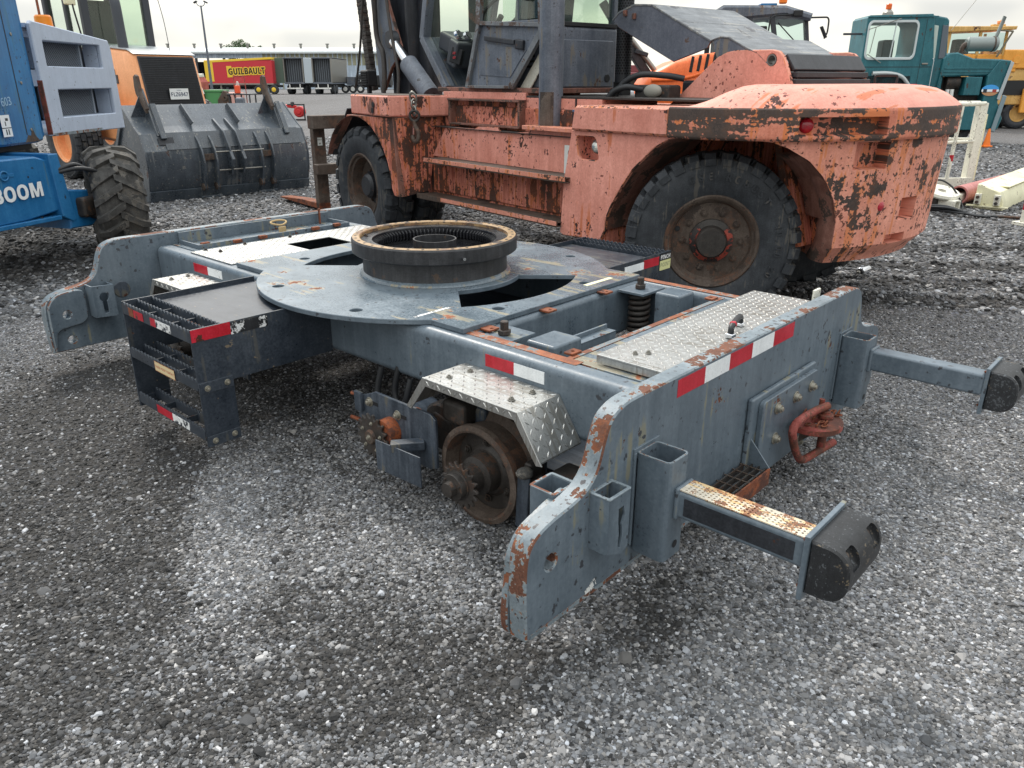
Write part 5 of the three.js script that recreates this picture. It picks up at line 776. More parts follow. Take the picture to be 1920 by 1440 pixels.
  const cheek = [[-0.79, 1.34], [-0.62, 1.47], [-0.50, 1.57], [-0.40, 1.645], [-0.33, 1.672], [-0.26, 1.681], [0.01, 1.678], [0.055, 1.668], [0.09, 1.64], [0.115, 1.594], [0.185, 1.45], [0.19, 1.36]];
  for (const n of [-0.53, -1.40]) part(FK, 'lifting_cheek', prism('xy', cheek.slice().reverse(), n, n + 0.035, { holes: [circ(0.012, 1.618, 0.036, 20)], bevel: 0.004 }), [M.pink, M.pinkWorn]);
  for (const n of [-0.545, -1.415]) part(FK, 'cheek_tube', pipe(0.034, 0.026, 0.10, [0.012, 1.618, n], 'z', 24), M.steel);
  // engine bits and air hoses under the open hood
  part(FK, 'air_hose', tube([[-1.12, 1.35, -0.25], [-1.06, 1.47, -0.28], [-0.93, 1.535, -0.32], [-0.76, 1.53, -0.40], [-0.66, 1.51, -0.48]], 0.021, 40, 12), M.hose); part(FK, 'air_hose', tube([[-1.14, 1.35, -0.20], [-1.09, 1.42, -0.22], [-1.0, 1.455, -0.26], [-0.9, 1.44, -0.34]], 0.022, 30, 12), M.hose);
  part(FK, 'engine_block', [bx(-0.98, -0.66, 1.37, 1.47, -0.46, -0.32, 0.02, 2)], M.greasy); part(FK, 'pale_filter', [put(strip(new THREE.SphereGeometry(0.065, 18, 12)), [-0.79, 1.43, -0.31], undefined, [1.2, 0.7, 0.6])], plain(0x8f8d84, 0.7));
  part(FK, 'engine_cover', bx(-0.75, 0.1, 1.36, 1.50, -1.38, -0.56, 0.02, 2), M.black);
  part(FK, 'hand_rail', tube([[0.10, 1.47, -1.62], [0.10, 1.53, -1.62], [0.20, 1.53, -1.72], [0.20, 1.47, -1.72]], 0.008, 30, 8, false, 0.2), M.dark);
  // mast, tilt cylinder, hose chain, fork carriage and fork
  const mast = sub(FK, 'mast');
  part(mast, 'outer_channel', [bx(-4.52, -4.22, 0.35, 3.0, -0.55, -0.47, 0.006), bx(-4.24, -4.20, 0.35, 3.0, -0.65, -0.40, 0.006), bx(-4.54, -4.50, 0.35, 3.0, -0.65, -0.40, 0.006)], M.black); part(mast, 'inner_channel', cyl(0.115, 2.7, [-4.17, 1.75, -0.64], 'y', 28), M.black);
  part(mast, 'outer_channel', [bx(-4.52, -4.22, 0.35, 3.0, -1.45, -1.37, 0.006), bx(-4.24, -4.20, 0.35, 3.0, -1.52, -1.27, 0.006)], M.black); part(mast, 'cross_tie', [bx(-4.45, -4.3, 0.6, 0.8, -1.45, -0.47, 0.01), bx(-4.45, -4.3, 2.65, 2.85, -1.45, -0.47, 0.01)], M.black);
  part(mast, 'tilt_plate', prism('xy', [[-4.80, 2.5], [-4.55, 2.45], [-4.22, 1.82], [-4.24, 1.74], [-4.42, 1.62], [-4.60, 1.40], [-4.68, 1.40], [-4.72, 1.75]], -0.36, -0.32, { holes: [circ(-4.47, 1.92, 0.05, 16)], bevel: 0.006 }), [M.steelGrey, M.archRust]);
  print(mast, 'round_sticker', 0.10, 0.10, (g, w, h) => { g.clearRect(0, 0, w, h); g.fillStyle = '#e6e8e6'; g.beginPath(); g.arc(w / 2, h / 2, w * 0.47, 0, 7); g.fill(); g.strokeStyle = '#20262a'; g.lineWidth = 6; g.beginPath(); g.moveTo(w * 0.3, h * 0.3); g.lineTo(w * 0.6, h * 0.55); g.lineTo(w * 0.5, h * 0.8); g.moveTo(w * 0.62, h * 0.3); g.lineTo(w * 0.4, h * 0.75); g.stroke(); }, [-4.70, 2.07, -0.318], [0, 0, 0], 96);
  part(mast, 'tilt_rod', rod([-4.28, 1.86, -0.28], [-3.93, 1.62, -0.26], 0.048, 22), M.chrome); part(mast, 'tilt_cylinder', [rod([-3.97, 1.65, -0.26], [-3.55, 1.36, -0.24], 0.092, 26)], M.steelGrey); part(mast, 'rod_eye', cyl(0.085, 0.08, [-4.30, 1.88, -0.28], 'z', 24), M.black);
  for (const [a, b] of [[[[-4.62, 2.5, -0.28], [-4.62, 1.95, -0.28], [-4.47, 1.75, -0.26], [-4.40, 1.5, -0.22], [-4.40, 1.38, -0.2]], 0.026], [[[-4.42, 2.5, -0.28], [-4.25, 1.95, -0.24], [-4.08, 1.6, -0.2], [-4.02, 1.36, -0.15]], 0.016], [[[-4.66, 2.5, -0.2], [-4.82, 1.9, -0.2], [-4.95, 1.55, -0.2], [-5.02, 1.42, -0.2]], 0.012]]) part(mast, 'hydraulic_hose', tube(a, b, 60, 10), M.greasy);
  { const links = []; for (let i = 0; i < 34; i++) { const t = i / 33; links.push(box(0.10 + 0.012 * (i & 1), 0.042, 0.07, [lerp(-4.86, -5.0, t) , lerp(1.42, 2.6, t), lerp(-0.34, -0.30, t)], [0, 0, 0.12], 0.01)); } part(mast, 'hose_chain', links, M.greasy).userData.kind = 'stuff'; }
  const wl = part(mast, 'work_lamp', bx(-4.74, -4.58, 1.44, 1.60, -0.24, -0.12, 0.02, 2), M.dark); for (let i = 0; i < 6; i++) part(wl, 'cooling_fin', bx(-4.75, -4.57, 1.455 + i * 0.024, 1.463 + i * 0.024, -0.12, -0.10, 0.002), M.dark);
  part(mast, 'lamp_bracket', [bx(-4.68, -4.64, 1.37, 1.45, -0.2, -0.16, 0.003)], M.dark);
  const cg = sub(FK, 'fork_carriage');
  part(cg, 'carriage_bar', bx(-5.87, -5.70, 0.97, 1.12, -2.0, 0.02, 0.012), M.rustBrown); part(cg, 'carriage_bar', bx(-5.85, -5.72, 0.45, 0.57, -2.0, 0.0, 0.012), M.rustBrown); part(cg, 'carriage_side', bx(-5.7, -4.5, 0.5, 0.62, -1.2, -0.75, 0.01), M.rustBrown);
  for (const n of [-0.12, -1.6]) { const f = sub(FK, 'fork'); part(f, 'shank', bx(-5.97, -5.87, 0.03, 1.06, n - 0.075, n + 0.075, 0.01), M.rustBrown); part(f, 'blade', prism('xy', [[-5.87, 0.03], [-5.87, 0.10], [-6.4, 0.095], [-7.1, 0.055], [-7.1, 0.035]], n - 0.075, n + 0.075, { bevel: 0.005 }), M.rust);
    if (n > -1) print(f, 'fork_sticker', 0.06, 0.09, write('BAR-1\n4X', '#34383a', '#d4d8d4', 'bold', 0.6), [-5.868, 0.82, n], [0, Math.PI / 2, 0], 64); }
}
// ---------------------------------------------------------------- the black loader bucket lying on the gravel
const BK = thing('loader_bucket', 'black steel loader bucket lying on the gravel, its ribbed back towards us', 'bucket', [-4.78, 0, -10.32], 0.7748);
{ // x along its width, z towards the camera
  const W = 2.35, prof = [[-0.02, 0.0], [0.06, 0.14], [0.11, 0.30], [0.13, 0.47], [0.105, 0.64], [0.09, 0.665], [0.0, 0.85], [-0.13, 0.93], [-0.15, 0.945], [-0.43, 1.165], [-0.47, 1.195]];
  const inner = prof.map(([z, y]) => [z - 0.03, y - 0.004]).reverse();
  part(BK, 'shell', prism('zy', [...prof, ...inner].reverse(), 0.02, W - 0.02, { bevel: 0, crease: 0.35 }), M.bucket);
  part(BK, 'floor_plate', bx(0.02, W - 0.02, 0.005, 0.035, -1.25, -0.04, 0.004), M.bucket);
  part(BK, 'heel_strip', prism('zy', [[-0.02, 0.0], [0.04, 0.0], [0.085, 0.13], [0.068, 0.14]].reverse(), 0.0, W, { bevel: 0.003 }), M.bucket);
  const sidep = [...prof.map(([z, y]) => [z + 0.008, y + 0.004]), [-0.60, 1.12], [-0.95, 0.45], [-1.28, 0.08], [-1.28, 0.0], [-0.02, 0.0]];
  for (const x of [0, W - 0.022]) part(BK, 'side_plate', prism('zy', sidep.slice().reverse(), x, x + 0.022, { bevel: 0.003 }), M.bucket);
  part(BK, 'side_edge', bar([-0.012, 0.12, -1.28], [-0.012, 1.0, -0.5], 0.03, 0.07, 0.004), M.creamYellow).material = M.bucket;
  part(BK, 'cover_band', prism('zy', [[0.112, 0.655], [0.01, 0.862], [-0.002, 0.856], [0.10, 0.650]], 0.30, W - 0.1, { bevel: 0.002 }), M.bucket);
  const rib = (x, y0, y1, h, hole) => { const o = []; for (let i = 0; i <= 14; i++) { const y = lerp(y0, y1, i / 14); let z = 0; for (let k = 0; k < prof.length - 1; k++) if (y >= prof[k][1] && y <= prof[k + 1][1]) z = lerp(prof[k][0], prof[k + 1][0], (y - prof[k][1]) / (prof[k + 1][1] - prof[k][1])); o.push([z, y]); }
    const out = o.map(([z, y], i) => [z + h * (i === 14 ? 0.25 : Math.min(1, 0.55 + 0.45 * Math.sin(i / 14 * 3.1416) + (i < 3 ? 0.25 : 0))), y + (i === 14 ? 0.01 : 0)]).reverse();
    const q = part(BK, 'rib', prism('zy', [...o.map(([z, y]) => [z - 0.01, y]), ...out].reverse(), x - 0.013, x + 0.013, { bevel: 0.003 }), M.bucket); if (hole) part(q, 'pin_boss', [cyl(0.05, 0.05, [x, y0 + 0.13, o[2][0] + h * 0.55], 'x', 20)], M.rustBrown); return q; };
  for (const x of [0.72, 0.90]) rib(x, 0.02, 0.80, 0.11, true);
  for (const x of [1.56, 1.74]) rib(x, 0.02, 0.82, 0.11, true);
  for (const x of [1.10, 1.27]) { rib(x, 0.30, 1.0, 0.12, false); part(BK, 'lug', prism('zy', [[0.10, 0.34], [0.27, 0.40], [0.30, 0.50], [0.24, 0.60], [0.10, 0.62]].reverse(), x - 0.02, x + 0.02, { holes: [circ(0.23, 0.49, 0.035, 14)], bevel: 0.004 }), M.bucket); }
  for (const [x0, x1] of [[0.72, 0.90], [1.56, 1.74]]) part(BK, 'rusty_spacer', bx(x0, x1, 0.50, 0.58, 0.13, 0.17, 0.004), M.rustBrown);
  for (const y of [0.36, 0.60]) part(BK, 'grease_pipe', rod([0.9, y, 0.2], [1.6, y, 0.2], 0.011), M.steel);
  for (const x of [0.62, 1.28]) part(BK, 'short_rib', prism('zy', [[-0.14, 0.94], [-0.05, 0.98], [-0.36, 1.205], [-0.44, 1.17]].reverse(), x + 0.13, x + 0.15, { bevel: 0.003 }), M.bucket);
  for (const x of [0.20, 1.97]) {
    const e = sub(BK, 'hook_ear');
    part(e, 'gusset', [prism('xy', [[x - 0.17, 1.02], [x + 0.02, 1.36], [x + 0.20, 1.05]].slice().reverse().reverse(), -0.30, -0.285, { bevel: 0.003 })], M.bucket);
    part(e, 'web', prism('zy', [[0.03, 0.83], [-0.28, 1.40], [-0.42, 1.34], [-0.44, 1.16], [-0.13, 0.92]], x + 0.03, x + 0.06, { bevel: 0.004 }), M.bucket);
    part(e, 'hook', prism('zy', [[-0.26, 1.36], [-0.30, 1.55], [-0.33, 1.57], [-0.38, 1.55], [-0.40, 1.42], [-0.38, 1.33], [-0.15, 1.10], [-0.13, 1.16]], x - 0.01, x + 0.045, { bevel: 0.01 }), M.rustBrown);
    part(e, 'strap', prism('zy', [[0.06, 0.78], [0.09, 0.80], [-0.14, 1.22], [-0.17, 1.2]], x + 0.06, x + 0.13, { bevel: 0.004 }), M.bucket);
  }
  part(BK, 'data_plate', prism('zy', [[0.082, 0.715], [0.04, 0.805], [0.036, 0.803], [0.078, 0.713]], 0.22, 0.42, { bevel: 0.001 }), M.black);
  part(BK, 'foot', [bx(0.66, 0.96, 0, 0.03, -0.02, 0.12, 0.004)], M.bucket); part(BK, 'foot', [bx(1.5, 1.8, 0, 0.03, -0.02, 0.12, 0.004)], M.bucket);
}
// ---------------------------------------------------------------- the orange wheel loader behind it: x to its rear, z to its left side (towards us)
const LD = thing('wheel_loader', 'orange wheel loader behind the black bucket, with dark rear grille and green cab glass', 'wheel loader', [-5.66, 0, -12.6], -0.70);
{
  const H = 1.86, w = 1.05;  // origin: middle of the rear face line at its left corner
  const prof = [[0.02, 1.10], [-0.16, 1.86], [-0.34, 1.94], [-1.9, 2.06], [-1.9, 1.05]];
  part(LD, 'engine_cover', prism('xy', prof, -w, 0, { bevel: 0.06, crease: 0.9 }), M.orange);
  part(LD, 'hood_top', prism('xy', [[-0.14, 1.875], [-0.34, 1.952], [-1.9, 2.075], [-1.9, 2.05], [-0.34, 1.93]], -w + 0.02, -0.02, { bevel: 0.006 }), plain(0x9da3a6, 0.35));
  part(LD, 'rear_grille', prism('xy', [[0.045, 1.10], [0.04, 1.16], [-0.125, 1.84], [-0.145, 1.845], [0.0, 1.10]], -w + 0.07, -0.07, { bevel: 0.01 }), M.black);
  { const bars = []; for (let i = 0; i < 26; i++) { const t = (i + 0.5) / 26; bars.push(bx(lerp(0.048, -0.118, t) - 0.004, lerp(0.048, -0.118, t) + 0.004, lerp(1.16, 1.83, t) - 0.006, lerp(1.16, 1.83, t) + 0.006, -w + 0.09, -0.09, 0)); } part(LD, 'grille_mesh', bars, M.dark).userData.kind = 'stuff'; }
  print(LD, 'licence_plate', 0.31, 0.16, (g, W, h) => { g.fillStyle = '#e2e4e2'; g.fillRect(0, 0, W, h); g.fillStyle = '#20304a'; g.font = `bold ${h * 0.5}px sans-serif`; g.textAlign = 'center'; g.fillText('FLZ6947', W / 2, h * 0.72, W * 0.92); g.font = `${h * 0.14}px sans-serif`; g.fillText('Québec', W / 2, h * 0.2); }, [0.055, 1.30, -w / 2 - 0.04], [0, Math.PI / 2, 0], 192);
  part(LD, 'side_vent', prism('xy', [[-0.95, 1.45], [-0.72, 1.45], [-0.72, 1.58], [-0.79, 1.58], [-0.79, 1.66], [-0.95, 1.66]], 0.0, 0.012, { bevel: 0.003 }), M.darkGrey);
  part(LD, 'counterweight', prism('xy', [[0.05, 0.55], [0.06, 1.10], [-1.4, 1.10], [-1.4, 0.6]], -w - 0.2, 0.2, { bevel: 0.05 }), M.orange);
  part(LD, 'chassis', bx(-3.2, -1.0, 0.55, 1.1, -0.95, -0.1, 0.02), M.black);
  const cab = sub(LD, 'cab'), c = (x0, x1, y0, y1, z0, z1, m, n = 'pillar', b = 0.02) => part(cab, n, bx(x0, x1, y0, y1, z0, z1, b), m);
  for (const [x, z] of [[-1.55, -0.02], [-1.55, -w + 0.02], [-2.9, 0.0], [-2.9, -w]]) c(x - 0.06, x + 0.06, 1.9, 3.05, z - 0.06, z + 0.06, M.darkGrey);
  c(-2.2, -2.1, 1.9, 3.05, -0.04, 0.04, M.darkGrey); c(-3.0, -1.4, 3.05, 3.2, -w - 0.1, 0.1, M.orange, 'roof', 0.05); c(-2.95, -1.5, 1.88, 2.0, -w - 0.02, 0.02, M.darkGrey, 'cab_sill');
  c(-1.53, -1.52, 2.0, 3.05, -w + 0.05, -0.05, M.glass, 'rear_pane', 0); c(-2.85, -1.6, 2.0, 3.05, 0.0, 0.005, M.glass, 'side_pane', 0); c(-2.85, -1.6, 2.0, 3.05, -w, -w + 0.005, M.glass, 'side_pane', 0);
  c(-2.3, -2.15, 2.0, 2.75, -0.75, -0.3, M.seat, 'seat', 0.05);
  part(LD, 'exhaust_stack', tube([[-0.62, 1.95, -0.12], [-0.64, 2.25, -0.12], [-0.66, 2.6, -0.12], [-0.78, 2.9, -0.12], [-0.95, 3.0, -0.12]], 0.075, 40, 16, false, 0.3), plain(0x4a4e54, 0.5, 0.4));
  part(LD, 'mirror_bracket', tube([[-1.5, 2.1, 0.1], [-1.48, 2.5, 0.16], [-1.5, 2.62, 0.16]], 0.014), M.dark); part(LD, 'mirror', box(0.05, 0.12, 0.2, [-1.5, 2.66, 0.2], [0, 0.3, 0], 0.02), M.creamYellow);
  part(LD, 'whip_antenna', tube([[-0.4, 1.95, -0.75], [-0.42, 2.4, -0.73], [-0.52, 2.9, -0.7]], 0.005, 20, 6), M.dark);
  for (const [x, z, sd] of [[-1.45, 0.55, 1], [-1.45, -w - 0.55, -1], [-4.7, 0.55, 1], [-4.7, -w - 0.55, -1]]) {
    const wh = wheel(LD, { pos: [x, 0.60, z], R: 0.60, w: 0.46, rimR: 0.34, lugs: 30, depth: 0.03, style: 'block', side: sd, dish: 0.14, rimM: M.orange });
  }
  part(LD, 'fender', [bar([-0.8, 1.15, 0.4], [-1.0, 1.32, 0.4], 0.45, 0.03), bar([-1.0, 1.32, 0.4], [-1.9, 1.32, 0.4], 0.45, 0.03)], M.orange);
  part(LD, 'lift_arm', [bar([-3.0, 1.2, -0.3], [-4.6, 0.6, -0.3], 0.15, 0.25), bar([-3.0, 1.2, -0.8], [-4.6, 0.6, -0.8], 0.15, 0.25)], M.orange);
}
// ---------------------------------------------------------------- the blue boom lift at the left edge: chassis, turret, radiator panel
const BL = thing('boom_lift', 'blue boom lift at the edge of the picture with grey-lilac vent panel and muddy tyre', 'boom lift', [0, 0, 0]);
{
  // turret body and lilac panel: planes run away from us along (-0.14, -0.99)
  const T = sub(BL, 'turret'); T.position.set(-4.20, 0, -7.3); T.rotation.y = 1.59;  // x runs away, z to the right
  part(T, 'turret_wall', prism('xy', [[-3.0, 1.0], [-0.16, 0.985], [-0.06, 1.0], [-0.06, 2.9], [-3.0, 2.9]], -1.4, 0.0, { bevel: 0.02 }), M.blue);
  part(T, 'turret_post', bx(-0.06, 0.02, 1.02, 2.9, -1.2, -0.03, 0.02), M.blue);
  const holes = [rrect(0.20, 1.26, 1.62, 1.83, 0.012).reverse(), rrect(0.30, 1.36, 1.18, 1.42, 0.012).reverse()];
  part(T, 'vent_panel', prism('xy', [[0.05, 1.03], [1.52, 1.02], [1.50, 1.80], [1.46, 1.885], [0.08, 1.985], [0.05, 1.96]], -0.02, 0.02, { holes, bevel: 0.008 }), [M.lilac, M.lilac]);
  part(T, 'panel_box', [bx(1.48, 1.52, 1.03, 1.80, -0.9, -0.02, 0.01), bx(0.06, 1.5, 1.03, 1.06, -0.9, -0.02, 0.01), prism('xy', [[0.06, 1.93], [1.47, 1.84], [1.47, 1.87], [0.06, 1.965]], -0.9, -0.02, { bevel: 0.004 })], M.lilac);
  for (const [x0, x1, y0, y1] of [[0.20, 1.26, 1.62, 1.83], [0.30, 1.36, 1.18, 1.42]]) {
    part(T, 'vent_frame', [bx(x0 - 0.02, x1 + 0.02, y0 - 0.02, y0, -0.16, -0.022, 0.003), bx(x0 - 0.02, x1 + 0.02, y1, y1 + 0.02, -0.16, -0.022, 0.003), bx(x1, x1 + 0.02, y0, y1, -0.16, -0.022, 0.003), bx(x0 - 0.02, x0, y0, y1, -0.16, -0.022, 0.003)], M.lilac);
    part(T, 'vent_back', bx(x0 - 0.12, x1 + 0.02, y0 - 0.03, y1 + 0.03, -0.18, -0.17, 0), M.black);
    const wires = [], st = 0.022, x2 = x1 - 0.22; for (let k = -14; k < 60; k++) for (const sg of [1, -1]) { // expanded metal: crossing wires clipped to the opening
      let xa = x0 + k * st * 1.6, ya = sg > 0 ? y0 : y1, xb = xa + (y1 - y0) * 1.6, yb = sg > 0 ? y1 : y0; const f = (x) => ya + (yb - ya) * (x - xa) / (xb - xa); const a = Math.max(xa, x0), b = Math.min(xb, x2); if (b - a < 0.01) continue; wires.push(rod([a, f(a), -0.10 + sg * 0.002], [b, f(b), -0.10 + sg * 0.002], 0.0026, 4)); }
    part(T, 'wire_mesh', wires, plain(0x8a94a0, 0.5, 0.3)).userData.kind = 'stuff';
    part(T, 'mesh_frame', bx(x2, x2 + 0.03, y0, y1, -0.115, -0.09, 0.004), plain(0x7e8894, 0.5));
  }
  part(T, 'chipped_edge', [bx(0.046, 0.062, 1.04, 1.50, -0.02, 0.0225, 0.002)], M.rustRed); part(T, 'chipped_edge', bx(0.08, 1.0, 1.024, 1.05, -0.01, 0.0215, 0.001), M.rim);
  const bc = part(T, 'beacon', lathe([[0, 1.93], [0.085, 1.93], [0.085, 1.95], [0.075, 1.955], [0.072, 2.045], [0.06, 2.06], [0, 2.062]], [0.55, 0, -0.12], 'y', 24, 0.5), M.amber); part(bc, 'beacon_base', cyl(0.088, 0.03, [0.55, 1.935, -0.12], 'y', 24), M.cream);
  part(T, 'door_seam', bx(-1.45, -1.438, 1.06, 2.9, -0.01, 0.0015, 0), M.dark); part(T, 'door_seam', bx(-0.32, -0.308, 1.06, 2.9, -0.01, 0.0015, 0), M.dark); part(T, 'door_latch', bx(-1.36, -1.22, 1.75, 1.84, -0.005, 0.018, 0.006), M.black); for (let i = 0; i < 5; i++) part(T, 'bolt', cyl(0.014, 0.012, [-0.24, 1.1 + i * 0.38, 0.002], 'z', 8), M.steel);
  part(T, 'rust_patch', prism('xy', [[-0.36, 1.0], [-0.30, 1.06], [-0.26, 1.05], [-0.22, 1.12], [-0.19, 1.05], [-0.13, 1.0]], -0.002, 0.0012, { bevel: 0 }), M.rustBrown);
  print(T, 'chalk_number', 0.26, 0.13, write('603', '#9fc0d8', null, '', 0.7), [-0.55, 1.34, 0.022], [0, 0, 0.08], 96);
  print(T, 'safety_sticker', 0.13, 0.17, (g, w, h) => { g.fillStyle = '#e4e8ea'; g.fillRect(0, 0, w, h); g.fillStyle = '#20262a'; g.fillRect(0, h * 0.58, w, 3); g.fillRect(w * 0.5, h * 0.15, w * 0.3, h * 0.12); g.fillRect(w * 0.4, h * 0.3, w * 0.1, h * 0.2); g.fillRect(w * 0.35, h * 0.66, w * 0.12, h * 0.25); g.fillRect(w * 0.6, h * 0.66, w * 0.12, h * 0.25); }, [-0.62, 1.15, 0.022], [0, 0, 0], 64);
  part(T, 'underside', [bx(-2.6, -0.1, 0.93, 1.0, -1.3, -0.10, 0.01)], M.dark); part(T, 'slew_ring', cyl(0.55, 0.14, [-0.6, 0.93, -0.75], 'y', 36), M.greasy);
  // chassis box with lettering, axle end casting, hoses
  const C = sub(BL, 'chassis'); C.position.set(-3.87, 0, -6.62); C.rotation.y = 1.276;
  part(C, 'chassis_box', prism('xy', [[-2.2, 0.40], [-0.3, 0.43], [0.06, 0.47], [0.03, 0.88], [-0.1, 0.92], [-2.2, 0.93]], -1.1, 0.0, { bevel: 0.012 }), M.blue);
  part(C, 'bottom_flange', bx(-2.2, 0.02, 0.395, 0.43, -1.1, 0.03, 0.006), M.blue);
  part(C, 'end_plate', prism('xy', [[0.03, 0.42], [0.13, 0.36], [0.16, 0.38], [0.10, 0.93], [0.0, 0.93]], -0.95, 0.035, { bevel: 0.006 }), M.blue);
  part(C, 'axle_casting', prism('xy', [[0.10, 0.30], [0.34, 0.29], [0.40, 0.33], [0.40, 0.37], [0.24, 0.40], [0.22, 0.52], [0.36, 0.54], [0.36, 0.60], [0.12, 0.63]], -0.55, 0.02, { bevel: 0.012 }), M.blue);
  part(C, 'axle_beam', [bx(0.2, 0.5, 0.38, 0.55, -1.3, 0.1, 0.03, 2)], M.greasy);
  for (const [x, y, r] of [[-0.18, 0.68, 0.022], [-0.20, 0.77, 0.008], [-0.15, 0.43, 0.012], [-0.95, 0.46, 0.02]]) part(C, 'bolt_hole', cyl(r, 0.006, [x, y, 0.0], 'z', 16), M.dark);
  for (const [x, y] of [[-0.42, 0.80], [-0.85, 0.42]]) { part(C, 'tie_ring', [put(strip(new THREE.TorusGeometry(0.035, 0.007, 8, 20)), [x, y, 0.008])], M.blue); part(C, 'tie_ear', bx(x - 0.09, x + 0.09, y - 0.012, y + 0.012, -0.002, 0.006, 0.002), M.blue); }
  print(C, 'lettering', 0.54, 0.165, write('BOOM', '#e6eaec', null, '900', 0.95), [-0.33, 0.665, 0.0135], [0, 0, 0.03], 192);
  for (const d of [0, 1]) { part(C, 'hydraulic_hose', tube([[0.08, 0.80 - d * 0.02, 0.02], [0.22, 0.83 - d * 0.03, 0.08 + d * 0.04], [0.32 + d * 0.06, 0.74, 0.12 + d * 0.05], [0.36 + d * 0.07, 0.58, 0.12 + d * 0.05], [0.36 + d * 0.05, 0.46, 0.1 + d * 0.04]], 0.018, 40, 8), M.hose); part(C, 'hose_fitting', rod([0.36 + d * 0.065, 0.57, 0.12 + d * 0.05], [0.36 + d * 0.05, 0.45, 0.1 + d * 0.04], 0.024, 8), M.steel); }
  part(C, 'hub_end', [cyl(0.11, 0.16, [0.42, 0.44, 0.06], [0, 0, 1.2], 20, 0.02)], M.greasy);
  const W = wheel(BL, { pos: [-3.66, 0.47, -7.25], turn: 2.13, R: 0.48, w: 0.42, rimR: 0.22, lugs: 18, depth: 0.036, style: 'bar', tyreM: M.muddyRubber, rimM: M.greasy, side: -1, dish: 0.1 });
  wheel(BL, { pos: [-5.7, 0.47, -8.9], turn: 0.9, R: 0.48, w: 0.42, rimR: 0.22, lugs: 15, depth: 0.05, style: 'bar', tyreM: M.muddyRubber, rimM: M.greasy, side: 1, dish: 0.1 });
  part(BL, 'antenna_rod', rod([-4.55, 1.9, -8.2], [-4.72, 3.2, -8.5], 0.012, 8), M.rust);
}
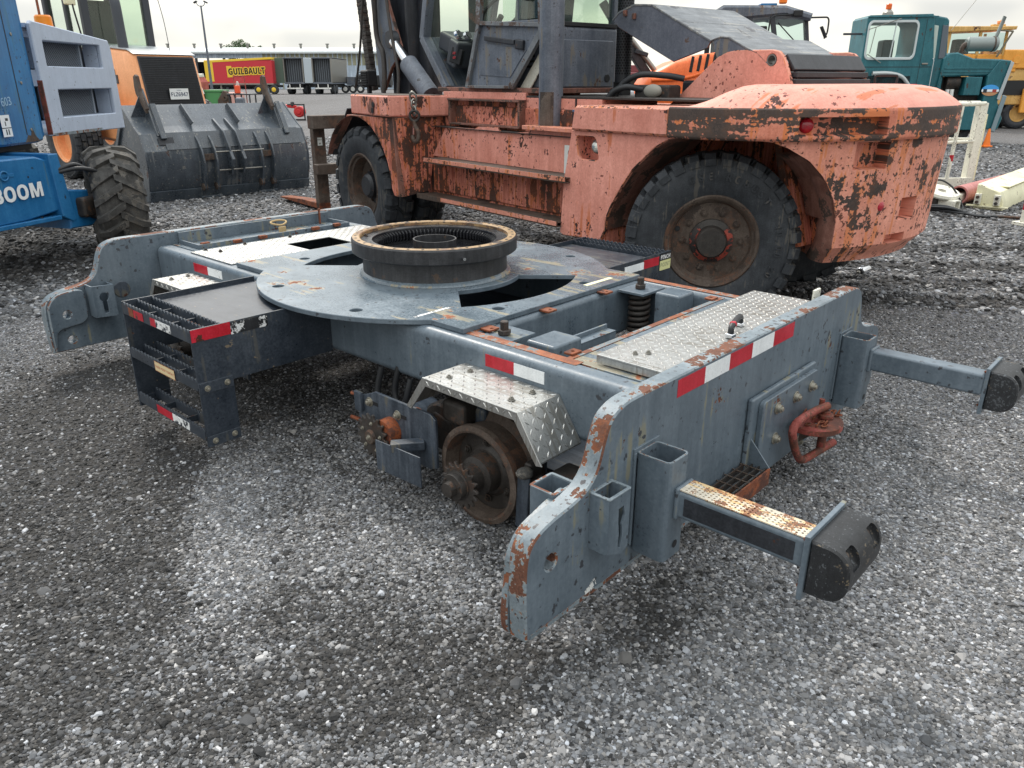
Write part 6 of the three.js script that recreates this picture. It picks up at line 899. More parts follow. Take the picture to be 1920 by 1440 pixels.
// ---------------------------------------------------------------- machines behind the lift truck
const TL = thing('shunting_tractor', 'teal green shunting tractor with chrome framed windscreen and long engine hood', 'tractor', [10.25, 0, -20.6], -0.12);
{ const ES = sub(TL, 'engine_section'); ES.scale.x = 0.82; ES.position.x = 0.08; TL.scale.x = 0.79; // x to the right along its side, z towards us; origin under the cab corner
  part(TL, 'cab_body', [prism('xy', [[-1.98, 0.9], [0.18, 0.9], [0.18, 1.95], [0.0, 2.9], [-0.06, 3.0], [-1.9, 2.98], [-1.97, 2.92]], -1.3, 0, { holes: [rrect(-1.88, -0.45, 2.02, 2.82, 0.12, 6).reverse()], bevel: 0.012 })], M.teal);
  const fr = rrect(-1.93, -0.41, 1.97, 2.87, 0.15, 6), fi = rrect(-1.87, -0.47, 2.03, 2.81, 0.11, 6).reverse(), ws = sub(TL, 'windscreen');
  part(ws, 'chrome_frame', prism('xy', fr, -0.01, 0.025, { holes: [fi], bevel: 0.008 }), plain(0xc9d2d4, 0.35, 0.5)); part(ws, 'centre_bar', box(0.03, 0.84, 0.03, [-1.12, 2.42, 0.005], [0, 0, -0.06], 0.006), plain(0xc9d2d4, 0.35, 0.5)); part(ws, 'pane', bx(-1.9, -0.44, 2.0, 2.84, 0, 0.004, 0), M.glassClear);
  for (const [A, B] of [[[-1.9, 2.66, 0.05], [-1.0, 2.9, 0.06]], [[-1.78, 2.12, 0.05], [-1.70, 2.72, 0.05]], [[-1.84, 2.1, 0.05], [-1.4, 1.9, 0.05]]]) part(ws, 'wiper', rod(A, B, 0.011, 6), M.steel);
  part(TL, 'cab_interior', [bx(-0.38, -0.3, 1.2, 2.9, -1.25, -0.15, 0), bx(-1.9, -1.75, 1.5, 2.1, -1.2, -0.2, 0.02), bx(-1.2, -0.85, 1.6, 2.45, -1.0, -0.5, 0.05)], M.darkGrey);
  part(TL, 'cab_side', [prism('xy', [[0.18, 0.9], [0.62, 0.9], [0.62, 2.0], [0.50, 2.86], [0.42, 2.92], [0.0, 2.98]], -1.25, -0.12, { bevel: 0.03 })], M.teal);
  for (const [x0, x1] of [[0.06, 0.26], [0.34, 0.56]]) part(TL, 'side_window', prism('xy', [[x0 + 0.02, 2.0], [x1, 2.0], [x1 - 0.06, 2.74], [x0 - 0.02, 2.76]], -0.118, -0.10, { bevel: 0.01 }), x0 < 0.2 ? plain(0xb9c8c0, 0.1) : plain(0x55606a, 0.1));
  part(TL, 'roof_gutter', bx(-1.98, 0.1, 2.93, 2.955, 0.0, 0.03, 0.008), M.teal); part(TL, 'door_seam', bx(-0.21, -0.198, 1.0, 2.9, -0.01, 0.003, 0), M.dark); part(TL, 'body_seam', bx(-1.95, 0.15, 1.80, 1.815, -0.01, 0.003, 0), M.dark); part(TL, 'door_handle', bx(-0.16, 0.02, 1.86, 1.90, 0.0, 0.04, 0.01), M.steel); part(TL, 'grab_rail', tube([[0.14, 1.2, 0.02], [0.16, 1.25, 0.07], [0.16, 1.95, 0.07], [0.14, 2.0, 0.02]], 0.014, 24, 6, false, 0.2), plain(0xb9c2c4, 0.4, 0.3));
  part(TL, 'beacon', cyl(0.085, 0.14, [-1.25, 3.19, -0.4], 'y', 18, 0.02), plain(0xe8641c, 0.3)); part(TL, 'beacon_base', lathe([[0, 3.0], [0.16, 3.0], [0.15, 3.06], [0.09, 3.12], [0, 3.12]], [-1.25, 0, -0.4], 'y', 20, 0.5), M.steel);
  part(TL, 'mirror_arm', [bx(-2.55, -1.98, 2.55, 2.60, -0.3, -0.25, 0.01)], M.darkGrey);
  part(TL, 'mudguard', tube([[-1.6, 1.66, 0.05], [-1.1, 1.66, 0.06], [-0.7, 1.58, 0.06], [-0.42, 1.36, 0.05]], 0.05, 30, 8), plain(0xb9c0c0, 0.4, 0.3)); part(TL, 'mudguard_skirt', bx(-1.95, -0.4, 1.2, 1.62, -0.9, 0.0, 0.02), M.dark);
  part(TL, 'tail_cluster', bx(-0.42, -0.2, 1.3, 1.42, 0.0, 0.05, 0.01), M.redLens);
  part(ES, 'engine_hood', prism('xy', [[0.45, 1.2], [0.5, 2.0], [0.7, 2.12], [1.0, 2.14], [1.6, 2.0], [2.6, 1.98], [2.95, 1.95], [2.75, 1.62], [0.55, 1.58]], -1.15, -0.06, { bevel: 0.03 }), M.teal);
  part(ES, 'hood_rib', [bx(0.6, 2.5, 1.76, 1.79, -0.06, -0.045, 0.004)], M.teal); part(ES, 'hood_rib', [bx(0.6, 2.5, 1.68, 1.70, -0.06, -0.045, 0.004)], M.teal);
  part(ES, 'engine', [bx(0.4, 2.4, 0.95, 1.58, -0.9, -0.35, 0.03), cyl(0.12, 0.3, [0.55, 1.25, -0.3], 'y', 16), cyl(0.16, 0.5, [1.1, 1.45, -0.28], 'x', 16)], M.greasy);
  for (const x of [0.95, 1.12]) part(ES, 'filter', cyl(0.07, 0.22, [x, 1.18, -0.2], 'y', 16), M.white);
  part(ES, 'toolbox', bx(1.45, 2.05, 1.15, 1.58, -0.6, -0.03, 0.02), M.teal);
  part(ES, 'nose', prism('xy', [[2.2, 0.35], [2.95, 0.35], [3.05, 0.6], [2.75, 1.0], [2.95, 1.95], [2.55, 1.97], [2.2, 1.6]], -1.15, -0.01, { bevel: 0.02 }), M.teal); part(ES, 'grille_edge', [bar([2.72, 1.05, 0.03], [2.95, 1.92, 0.03], 0.03, 0.12, 0.01)], plain(0xb4bcc0, 0.4, 0.4)); part(ES, 'bumper_post', [bar([2.75, 0.3, 0.04], [2.92, 1.15, 0.04], 0.05, 0.16, 0.02)], plain(0x7d9098, 0.4));
  part(TL, 'lower_body', bx(-2.0, 1.85, 0.33, 0.96, -1.2, 0.0, 0.02), M.teal);
  print(ES, 'oval_emblem', 0.66, 0.28, (g, w, h) => { g.clearRect(0, 0, w, h); g.save(); g.beginPath(); g.ellipse(w / 2, h / 2, w * 0.48, h * 0.47, 0, 0, 7); g.clip(); g.fillStyle = '#3f9be0'; g.fillRect(0, 0, w, h * 0.6); g.fillStyle = '#e8eef2'; g.fillRect(0, h * 0.42, w, h * 0.2); g.fillStyle = '#b98a62'; g.fillRect(0, h * 0.66, w, h); g.fillStyle = '#1c2430'; g.fillRect(w * 0.12, h * 0.40, w * 0.2, h * 0.3); g.fillStyle = '#a03a34'; g.fillRect(w * 0.62, h * 0.42, w * 0.22, h * 0.26); g.restore(); }, [2.38, 1.27, 0.012], [0, 0, 0], 96);
  print(ES, 'lettering', 0.60, 0.14, write('FUEL', '#e6ecec', null, 'bold italic', 0.8), [2.25, 0.86, 0.024], [0, 0, 0.02], 96);
  part(ES, 'muffler', [cyl(0.17, 1.15, [2.05, 2.34, -0.5], 'x', 24, 0.05)], plain(0x8a9290, 0.5, 0.4)); part(ES, 'muffler_pipe', tube([[1.5, 2.32, -0.5], [1.38, 2.26, -0.5], [1.34, 2.0, -0.5]], 0.08, 20, 12), M.rustBrown); part(ES, 'muffler_strap', [cyl(0.18, 0.06, [2.45, 2.34, -0.5], 'x', 24)], M.rustBrown); part(ES, 'tail_pipe', tube([[2.5, 2.45, -0.5], [2.6, 2.8, -0.45], [2.62, 2.95, -0.4]], 0.06, 16, 10), plain(0x8a9290, 0.5, 0.4));
  part(TL, 'whip_antenna', rod([0.62, 2.62, -0.2], [1.6, 3.75, -0.3], 0.008, 6), M.steel);
  for (const [x, z] of [[-1.2, -0.35], [1.4, -0.35], [-1.2, -1.2], [1.4, -1.2]]) wheel(TL, { pos: [x, 0.5, z], R: 0.5, w: 0.3, rimR: 0.27, lugs: 20, depth: 0.02, side: z > -0.5 ? 1 : -1 });
}
const YG = thing('yellow_roller', 'yellow pneumatic tyre roller with a boxy cab behind the teal tractor', 'roller', [14.0, 0, -27], -0.05);
{
  part(YG, 'cab_frame', [bx(-0.05, 0.06, 1.6, 2.95, -0.06, 0.0, 0.01), bx(0.93, 1.02, 1.6, 2.95, -0.06, 0.0, 0.01), bx(1.75, 1.83, 1.6, 2.95, -0.06, 0.0, 0.01), bx(-0.05, 1.83, 1.6, 2.35, -1.4, -1.34, 0), bx(-0.05, 0.06, 1.6, 2.95, -1.4, -1.34, 0.01), bx(1.75, 1.83, 1.6, 2.95, -1.4, -1.34, 0.01)], M.yellow);
  part(YG, 'cab_roof', prism('xy', [[-0.14, 2.92], [2.0, 3.0], [2.02, 3.10], [-0.14, 3.10]], -1.5, 0.1, { bevel: 0.02 }), M.yellow);
  part(YG, 'pane', bx(0.06, 0.93, 2.28, 2.92, -0.03, -0.025, 0), M.glassClear); part(YG, 'pane', bx(1.02, 1.75, 2.28, 2.92, -0.03, -0.025, 0), M.glassClear);
  part(YG, 'operator_seat', bx(0.5, 0.95, 2.2, 2.75, -0.9, -0.5, 0.05), M.seat);
  part(YG, 'roof_lamp', cyl(0.11, 0.12, [1.72, 3.24, -0.4], 'y', 18, 0.03), plain(0xd8905c, 0.4)); part(YG, 'roof_bracket', bx(1.45, 1.85, 3.1, 3.18, -0.5, -0.3, 0.02), M.yellow);
  part(YG, 'mirror_post', [rod([1.55, 2.2, 0.1], [1.9, 2.95, 0.1], 0.03, 8), rod([1.9, 2.95, 0.1], [1.4, 2.98, 0.1], 0.025, 8)], plain(0x6b6656, 0.6)); part(YG, 'mirror', bx(1.30, 1.5, 2.35, 2.5, 0.08, 0.14, 0.02), M.cream);
  part(YG, 'upper_hood', bx(-0.1, 2.3, 1.75, 2.28, -1.4, 0.0, 0.03), M.amberPaint); part(YG, 'side_hood', bx(1.8, 4.6, 1.85, 2.42, -1.4, 0.02, 0.04), M.amberPaint);
  print(YG, 'lettering', 0.7, 0.26, write('HIP', '#26221c', null, 'bold italic', 0.9), [2.98, 2.12, 0.045], [0, 0, 0], 96); part(YG, 'cover_disc', cyl(0.12, 0.02, [2.25, 2.12, 0.03], 'z', 20), M.amberPaint);
  part(YG, 'main_body', prism('xy', [[0.2, 0.75], [4.4, 0.75], [4.6, 1.85], [0.0, 1.85]], -1.4, -0.05, { bevel: 0.03 }), M.yellow); part(YG, 'opening', bx(1.95, 2.8, 1.05, 1.5, -0.06, -0.03, 0), M.dark); part(YG, 'pipe_post', cyl(0.06, 0.7, [-0.75, 2.3, -0.3], 'y', 14), M.yellow);
  for (const x of [0.9, 2.75, 3.9]) for (const z of [-0.25, -1.15]) { const w = wheel(YG, { pos: [x, 0.5, z], R: 0.50, w: 0.34, rimR: 0.28, lugs: 18, depth: 0.01, rimM: M.yellow, side: z > -0.5 ? 1 : -1, tyreM: M.black }); }
  part(YG, 'conveyor', [bar([3.0, 2.5, -0.6], [5.2, 3.7, -0.6], 0.5, 0.25)], M.black); part(YG, 'wheel_fork', bx(2.65, 3.3, 0.5, 1.25, 0.0, 0.12, 0.03), M.amberPaint);
}
const DC = thing('grey_cab_machine', 'dark grey tractor cab with orange beacon, showing above the open engine hood', 'tractor', [2.78, 0, -11.5], -0.1);
{
  part(DC, 'roof', [prism('xy', [[-0.02, 2.24], [0.86, 2.31], [1.22, 2.24], [1.24, 2.33], [0.88, 2.43], [0.06, 2.44], [0.0, 2.40]], -1.3, 0.05, { bevel: 0.03 })], M.steelGrey);
  part(DC, 'pillar', [bar([0.05, 1.6, 0], [0.06, 2.26, 0], 0.05, 0.07)], M.darkGrey); part(DC, 'pillar', [bar([0.42, 1.6, 0], [0.44, 2.28, 0], 0.05, 0.05)], M.darkGrey); part(DC, 'pillar', [bar([0.88, 1.6, 0], [0.72, 2.3, 0], 0.05, 0.06)], M.darkGrey); part(DC, 'pillar', [bar([1.30, 1.6, -0.1], [1.18, 2.28, -0.1], 0.05, 0.06)], M.darkGrey); part(DC, 'pillar', [bar([0.05, 1.6, -1.25], [0.06, 2.26, -1.25], 0.05, 0.07)], M.darkGrey);
  part(DC, 'side_pane', prism('xy', [[0.08, 1.9], [0.84, 1.9], [0.72, 2.26], [0.08, 2.24]], -0.01, -0.005, { bevel: 0 }), M.glassClear); part(DC, 'front_pane', prism('xy', [[0.9, 1.75], [1.26, 1.78], [1.16, 2.26], [0.76, 2.27]], -0.06, -0.055, { bevel: 0 }), M.glassClear);
  part(DC, 'mirror', bx(0.55, 0.66, 1.95, 2.18, 0.02, 0.06, 0.015), M.dark); part(DC, 'mirror_arm', tube([[0.66, 1.95, 0.1], [0.68, 2.25, 0.1], [0.74, 2.3, 0.08], [1.0, 2.32, 0.05]], 0.011, 30, 6, false, 0.2), M.dark); part(DC, 'mirror_arm', tube([[1.2, 2.28, 0], [1.42, 2.28, 0.05], [1.45, 2.24, 0.05], [1.45, 2.1, 0.05], [1.42, 2.02, 0.05]], 0.011, 30, 6, false, 0.2), M.dark); part(DC, 'mirror', box(0.03, 0.16, 0.08, [1.40, 2.1, 0.05], [0, 0, 0.5], 0.01), M.dark);
  part(DC, 'wiper', rod([0.80, 2.22, 0.02], [1.06, 1.98, 0.02], 0.008, 6), M.dark); part(DC, 'work_lamp', bx(0.98, 1.1, 2.29, 2.37, -0.02, 0.08, 0.015), M.dark);
  part(DC, 'beacon', cyl(0.055, 0.11, [0.88, 2.52, -0.2], 'y', 16, 0.015), plain(0xf07a1c, 0.3)); part(DC, 'roof_box', bx(0.6, 0.82, 2.43, 2.48, -0.5, -0.25, 0.01), M.blue);
  part(DC, 'lower_body', [bx(-0.1, 1.4, 0.5, 1.62, -1.3, 0.0, 0.05, 2), bx(1.3, 2.6, 0.7, 1.45, -1.0, -0.3, 0.05, 2)], M.steelGrey);
  part(DC, 'cab_back', [bx(0.1, 0.2, 1.6, 2.2, -1.2, -0.7, 0.02)], M.seat);
  for (const [x, z] of [[0.3, 0.1], [0.3, -1.4], [2.2, 0], [2.2, -1.3]]) wheel(DC, { pos: [x, 0.6, z], R: 0.6, w: 0.35, rimR: 0.3, lugs: 20, depth: 0.03, side: z > -0.5 ? 1 : -1 });
}
const EX = thing('orange_excavator', 'orange excavator with slotted engine cover, seen under the open grey hood', 'excavator', [1.55, 0, -9.5], 0);
{
  part(EX, 'engine_cover', prism('xy', [[0.0, 1.0], [-0.02, 1.46], [0.05, 1.56], [0.32, 1.70], [0.62, 1.78], [0.80, 1.80], [0.98, 1.74], [1.0, 1.0]], -0.9, 0.0, { bevel: 0.05, crease: 0.9 }), M.hotOrange);
  for (let i = 0; i < 4; i++) part(EX, 'vent_slot', box(0.035, 0.17, 0.012, [0.50 + i * 0.085, 1.67 + i * 0.012, 0.0], [0, 0, -0.12], 0.012), M.dark);
  part(EX, 'crease_line', tube([[0.05, 1.50, 0.0], [0.4, 1.52, 0.004], [0.7, 1.60, 0.0]], 0.02, 20, 8), M.hotOrange);
  print(EX, 'lettering', 0.30, 0.085, write('HAN', '#f4efe8', null, 'bold', 0.95), [0.17, 1.40, 0.004], [0, 0, 0.03], 96);
  part(EX, 'slew_base', bx(-0.1, 1.2, 0.8, 1.0, -1.2, 0.0, 0.03), M.black); part(EX, 'track', [prism('xy', [...rrect(-0.4, 1.6, 0.0, 0.6, 0.28, 8)], -0.15, 0.15, { bevel: 0.01 })], M.black); part(EX, 'track', [prism('xy', [...rrect(-0.4, 1.6, 0.0, 0.6, 0.28, 8)], -1.45, -1.15, { bevel: 0.01 })], M.black); part(EX, 'centre_frame', bx(0.1, 1.1, 0.4, 0.82, -1.2, -0.1, 0.02), M.black);
  part(EX, 'boom', bar([0.35, 1.2, -0.5], [-0.26, 2.0, -0.45], 0.12, 0.10, 0.01), M.black); part(EX, 'boom', bar([-0.26, 2.0, -0.45], [-0.5, 2.35, -0.45], 0.10, 0.09, 0.01), M.black); part(EX, 'boom_cylinder', rod([0.25, 1.5, -0.42], [-0.15, 1.95, -0.4], 0.03, 10), M.steel); part(EX, 'boom_bracket', box(0.16, 0.05, 0.1, [-0.02, 1.80, -0.42], [0, 0, -0.3], 0.01), M.black);
}
// ---------------------------------------------------------------- right-hand odds and ends
const CG = thing('work_platform', 'white chipped steel work platform cage standing behind the counterweight', 'work platform', [6.30, 0, -11.6], 0.12);
{
  const tb = (A, B, r = 0.026) => part(CG, 'rail', rod(A, B, r, 12), M.cream);
  part(CG, 'corner_post', bx(0.38, 0.50, 0.0, 1.20, -0.12, 0.0, 0.008), M.cream).rotation.z = 0; part(CG, 'side_strip', bx(0.505, 0.545, 0.12, 1.05, -0.10, -0.03, 0.006), M.creamYellow);
  tb([0.06, 0.12, 0.02], [0.10, 1.16, 0.0]); tb([-1.2, 1.16, 0.02], [0.46, 1.19, -0.02], 0.03); tb([-1.2, 1.20, -0.7], [0.46, 1.20, -0.14]); tb([-1.2, 0.62, 0.03], [0.40, 0.68, -0.02], 0.024); tb([-1.2, 0.70, -0.7], [0.40, 0.70, -0.12], 0.022); tb([-1.1, 0.1, 0.02], [-1.1, 1.18, 0.02]);
  part(CG, 'red_mark', cyl(0.028, 0.09, [0.075, 0.45, 0.014], 'y', 12), M.red); part(CG, 'toe_board', bx(-1.25, 0.46, 0.02, 0.17, -0.02, 0.03, 0.006), M.cream); part(CG, 'toe_board', bx(-1.25, 0.46, 0.02, 0.17, -0.9, -0.86, 0.006), M.cream); part(CG, 'platform_floor', bx(-1.25, 0.46, 0.02, 0.06, -0.88, 0.0, 0.004), M.cream);
}
tag(part(scene, 'steel_pipe', [put(pipe(0.115, 0.095, 3.6, [0, 0, 0], 'z', 28), [6.95, 0.13, -11.25], [-0.01, -0.79, 0])], worn(512, 1, { base: [176, 112, 108], vary: 6, streak: 3, rustAt: 1.9, rough: 0.55, seedx: 0.3 })), 'long pinkish red steel pipe lying on the gravel by the platform', 'pipe');
{
  const t = thing('pipe_end_fitting', 'white cast fitting with a square socket at the end of the red pipe', 'pipe fitting', [5.28, 0, -9.75], 0.6);
  part(t, 'arm', bar([0.15, 0.12, 0.05], [0.75, 0.11, 0.0], 0.11, 0.10, 0.02), M.cream); part(t, 'head', [lathe([[0.05, 0.20], [0.2, 0.20], [0.21, 0.22], [0.2, 0.25], [0.05, 0.25], [0.05, 0.20]], [0, 0, 0], [0.25, 0, 0.1], 28, 0.5)], M.cream); part(t, 'socket', hollow('xy', -0.14, 0.0, 0.02, 0.15, 0.08, 0.30, 0.02, 0.02), M.cream); part(t, 'strut', bar([0.14, 0.0, 0.2], [0.18, 0.22, 0.1], 0.05, 0.05), M.cream); part(t, 'jaw', bx(-0.2, 0.2, 0.03, 0.2, -0.12, 0.1, 0.03), M.greasy);
}
{
  const c = thing('cable_bundle', 'bundle of black cables dropped on the gravel beside the white fitting', 'cables', [5.15, 0, -9.25], 0);
  for (let i = 0; i < 11; i++) part(c, 'cable', tube([[-0.25 + rr(-0.05, 0.05), 0.03 + i * 0.006, -0.22 + rr(-0.06, 0.06)], [0.0, 0.05 + i * 0.006, -0.02 + rr(-0.05, 0.05)], [0.25, 0.03, 0.1 + rr(-0.05, 0.05)], [0.5 + rr(-0.15, 0.02), 0.02, 0.16 + rr(-0.04, 0.04)]], 0.012, 30, 6), M.hose);
  part(c, 'cable', tube([[-0.1, 0.1, -0.5], [0.05, 0.35, -0.48], [0.22, 0.3, -0.4], [0.35, 0.08, -0.3], [0.2, 0.04, -0.1], [-0.1, 0.06, -0.1]], 0.011, 50, 6), M.hose); part(c, 'cable_end', rod([0.5, 0.02, 0.16], [0.72, 0.02, 0.27], 0.016, 8), M.rustBrown);
}
{
  const b = thing('cream_beam', 'cream painted steel beam with bolted end brackets lying beyond the cables', 'beam', [5.92, 0, -9.72], 0.83);
  part(b, 'beam_body', prism('zy', [[-0.16, 0.0], [0.16, 0.0], [0.16, 0.10], [0.10, 0.22], [-0.16, 0.30]].reverse(), 0.0, 3.2, { bevel: 0.008 }), M.creamYellow); part(b, 'end_flange', bx(-0.03, 0.0, 0.03, 0.05, -0.24, 0.22, 0.004), M.creamYellow); part(b, 'flange_strip', bx(0.4, 3.2, 0.24, 0.255, -0.18, 0.12, 0.004), M.creamYellow);
  for (const z of [-0.12, 0.09]) { const k = part(b, 'bracket', bx(-0.05, 0.0, 0.06, 0.19, z - 0.035, z + 0.035, 0.006), M.cream); part(k, 'bolt', cyl(0.02, 0.04, [-0.06, 0.15, z], 'x', 8), M.greasy); part(k, 'bolt', cyl(0.02, 0.04, [-0.06, 0.09, z], 'x', 8), M.greasy); }
}
{
  const b = thing('barrier_post', 'red and white striped barrier post at the picture edge', 'barrier', [5.70, 0, -8.6], 0.3);
  for (let i = 0; i < 3; i++) part(b, i === 1 ? 'red_band' : 'white_band', bx(-0.06, 0.05, 0.04 + i * 0.13, 0.04 + (i + 1) * 0.13 - 0.001, -0.03, 0.03, 0.004), i === 1 ? M.red : M.cream); part(b, 'foot', bx(-0.09, 0.35, 0.0, 0.04, -0.10, 0.10, 0.006), M.cream); part(b, 'panel', bx(0.06, 0.5, 0.06, 0.42, -0.012, 0.012, 0.004), M.black);
}
{
  const c = thing('traffic_cone', 'orange traffic cone standing against the teal tractor', 'traffic cone', [11.45, 0, -19.4]);
  part(c, 'cone', lathe([[0.085, 0.03], [0.02, 0.42], [0.0, 0.42]], [0, 0, 0], 'y', 24), M.orangeFlag); part(c, 'base', bx(-0.10, 0.10, 0, 0.04, -0.10, 0.10, 0.01), M.orangeFlag);
}
{
  const c = thing('filter_can', 'small silver filter canister lying under the lift truck counterweight', 'canister', [2.92, 0.035, -6.28], 0.75);
  part(c, 'can', lathe([[0, -0.075], [0.03, -0.075], [0.034, -0.07], [0.034, 0.06], [0.028, 0.072], [0.0, 0.075]], [0, 0, 0], 'x', 24, 0.5), M.chrome); part(c, 'collar', cyl(0.026, 0.018, [-0.084, 0, 0], 'x', 20), M.dark); part(c, 'nozzle', cyl(0.014, 0.035, [-0.105, 0, 0], 'x', 14), M.steel);
}
// ---------------------------------------------------------------- far side of the yard
const WH = thing('warehouse', 'long low grey warehouse with a dark open bay along the far side of the yard', 'warehouse', [0, 0, -150]);
{
  const clad = (base) => worn(512, 12, { base, vary: 5, streak: 10, rustAt: 9, rough: 0.7, seedx: 0.3 }), beige = clad([150, 150, 128]), blue = clad([176, 190, 204]), roofM = plain(0xaab2b6, 0.5, 0.3);
  part(WH, 'back_wall', bx(-75, 10, 0, 5.2, -30, -29.5, 0), M.darkGrey); part(WH, 'bay_floor', bx(-75, -45, 0.01, 0.05, -29, 0, 0), M.darkGrey); part(WH, 'side_wall', bx(-75.5, -75, 0, 5.2, -30, 0, 0), beige); part(WH, 'bay_wall', bx(-45, -44.6, 0, 5.2, -29.5, -0.3, 0), M.darkGrey);
  part(WH, 'upper_wall', bx(-45, 10, 4.0, 6.1, -0.2, 0, 0), beige); part(WH, 'lower_wall', bx(-45, 10, 0, 4.0, -0.22, -0.02, 0), blue);
  for (let i = 0; i < 62; i++) part(WH, 'wall_rib', bx(-45 + i * 0.85, -44.8 + i * 0.85, 0, 6.1, -0.02, 0.06, 0), i % 9 === 4 ? beige : blue);
  part(WH, 'bay_fascia', bx(-75, -45, 5.2, 6.1, -0.2, 0.02, 0), blue);
  for (let i = 0; i < 6; i++) part(WH, 'bay_column', bx(-72 + i * 5, -71.6 + i * 5, 0, 5.2, -0.4, -0.1, 0), M.darkGrey);
  part(WH, 'roof', prism('zy', [[0.6, 6.1], [0.6, 6.3], [-15, 7.5], [-30.6, 6.3], [-30.6, 6.1], [-15, 7.2]], -76, 11, { bevel: 0 }), roofM);
  part(WH, 'gutter', bx(-76, 11, 5.95, 6.2, 0.6, 0.85, 0.02), plain(0xc4cacb, 0.5));
  for (let i = 0; i < 9; i++) { const v = part(WH, 'roof_vent', cyl(0.22, 1.0, [-66 + i * 5.1, 7.4, -11], 'y', 14), M.steel); part(v, 'vent_cap', cyl(0.36, 0.25, [-66 + i * 5.1, 7.95, -11], 'y', 14, 0.08), M.steel); }
}
{
  const t = thing('red_trailer', 'red and yellow lettered box trailer parked before the warehouse', 'trailer', [-35.1, 0, -95], 0);
  const L = 7.7, red = plain(0xc4303a, 0.45), yel = plain(0xe8c23a, 0.5);
  part(t, 'box_body', bx(0, L, 1.15, 3.62, -2.5, 0, 0.03), red); part(t, 'roof_band', prism('xy', [[0, 3.35], [L, 3.72], [L, 3.95], [0, 3.6]], -2.52, 0.03, { bevel: 0.02 }), yel); part(t, 'front_band', bx(-0.02, 0.95, 1.35, 3.5, -2.52, 0.025, 0.03), yel); part(t, 'bottom_rail', bx(0, L, 1.0, 1.18, -2.5, 0.03, 0.02), M.steel);
  print(t, 'lettering', 4.5, 1.25, (g, w, h) => { g.clearRect(0, 0, w, h); g.fillStyle = '#e8c23a'; g.fillRect(0, h * 0.02, w * 0.13, h * 0.96); g.font = `900 ${h * 0.72}px sans-serif`; g.textBaseline = 'middle'; g.lineJoin = 'round'; g.lineWidth = h * 0.16; g.strokeStyle = '#e8c23a'; g.fillStyle = '#201a18'; g.strokeText('GUILBAULT', w * 0.03, h * 0.52, w * 0.94); g.fillText('GUILBAULT', w * 0.03, h * 0.52, w * 0.94); }, [4.75, 2.48, 0.04], [0, 0, 0.03], 256);
  part(t, 'frame', bx(0.4, L + 0.6, 0.75, 1.0, -1.8, -0.5, 0.03), M.dark);
  for (const x of [5.9, 6.75, 7.65]) { const w = sub(t, 'wheel'); part(w, 'tyre', cyl(0.5, 0.5, [x, 0.5, -0.2], 'z', 24, 0.06), M.rubber); part(w, 'rim', lathe([[0, 0.06], [0.2, 0.06], [0.3, 0.0]], [x, 0.5, 0.02], 'z', 20), yel); }
  part(t, 'landing_leg', [bx(1.4, 1.6, 0, 1.0, -0.5, -0.3, 0.02)], M.steel);
  const box2 = (nm, lab, x, w, side) => {
    const q = thing(nm, lab, 'trailer', [x, 0, -96], 0);
    part(q, 'wall', [bx(0, 0.12, 1.2, 3.95, -9, 0, 0.02)], M.steel); part(q, 'wall', [bx(w - 0.12, w, 1.2, 3.95, -9, 0, 0.02)], M.steel); part(q, 'roof', bx(0, w, 3.83, 3.97, -9, 0.02, 0.02), M.steelGrey); part(q, 'floor', bx(0, w, 1.1, 1.3, -9, 0.02, 0.02), M.steelGrey); part(q, 'front_wall', bx(0.1, w - 0.1, 1.3, 3.85, -0.9, -0.8, 0), M.darkGrey);
    for (let i = 0; i < 8; i++) part(q, 'inner_rib', bx(0.22 + i * (w - 0.3) / 8, 0.30 + i * (w - 0.3) / 8, 1.3, 3.8, -0.82, -0.7, 0), plain(0x6a727a, 0.6));
    part(q, 'open_door', bx(-0.95, -0.02, 1.2, 3.9, -0.12, -0.04, 0.02), side); part(q, 'bumper', [bx(0.2, w - 0.2, 0.55, 0.7, -0.1, 0.0, 0.02), bx(0.5, 0.6, 0.6, 1.2, -0.1, 0, 0.01), bx(w - 0.6, w - 0.5, 0.6, 1.2, -0.1, 0, 0.01)], M.white); part(q, 'underframe', bx(0.3, w - 0.3, 0.7, 1.1, -8.5, -0.3, 0.02), M.dark);
    for (const x2 of [0.25, w - 0.25]) for (const z of [-1.2, -2.5]) part(q, 'tyre', cyl(0.5, 0.5, [x2, 0.5, z], 'x', 24, 0.06), M.rubber);
    return q;
  };
  box2('open_trailer', 'open ended dry van trailer next to the red trailer, greenish door folded back', -26.4, 2.3, plain(0x4f6256, 0.6)); box2('open_trailer', 'open ended dry van trailer farther from the red one, bright aluminium door folded back', -23.1, 2.25, plain(0xb9c4cc, 0.35, 0.5));
}
{
  const t = thing('flat_truck', 'dark roll-off container truck with three white wheels beside the warehouse wall', 'truck', [-21.8, 0, -104], 0);
  part(t, 'container', bx(2.2, 6.5, 0.9, 2.1, -2.4, 0, 0.04), M.dark); part(t, 'container_end', bx(1.0, 2.0, 0.95, 1.9, -2.3, 0, 0.02), M.steelGrey); part(t, 'frame', bx(0, 6.5, 0.65, 0.9, -1.8, -0.3, 0.02), M.dark);
  for (let i = 0; i < 6; i++) part(t, 'side_rib', bx(2.4 + i * 0.75, 2.5 + i * 0.75, 0.95, 2.05, 0, 0.06, 0.01), M.darkGrey); print(t, 'plate', 0.5, 0.3, (g, w, h) => { g.fillStyle = '#d8dcdc'; g.fillRect(0, 0, w, h); }, [3.0, 1.5, 0.07], [0, 0, 0], 16);
  for (const x of [0.8, 1.75, 2.7]) { const w = sub(t, 'wheel'); part(w, 'tyre', cyl(0.48, 0.4, [x, 0.48, 0], 'z', 22, 0.05), M.rubber); part(w, 'rim', cyl(0.26, 0.06, [x, 0.48, 0.2], 'z', 18, 0.02), M.white); }
}
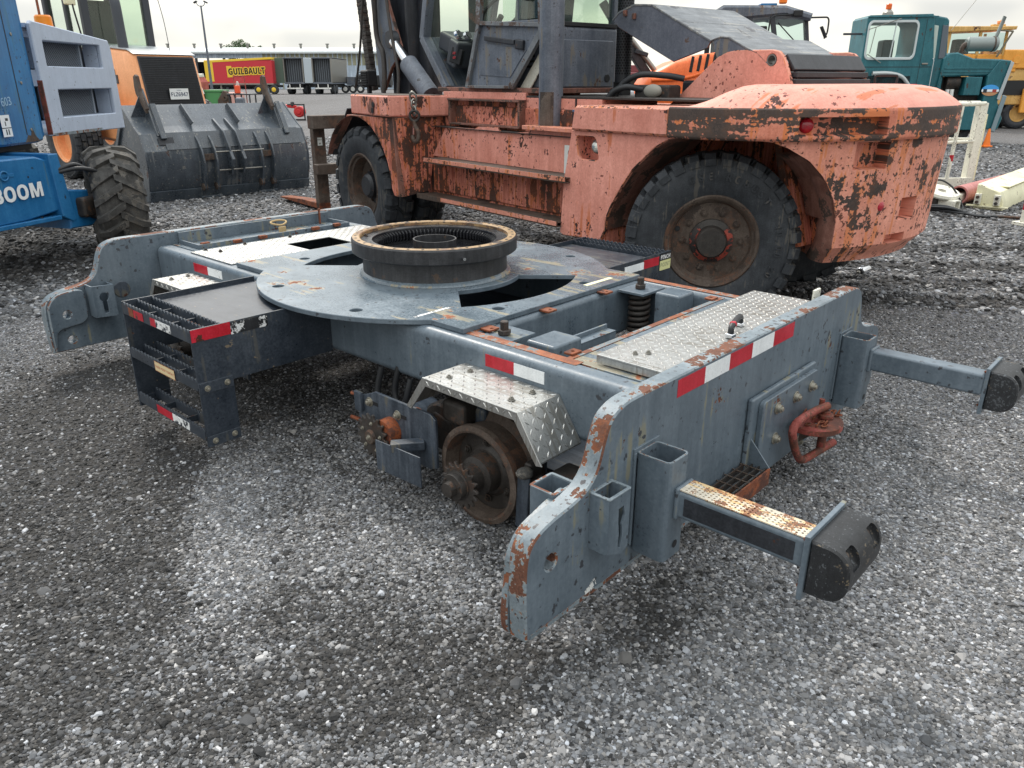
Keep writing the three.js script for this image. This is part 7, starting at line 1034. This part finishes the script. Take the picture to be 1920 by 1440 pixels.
{
  const p = thing('light_pole', 'tall steel light pole with two floodlights near the warehouse bay', 'light pole', [-27.3, 0, -75]);
  part(p, 'shaft', rod([0, 0, 0], [0, 7.6, 0], 0.13, 14, 0.07), M.steelGrey); part(p, 'cross_arm', tube([[-0.38, 7.85, 0], [-0.25, 7.62, 0], [0, 7.55, 0], [0.25, 7.62, 0], [0.38, 7.85, 0]], 0.035, 20, 8), M.steelGrey); for (const s of [-1, 1]) part(p, 'floodlight', box(0.32, 0.12, 0.3, [s * 0.45, 7.88, 0], [0, 0, s * -0.5], 0.03), M.darkGrey);
}
{
  const leaf = new THREE.MeshPhysicalMaterial({ color: 0x5c7050, roughness: 0.9, side: THREE.DoubleSide });
  const tree = (x, z, h, r, label) => {
    const t = thing('tree', label, 'tree', [x, 0, z]), limbs = [rod([0, 0, 0], [0, h * 0.72, 0], 0.35, 10, 0.14)];
    const tips = []; for (let i = 0; i < 16; i++) { const a = rnd() * 6.283, y0 = h * rr(0.45, 0.7), L = r * rr(0.5, 1), e = [L * Math.cos(a), y0 + h * rr(0.1, 0.3), L * Math.sin(a)]; limbs.push(rod([0, y0, 0], e, 0.09, 6, 0.03)); tips.push(e); }
    part(t, 'trunk', limbs, plain(0x4a4238, 0.9));
    const pos = []; for (const e of tips) for (let k = 0; k < 190; k++) { const d = r * 0.38 * Math.cbrt(rnd()), a = rnd() * 6.283, b = Math.acos(rr(-1, 1)), c = [e[0] + d * Math.sin(b) * Math.cos(a), e[1] + d * 0.8 * Math.cos(b), e[2] + d * Math.sin(b) * Math.sin(a)], s = rr(0.09, 0.2), u = new THREE.Vector3(rr(-1, 1), rr(-1, 1), rr(-1, 1)).normalize(), v = new THREE.Vector3(rr(-1, 1), rr(-1, 1), rr(-1, 1)).cross(u).normalize();
      const P = (i, j) => [c[0] + s * (i * u.x + j * v.x), c[1] + s * (i * u.y + j * v.y), c[2] + s * (i * u.z + j * v.z)]; pos.push(...P(-1, 0), ...P(0, -0.6), ...P(1, 0), ...P(-1, 0), ...P(1, 0), ...P(0, 0.6)); }
    const g = new THREE.BufferGeometry(); g.setAttribute('position', new THREE.Float32BufferAttribute(pos, 3)); g.computeVertexNormals(); part(t, 'crown', g, leaf);
  };
  tree(-60.0, -181, 9.6, 2.2, 'taller pale green tree showing over the warehouse roof'); tree(-56.4, -183, 9.0, 2.2, 'shorter pale green tree just right of the taller one over the roof');
}
// ---------------------------------------------------------------- small gear in the middle distance
{
  const b = thing('green_bin', 'green plastic bin standing among machinery parts beyond the bucket', 'bin', [-9.68, 0, -26]); part(b, 'tub', prism('xy', [[0, 0.5], [0.42, 0.5], [0.5, 1.18], [-0.05, 1.18]], -0.6, 0, { bevel: 0.02 }), plain(0x4b8a52, 0.5)); part(b, 'rim', bx(-0.08, 0.53, 1.16, 1.22, -0.63, 0.03, 0.01), plain(0x4b8a52, 0.5)); part(b, 'skid', bx(0, 0.42, 0, 0.5, -0.55, -0.05, 0.02), M.dark);
  const c = thing('red_baler', 'dark red and black implement left of the green bin', 'implement', [-10.12, 0, -26]); part(c, 'body', prism('xy', [[0, 0.5], [0.3, 0.5], [0.32, 1.45], [0.2, 1.65], [0, 1.6]], -0.7, 0, { bevel: 0.03 }), M.darkRed); part(c, 'hood', bx(0.02, 0.26, 1.58, 1.70, -0.6, -0.05, 0.04), M.cream); part(c, 'frame_bar', bx(0.22, 0.28, 0, 1.4, 0, 0.08, 0.01), M.black); part(c, 'cross_bar', bx(0.25, 0.44, 0.85, 0.92, 0, 0.08, 0.01), M.black); part(c, 'leg', bx(0.0, 0.08, 0, 0.5, -0.1, 0, 0.01), M.black); part(c, 'guard_loop', tube([[0.2, 1.1, 0.1], [0.3, 1.4, 0.1], [0.42, 1.1, 0.1]], 0.025, 20, 6), M.white); part(c, 'knife', box(0.05, 0.3, 0.05, [0.34, 1.15, 0.1], [0, 0, 0.5]), M.black);
  const d = thing('rusty_bracket', 'rusty three cornered steel bracket between the green bin and the steel rack', 'bracket', [-9.30, 0, -25.9]); part(d, 'plate', prism('xy', [[0, 0.5], [0.35, 0.5], [0.35, 1.0], [0.27, 1.18], [0.2, 1.2], [0, 0.92]], -0.3, 0, { bevel: 0.02 }), M.rustBrown); part(d, 'eye', pipe(0.07, 0.03, 0.36, [0.25, 0.98, -0.13], 'z', 20), M.rustBrown); part(d, 'foot', bx(0.0, 0.35, 0, 0.5, -0.3, 0, 0.02), M.rustBrown);
  const r = thing('steel_rack', 'dark steel rack with an arched red back and flat table beyond the bucket', 'rack', [-8.75, 0, -26]);
  part(r, 'arched_back', tube([[0, 0.4, 0], [0, 1.55, 0], [0.03, 1.62, 0], [0.32, 1.62, 0], [0.35, 1.55, 0], [0.35, 0.4, 0]], 0.014, 50, 8, false, 0.1), M.darkRed); { const wr = []; for (let i = 0; i < 9; i++) wr.push(rod([0.01, 1.60 - i * 0.03, 0], [0.34, 1.60 - i * 0.03, 0], 0.003, 4)); part(r, 'wire_mesh', wr, M.darkRed).userData.kind = 'stuff'; }
  part(r, 'table', bx(-0.24, 0.5, 1.07, 1.11, -0.6, 0.1, 0.01), M.darkGrey); for (const [x, z] of [[-0.2, 0.05], [0.46, 0.05], [-0.2, -0.55], [0.46, -0.55], [0.2, 0.05]]) part(r, 'leg', bx(x - 0.02, x + 0.02, 0, 1.07, z - 0.02, z + 0.02, 0.005), M.darkGrey);
  const o = thing('orange_drum', 'orange and white round-topped container standing on the steel rack', 'container', [-8.68, 1.11, -25.98]); part(o, 'body', bx(-0.07, 0.08, 0, 0.24, -0.15, 0, 0.03, 2), plain(0xe8552c, 0.5)); part(o, 'top', lathe([[0, 0.36], [0.03, 0.35], [0.05, 0.25], [0.05, 0.24]], [0.02, 0, -0.08], 'y', 16), M.white);
  const m = thing('plate_tamper', 'grey plate tamper standing in front of the steel rack', 'tamper', [-8.5, 0, -25.5]); part(m, 'engine', bx(-0.12, 0.12, 0.6, 1.0, -0.3, 0, 0.06, 2), M.steelGrey); part(m, 'base_plate', prism('xy', [[-0.2, 0.02], [0.2, 0.02], [0.24, 0.2], [0.15, 0.6], [-0.15, 0.6]], -0.4, 0.05, { bevel: 0.02 }), M.steelGrey); part(m, 'tool_handle', tube([[-0.1, 0.6, -0.2], [-0.15, 0.9, -0.2], [-0.2, 1.12, -0.2]], 0.02, 16, 6), M.dark);
  const w = thing('pink_container', 'pale pink crate standing in front of the red trailer wheels', 'crate', [-14.4, 0, -40]); part(w, 'box_body', bx(0, 1.0, 0.3, 0.95, -1.2, 0, 0.03), plain(0xc79a90, 0.7)); part(w, 'skid', bx(0.1, 0.9, 0.05, 0.3, -1.1, -0.1, 0.01), M.dark);
  const a = thing('red_gearbox', 'red hydraulic drive unit in a black frame on the yard beyond the bucket', 'drive unit', [-8.9, 0, -33]), rd = plain(0xc22a2c, 0.45);
  part(a, 'housing', cyl(0.21, 0.4, [0.32, 0.32, 0], 'z', 26, 0.04), rd); part(a, 'hub_face', cyl(0.1, 0.06, [0.32, 0.32, 0.22], 'z', 20, 0.02), rd); part(a, 'inlet', bar([-0.7, 0.58, 0], [0.2, 0.5, 0], 0.14, 0.12, 0.03), rd); part(a, 'frame_post', bx(0.54, 0.59, 0, 0.62, 0.2, 0.26, 0.01), M.dark); part(a, 'frame_foot', bx(-0.1, 0.59, 0.0, 0.05, 0.2, 0.26, 0.01), M.dark); part(a, 'frame_top', bx(-0.1, 0.59, 0.57, 0.62, 0.2, 0.26, 0.01), M.dark); part(a, 'motor', cyl(0.08, 0.2, [0.05, 0.60, 0], 'y', 18, 0.03), M.black);
  // a few far machines seen in the gap behind the exhaust
  const far = [['wrecked_car', 'pale wrecked car in the far row behind the orange excavator', 8.2, 0xb8bcc0, 1.0], ['wrecked_car', 'white van body in the far row behind the orange excavator', 9.6, 0xd8dcdc, 1.3], ['wrecked_car', 'dark red wreck stacked in the far row behind the orange excavator', 9.0, 0x7a3a3e, 2.2]];
  for (const [n, l, x, c, h] of far) { const q = thing(n, l, 'car', [x, h > 2 ? 1.25 : 0, -60 - (h > 2 ? 1 : 0)]); part(q, 'body', bx(-0.8, 0.8, 0.3, 0.8, -3, 0, 0.1, 2), plain(c, 0.5)); part(q, 'cabin', prism('xy', [[-0.65, 0.8], [0.65, 0.8], [0.5, 1.3], [-0.5, 1.3]], -2.2, -0.6, { bevel: 0.05 }), plain(c, 0.5)); for (const s of [-0.7, 0.7]) part(q, 'tyre', cyl(0.3, 0.18, [s, 0.3, -0.6], 'x', 16, 0.03), M.rubber); for (const s of [-0.7, 0.7]) part(q, 'tyre', cyl(0.3, 0.18, [s, 0.3, -2.4], 'x', 16, 0.03), M.rubber); if (h > 2) { part(q, 'prop', bx(-0.6, 0.6, -1.25, 0.3, -2.5, -0.5, 0.02), M.rustBrown); } }
  const cr = thing('far_grapple', 'rusty grapple arm rising over the far row of wrecks', 'grapple', [9.4, 0, -66]); part(cr, 'base', bx(-0.8, 0.9, 0, 1.3, -2, 0, 0.1), M.rustBrown); part(cr, 'arm', tube([[0.2, 1.2, -1], [0.0, 2.2, -1], [0.3, 2.5, -1], [0.8, 2.1, -1], [0.95, 1.6, -1]], 0.1, 30, 8), M.rustBrown); part(cr, 'claw', [bar([0.95, 1.6, -1], [1.1, 1.2, -1], 0.15, 0.15)], M.rustBrown);
}
scene.traverse(o => { if (o.isMesh) o.castShadow = o.receiveShadow = true; });
renderer.render(scene, camera);
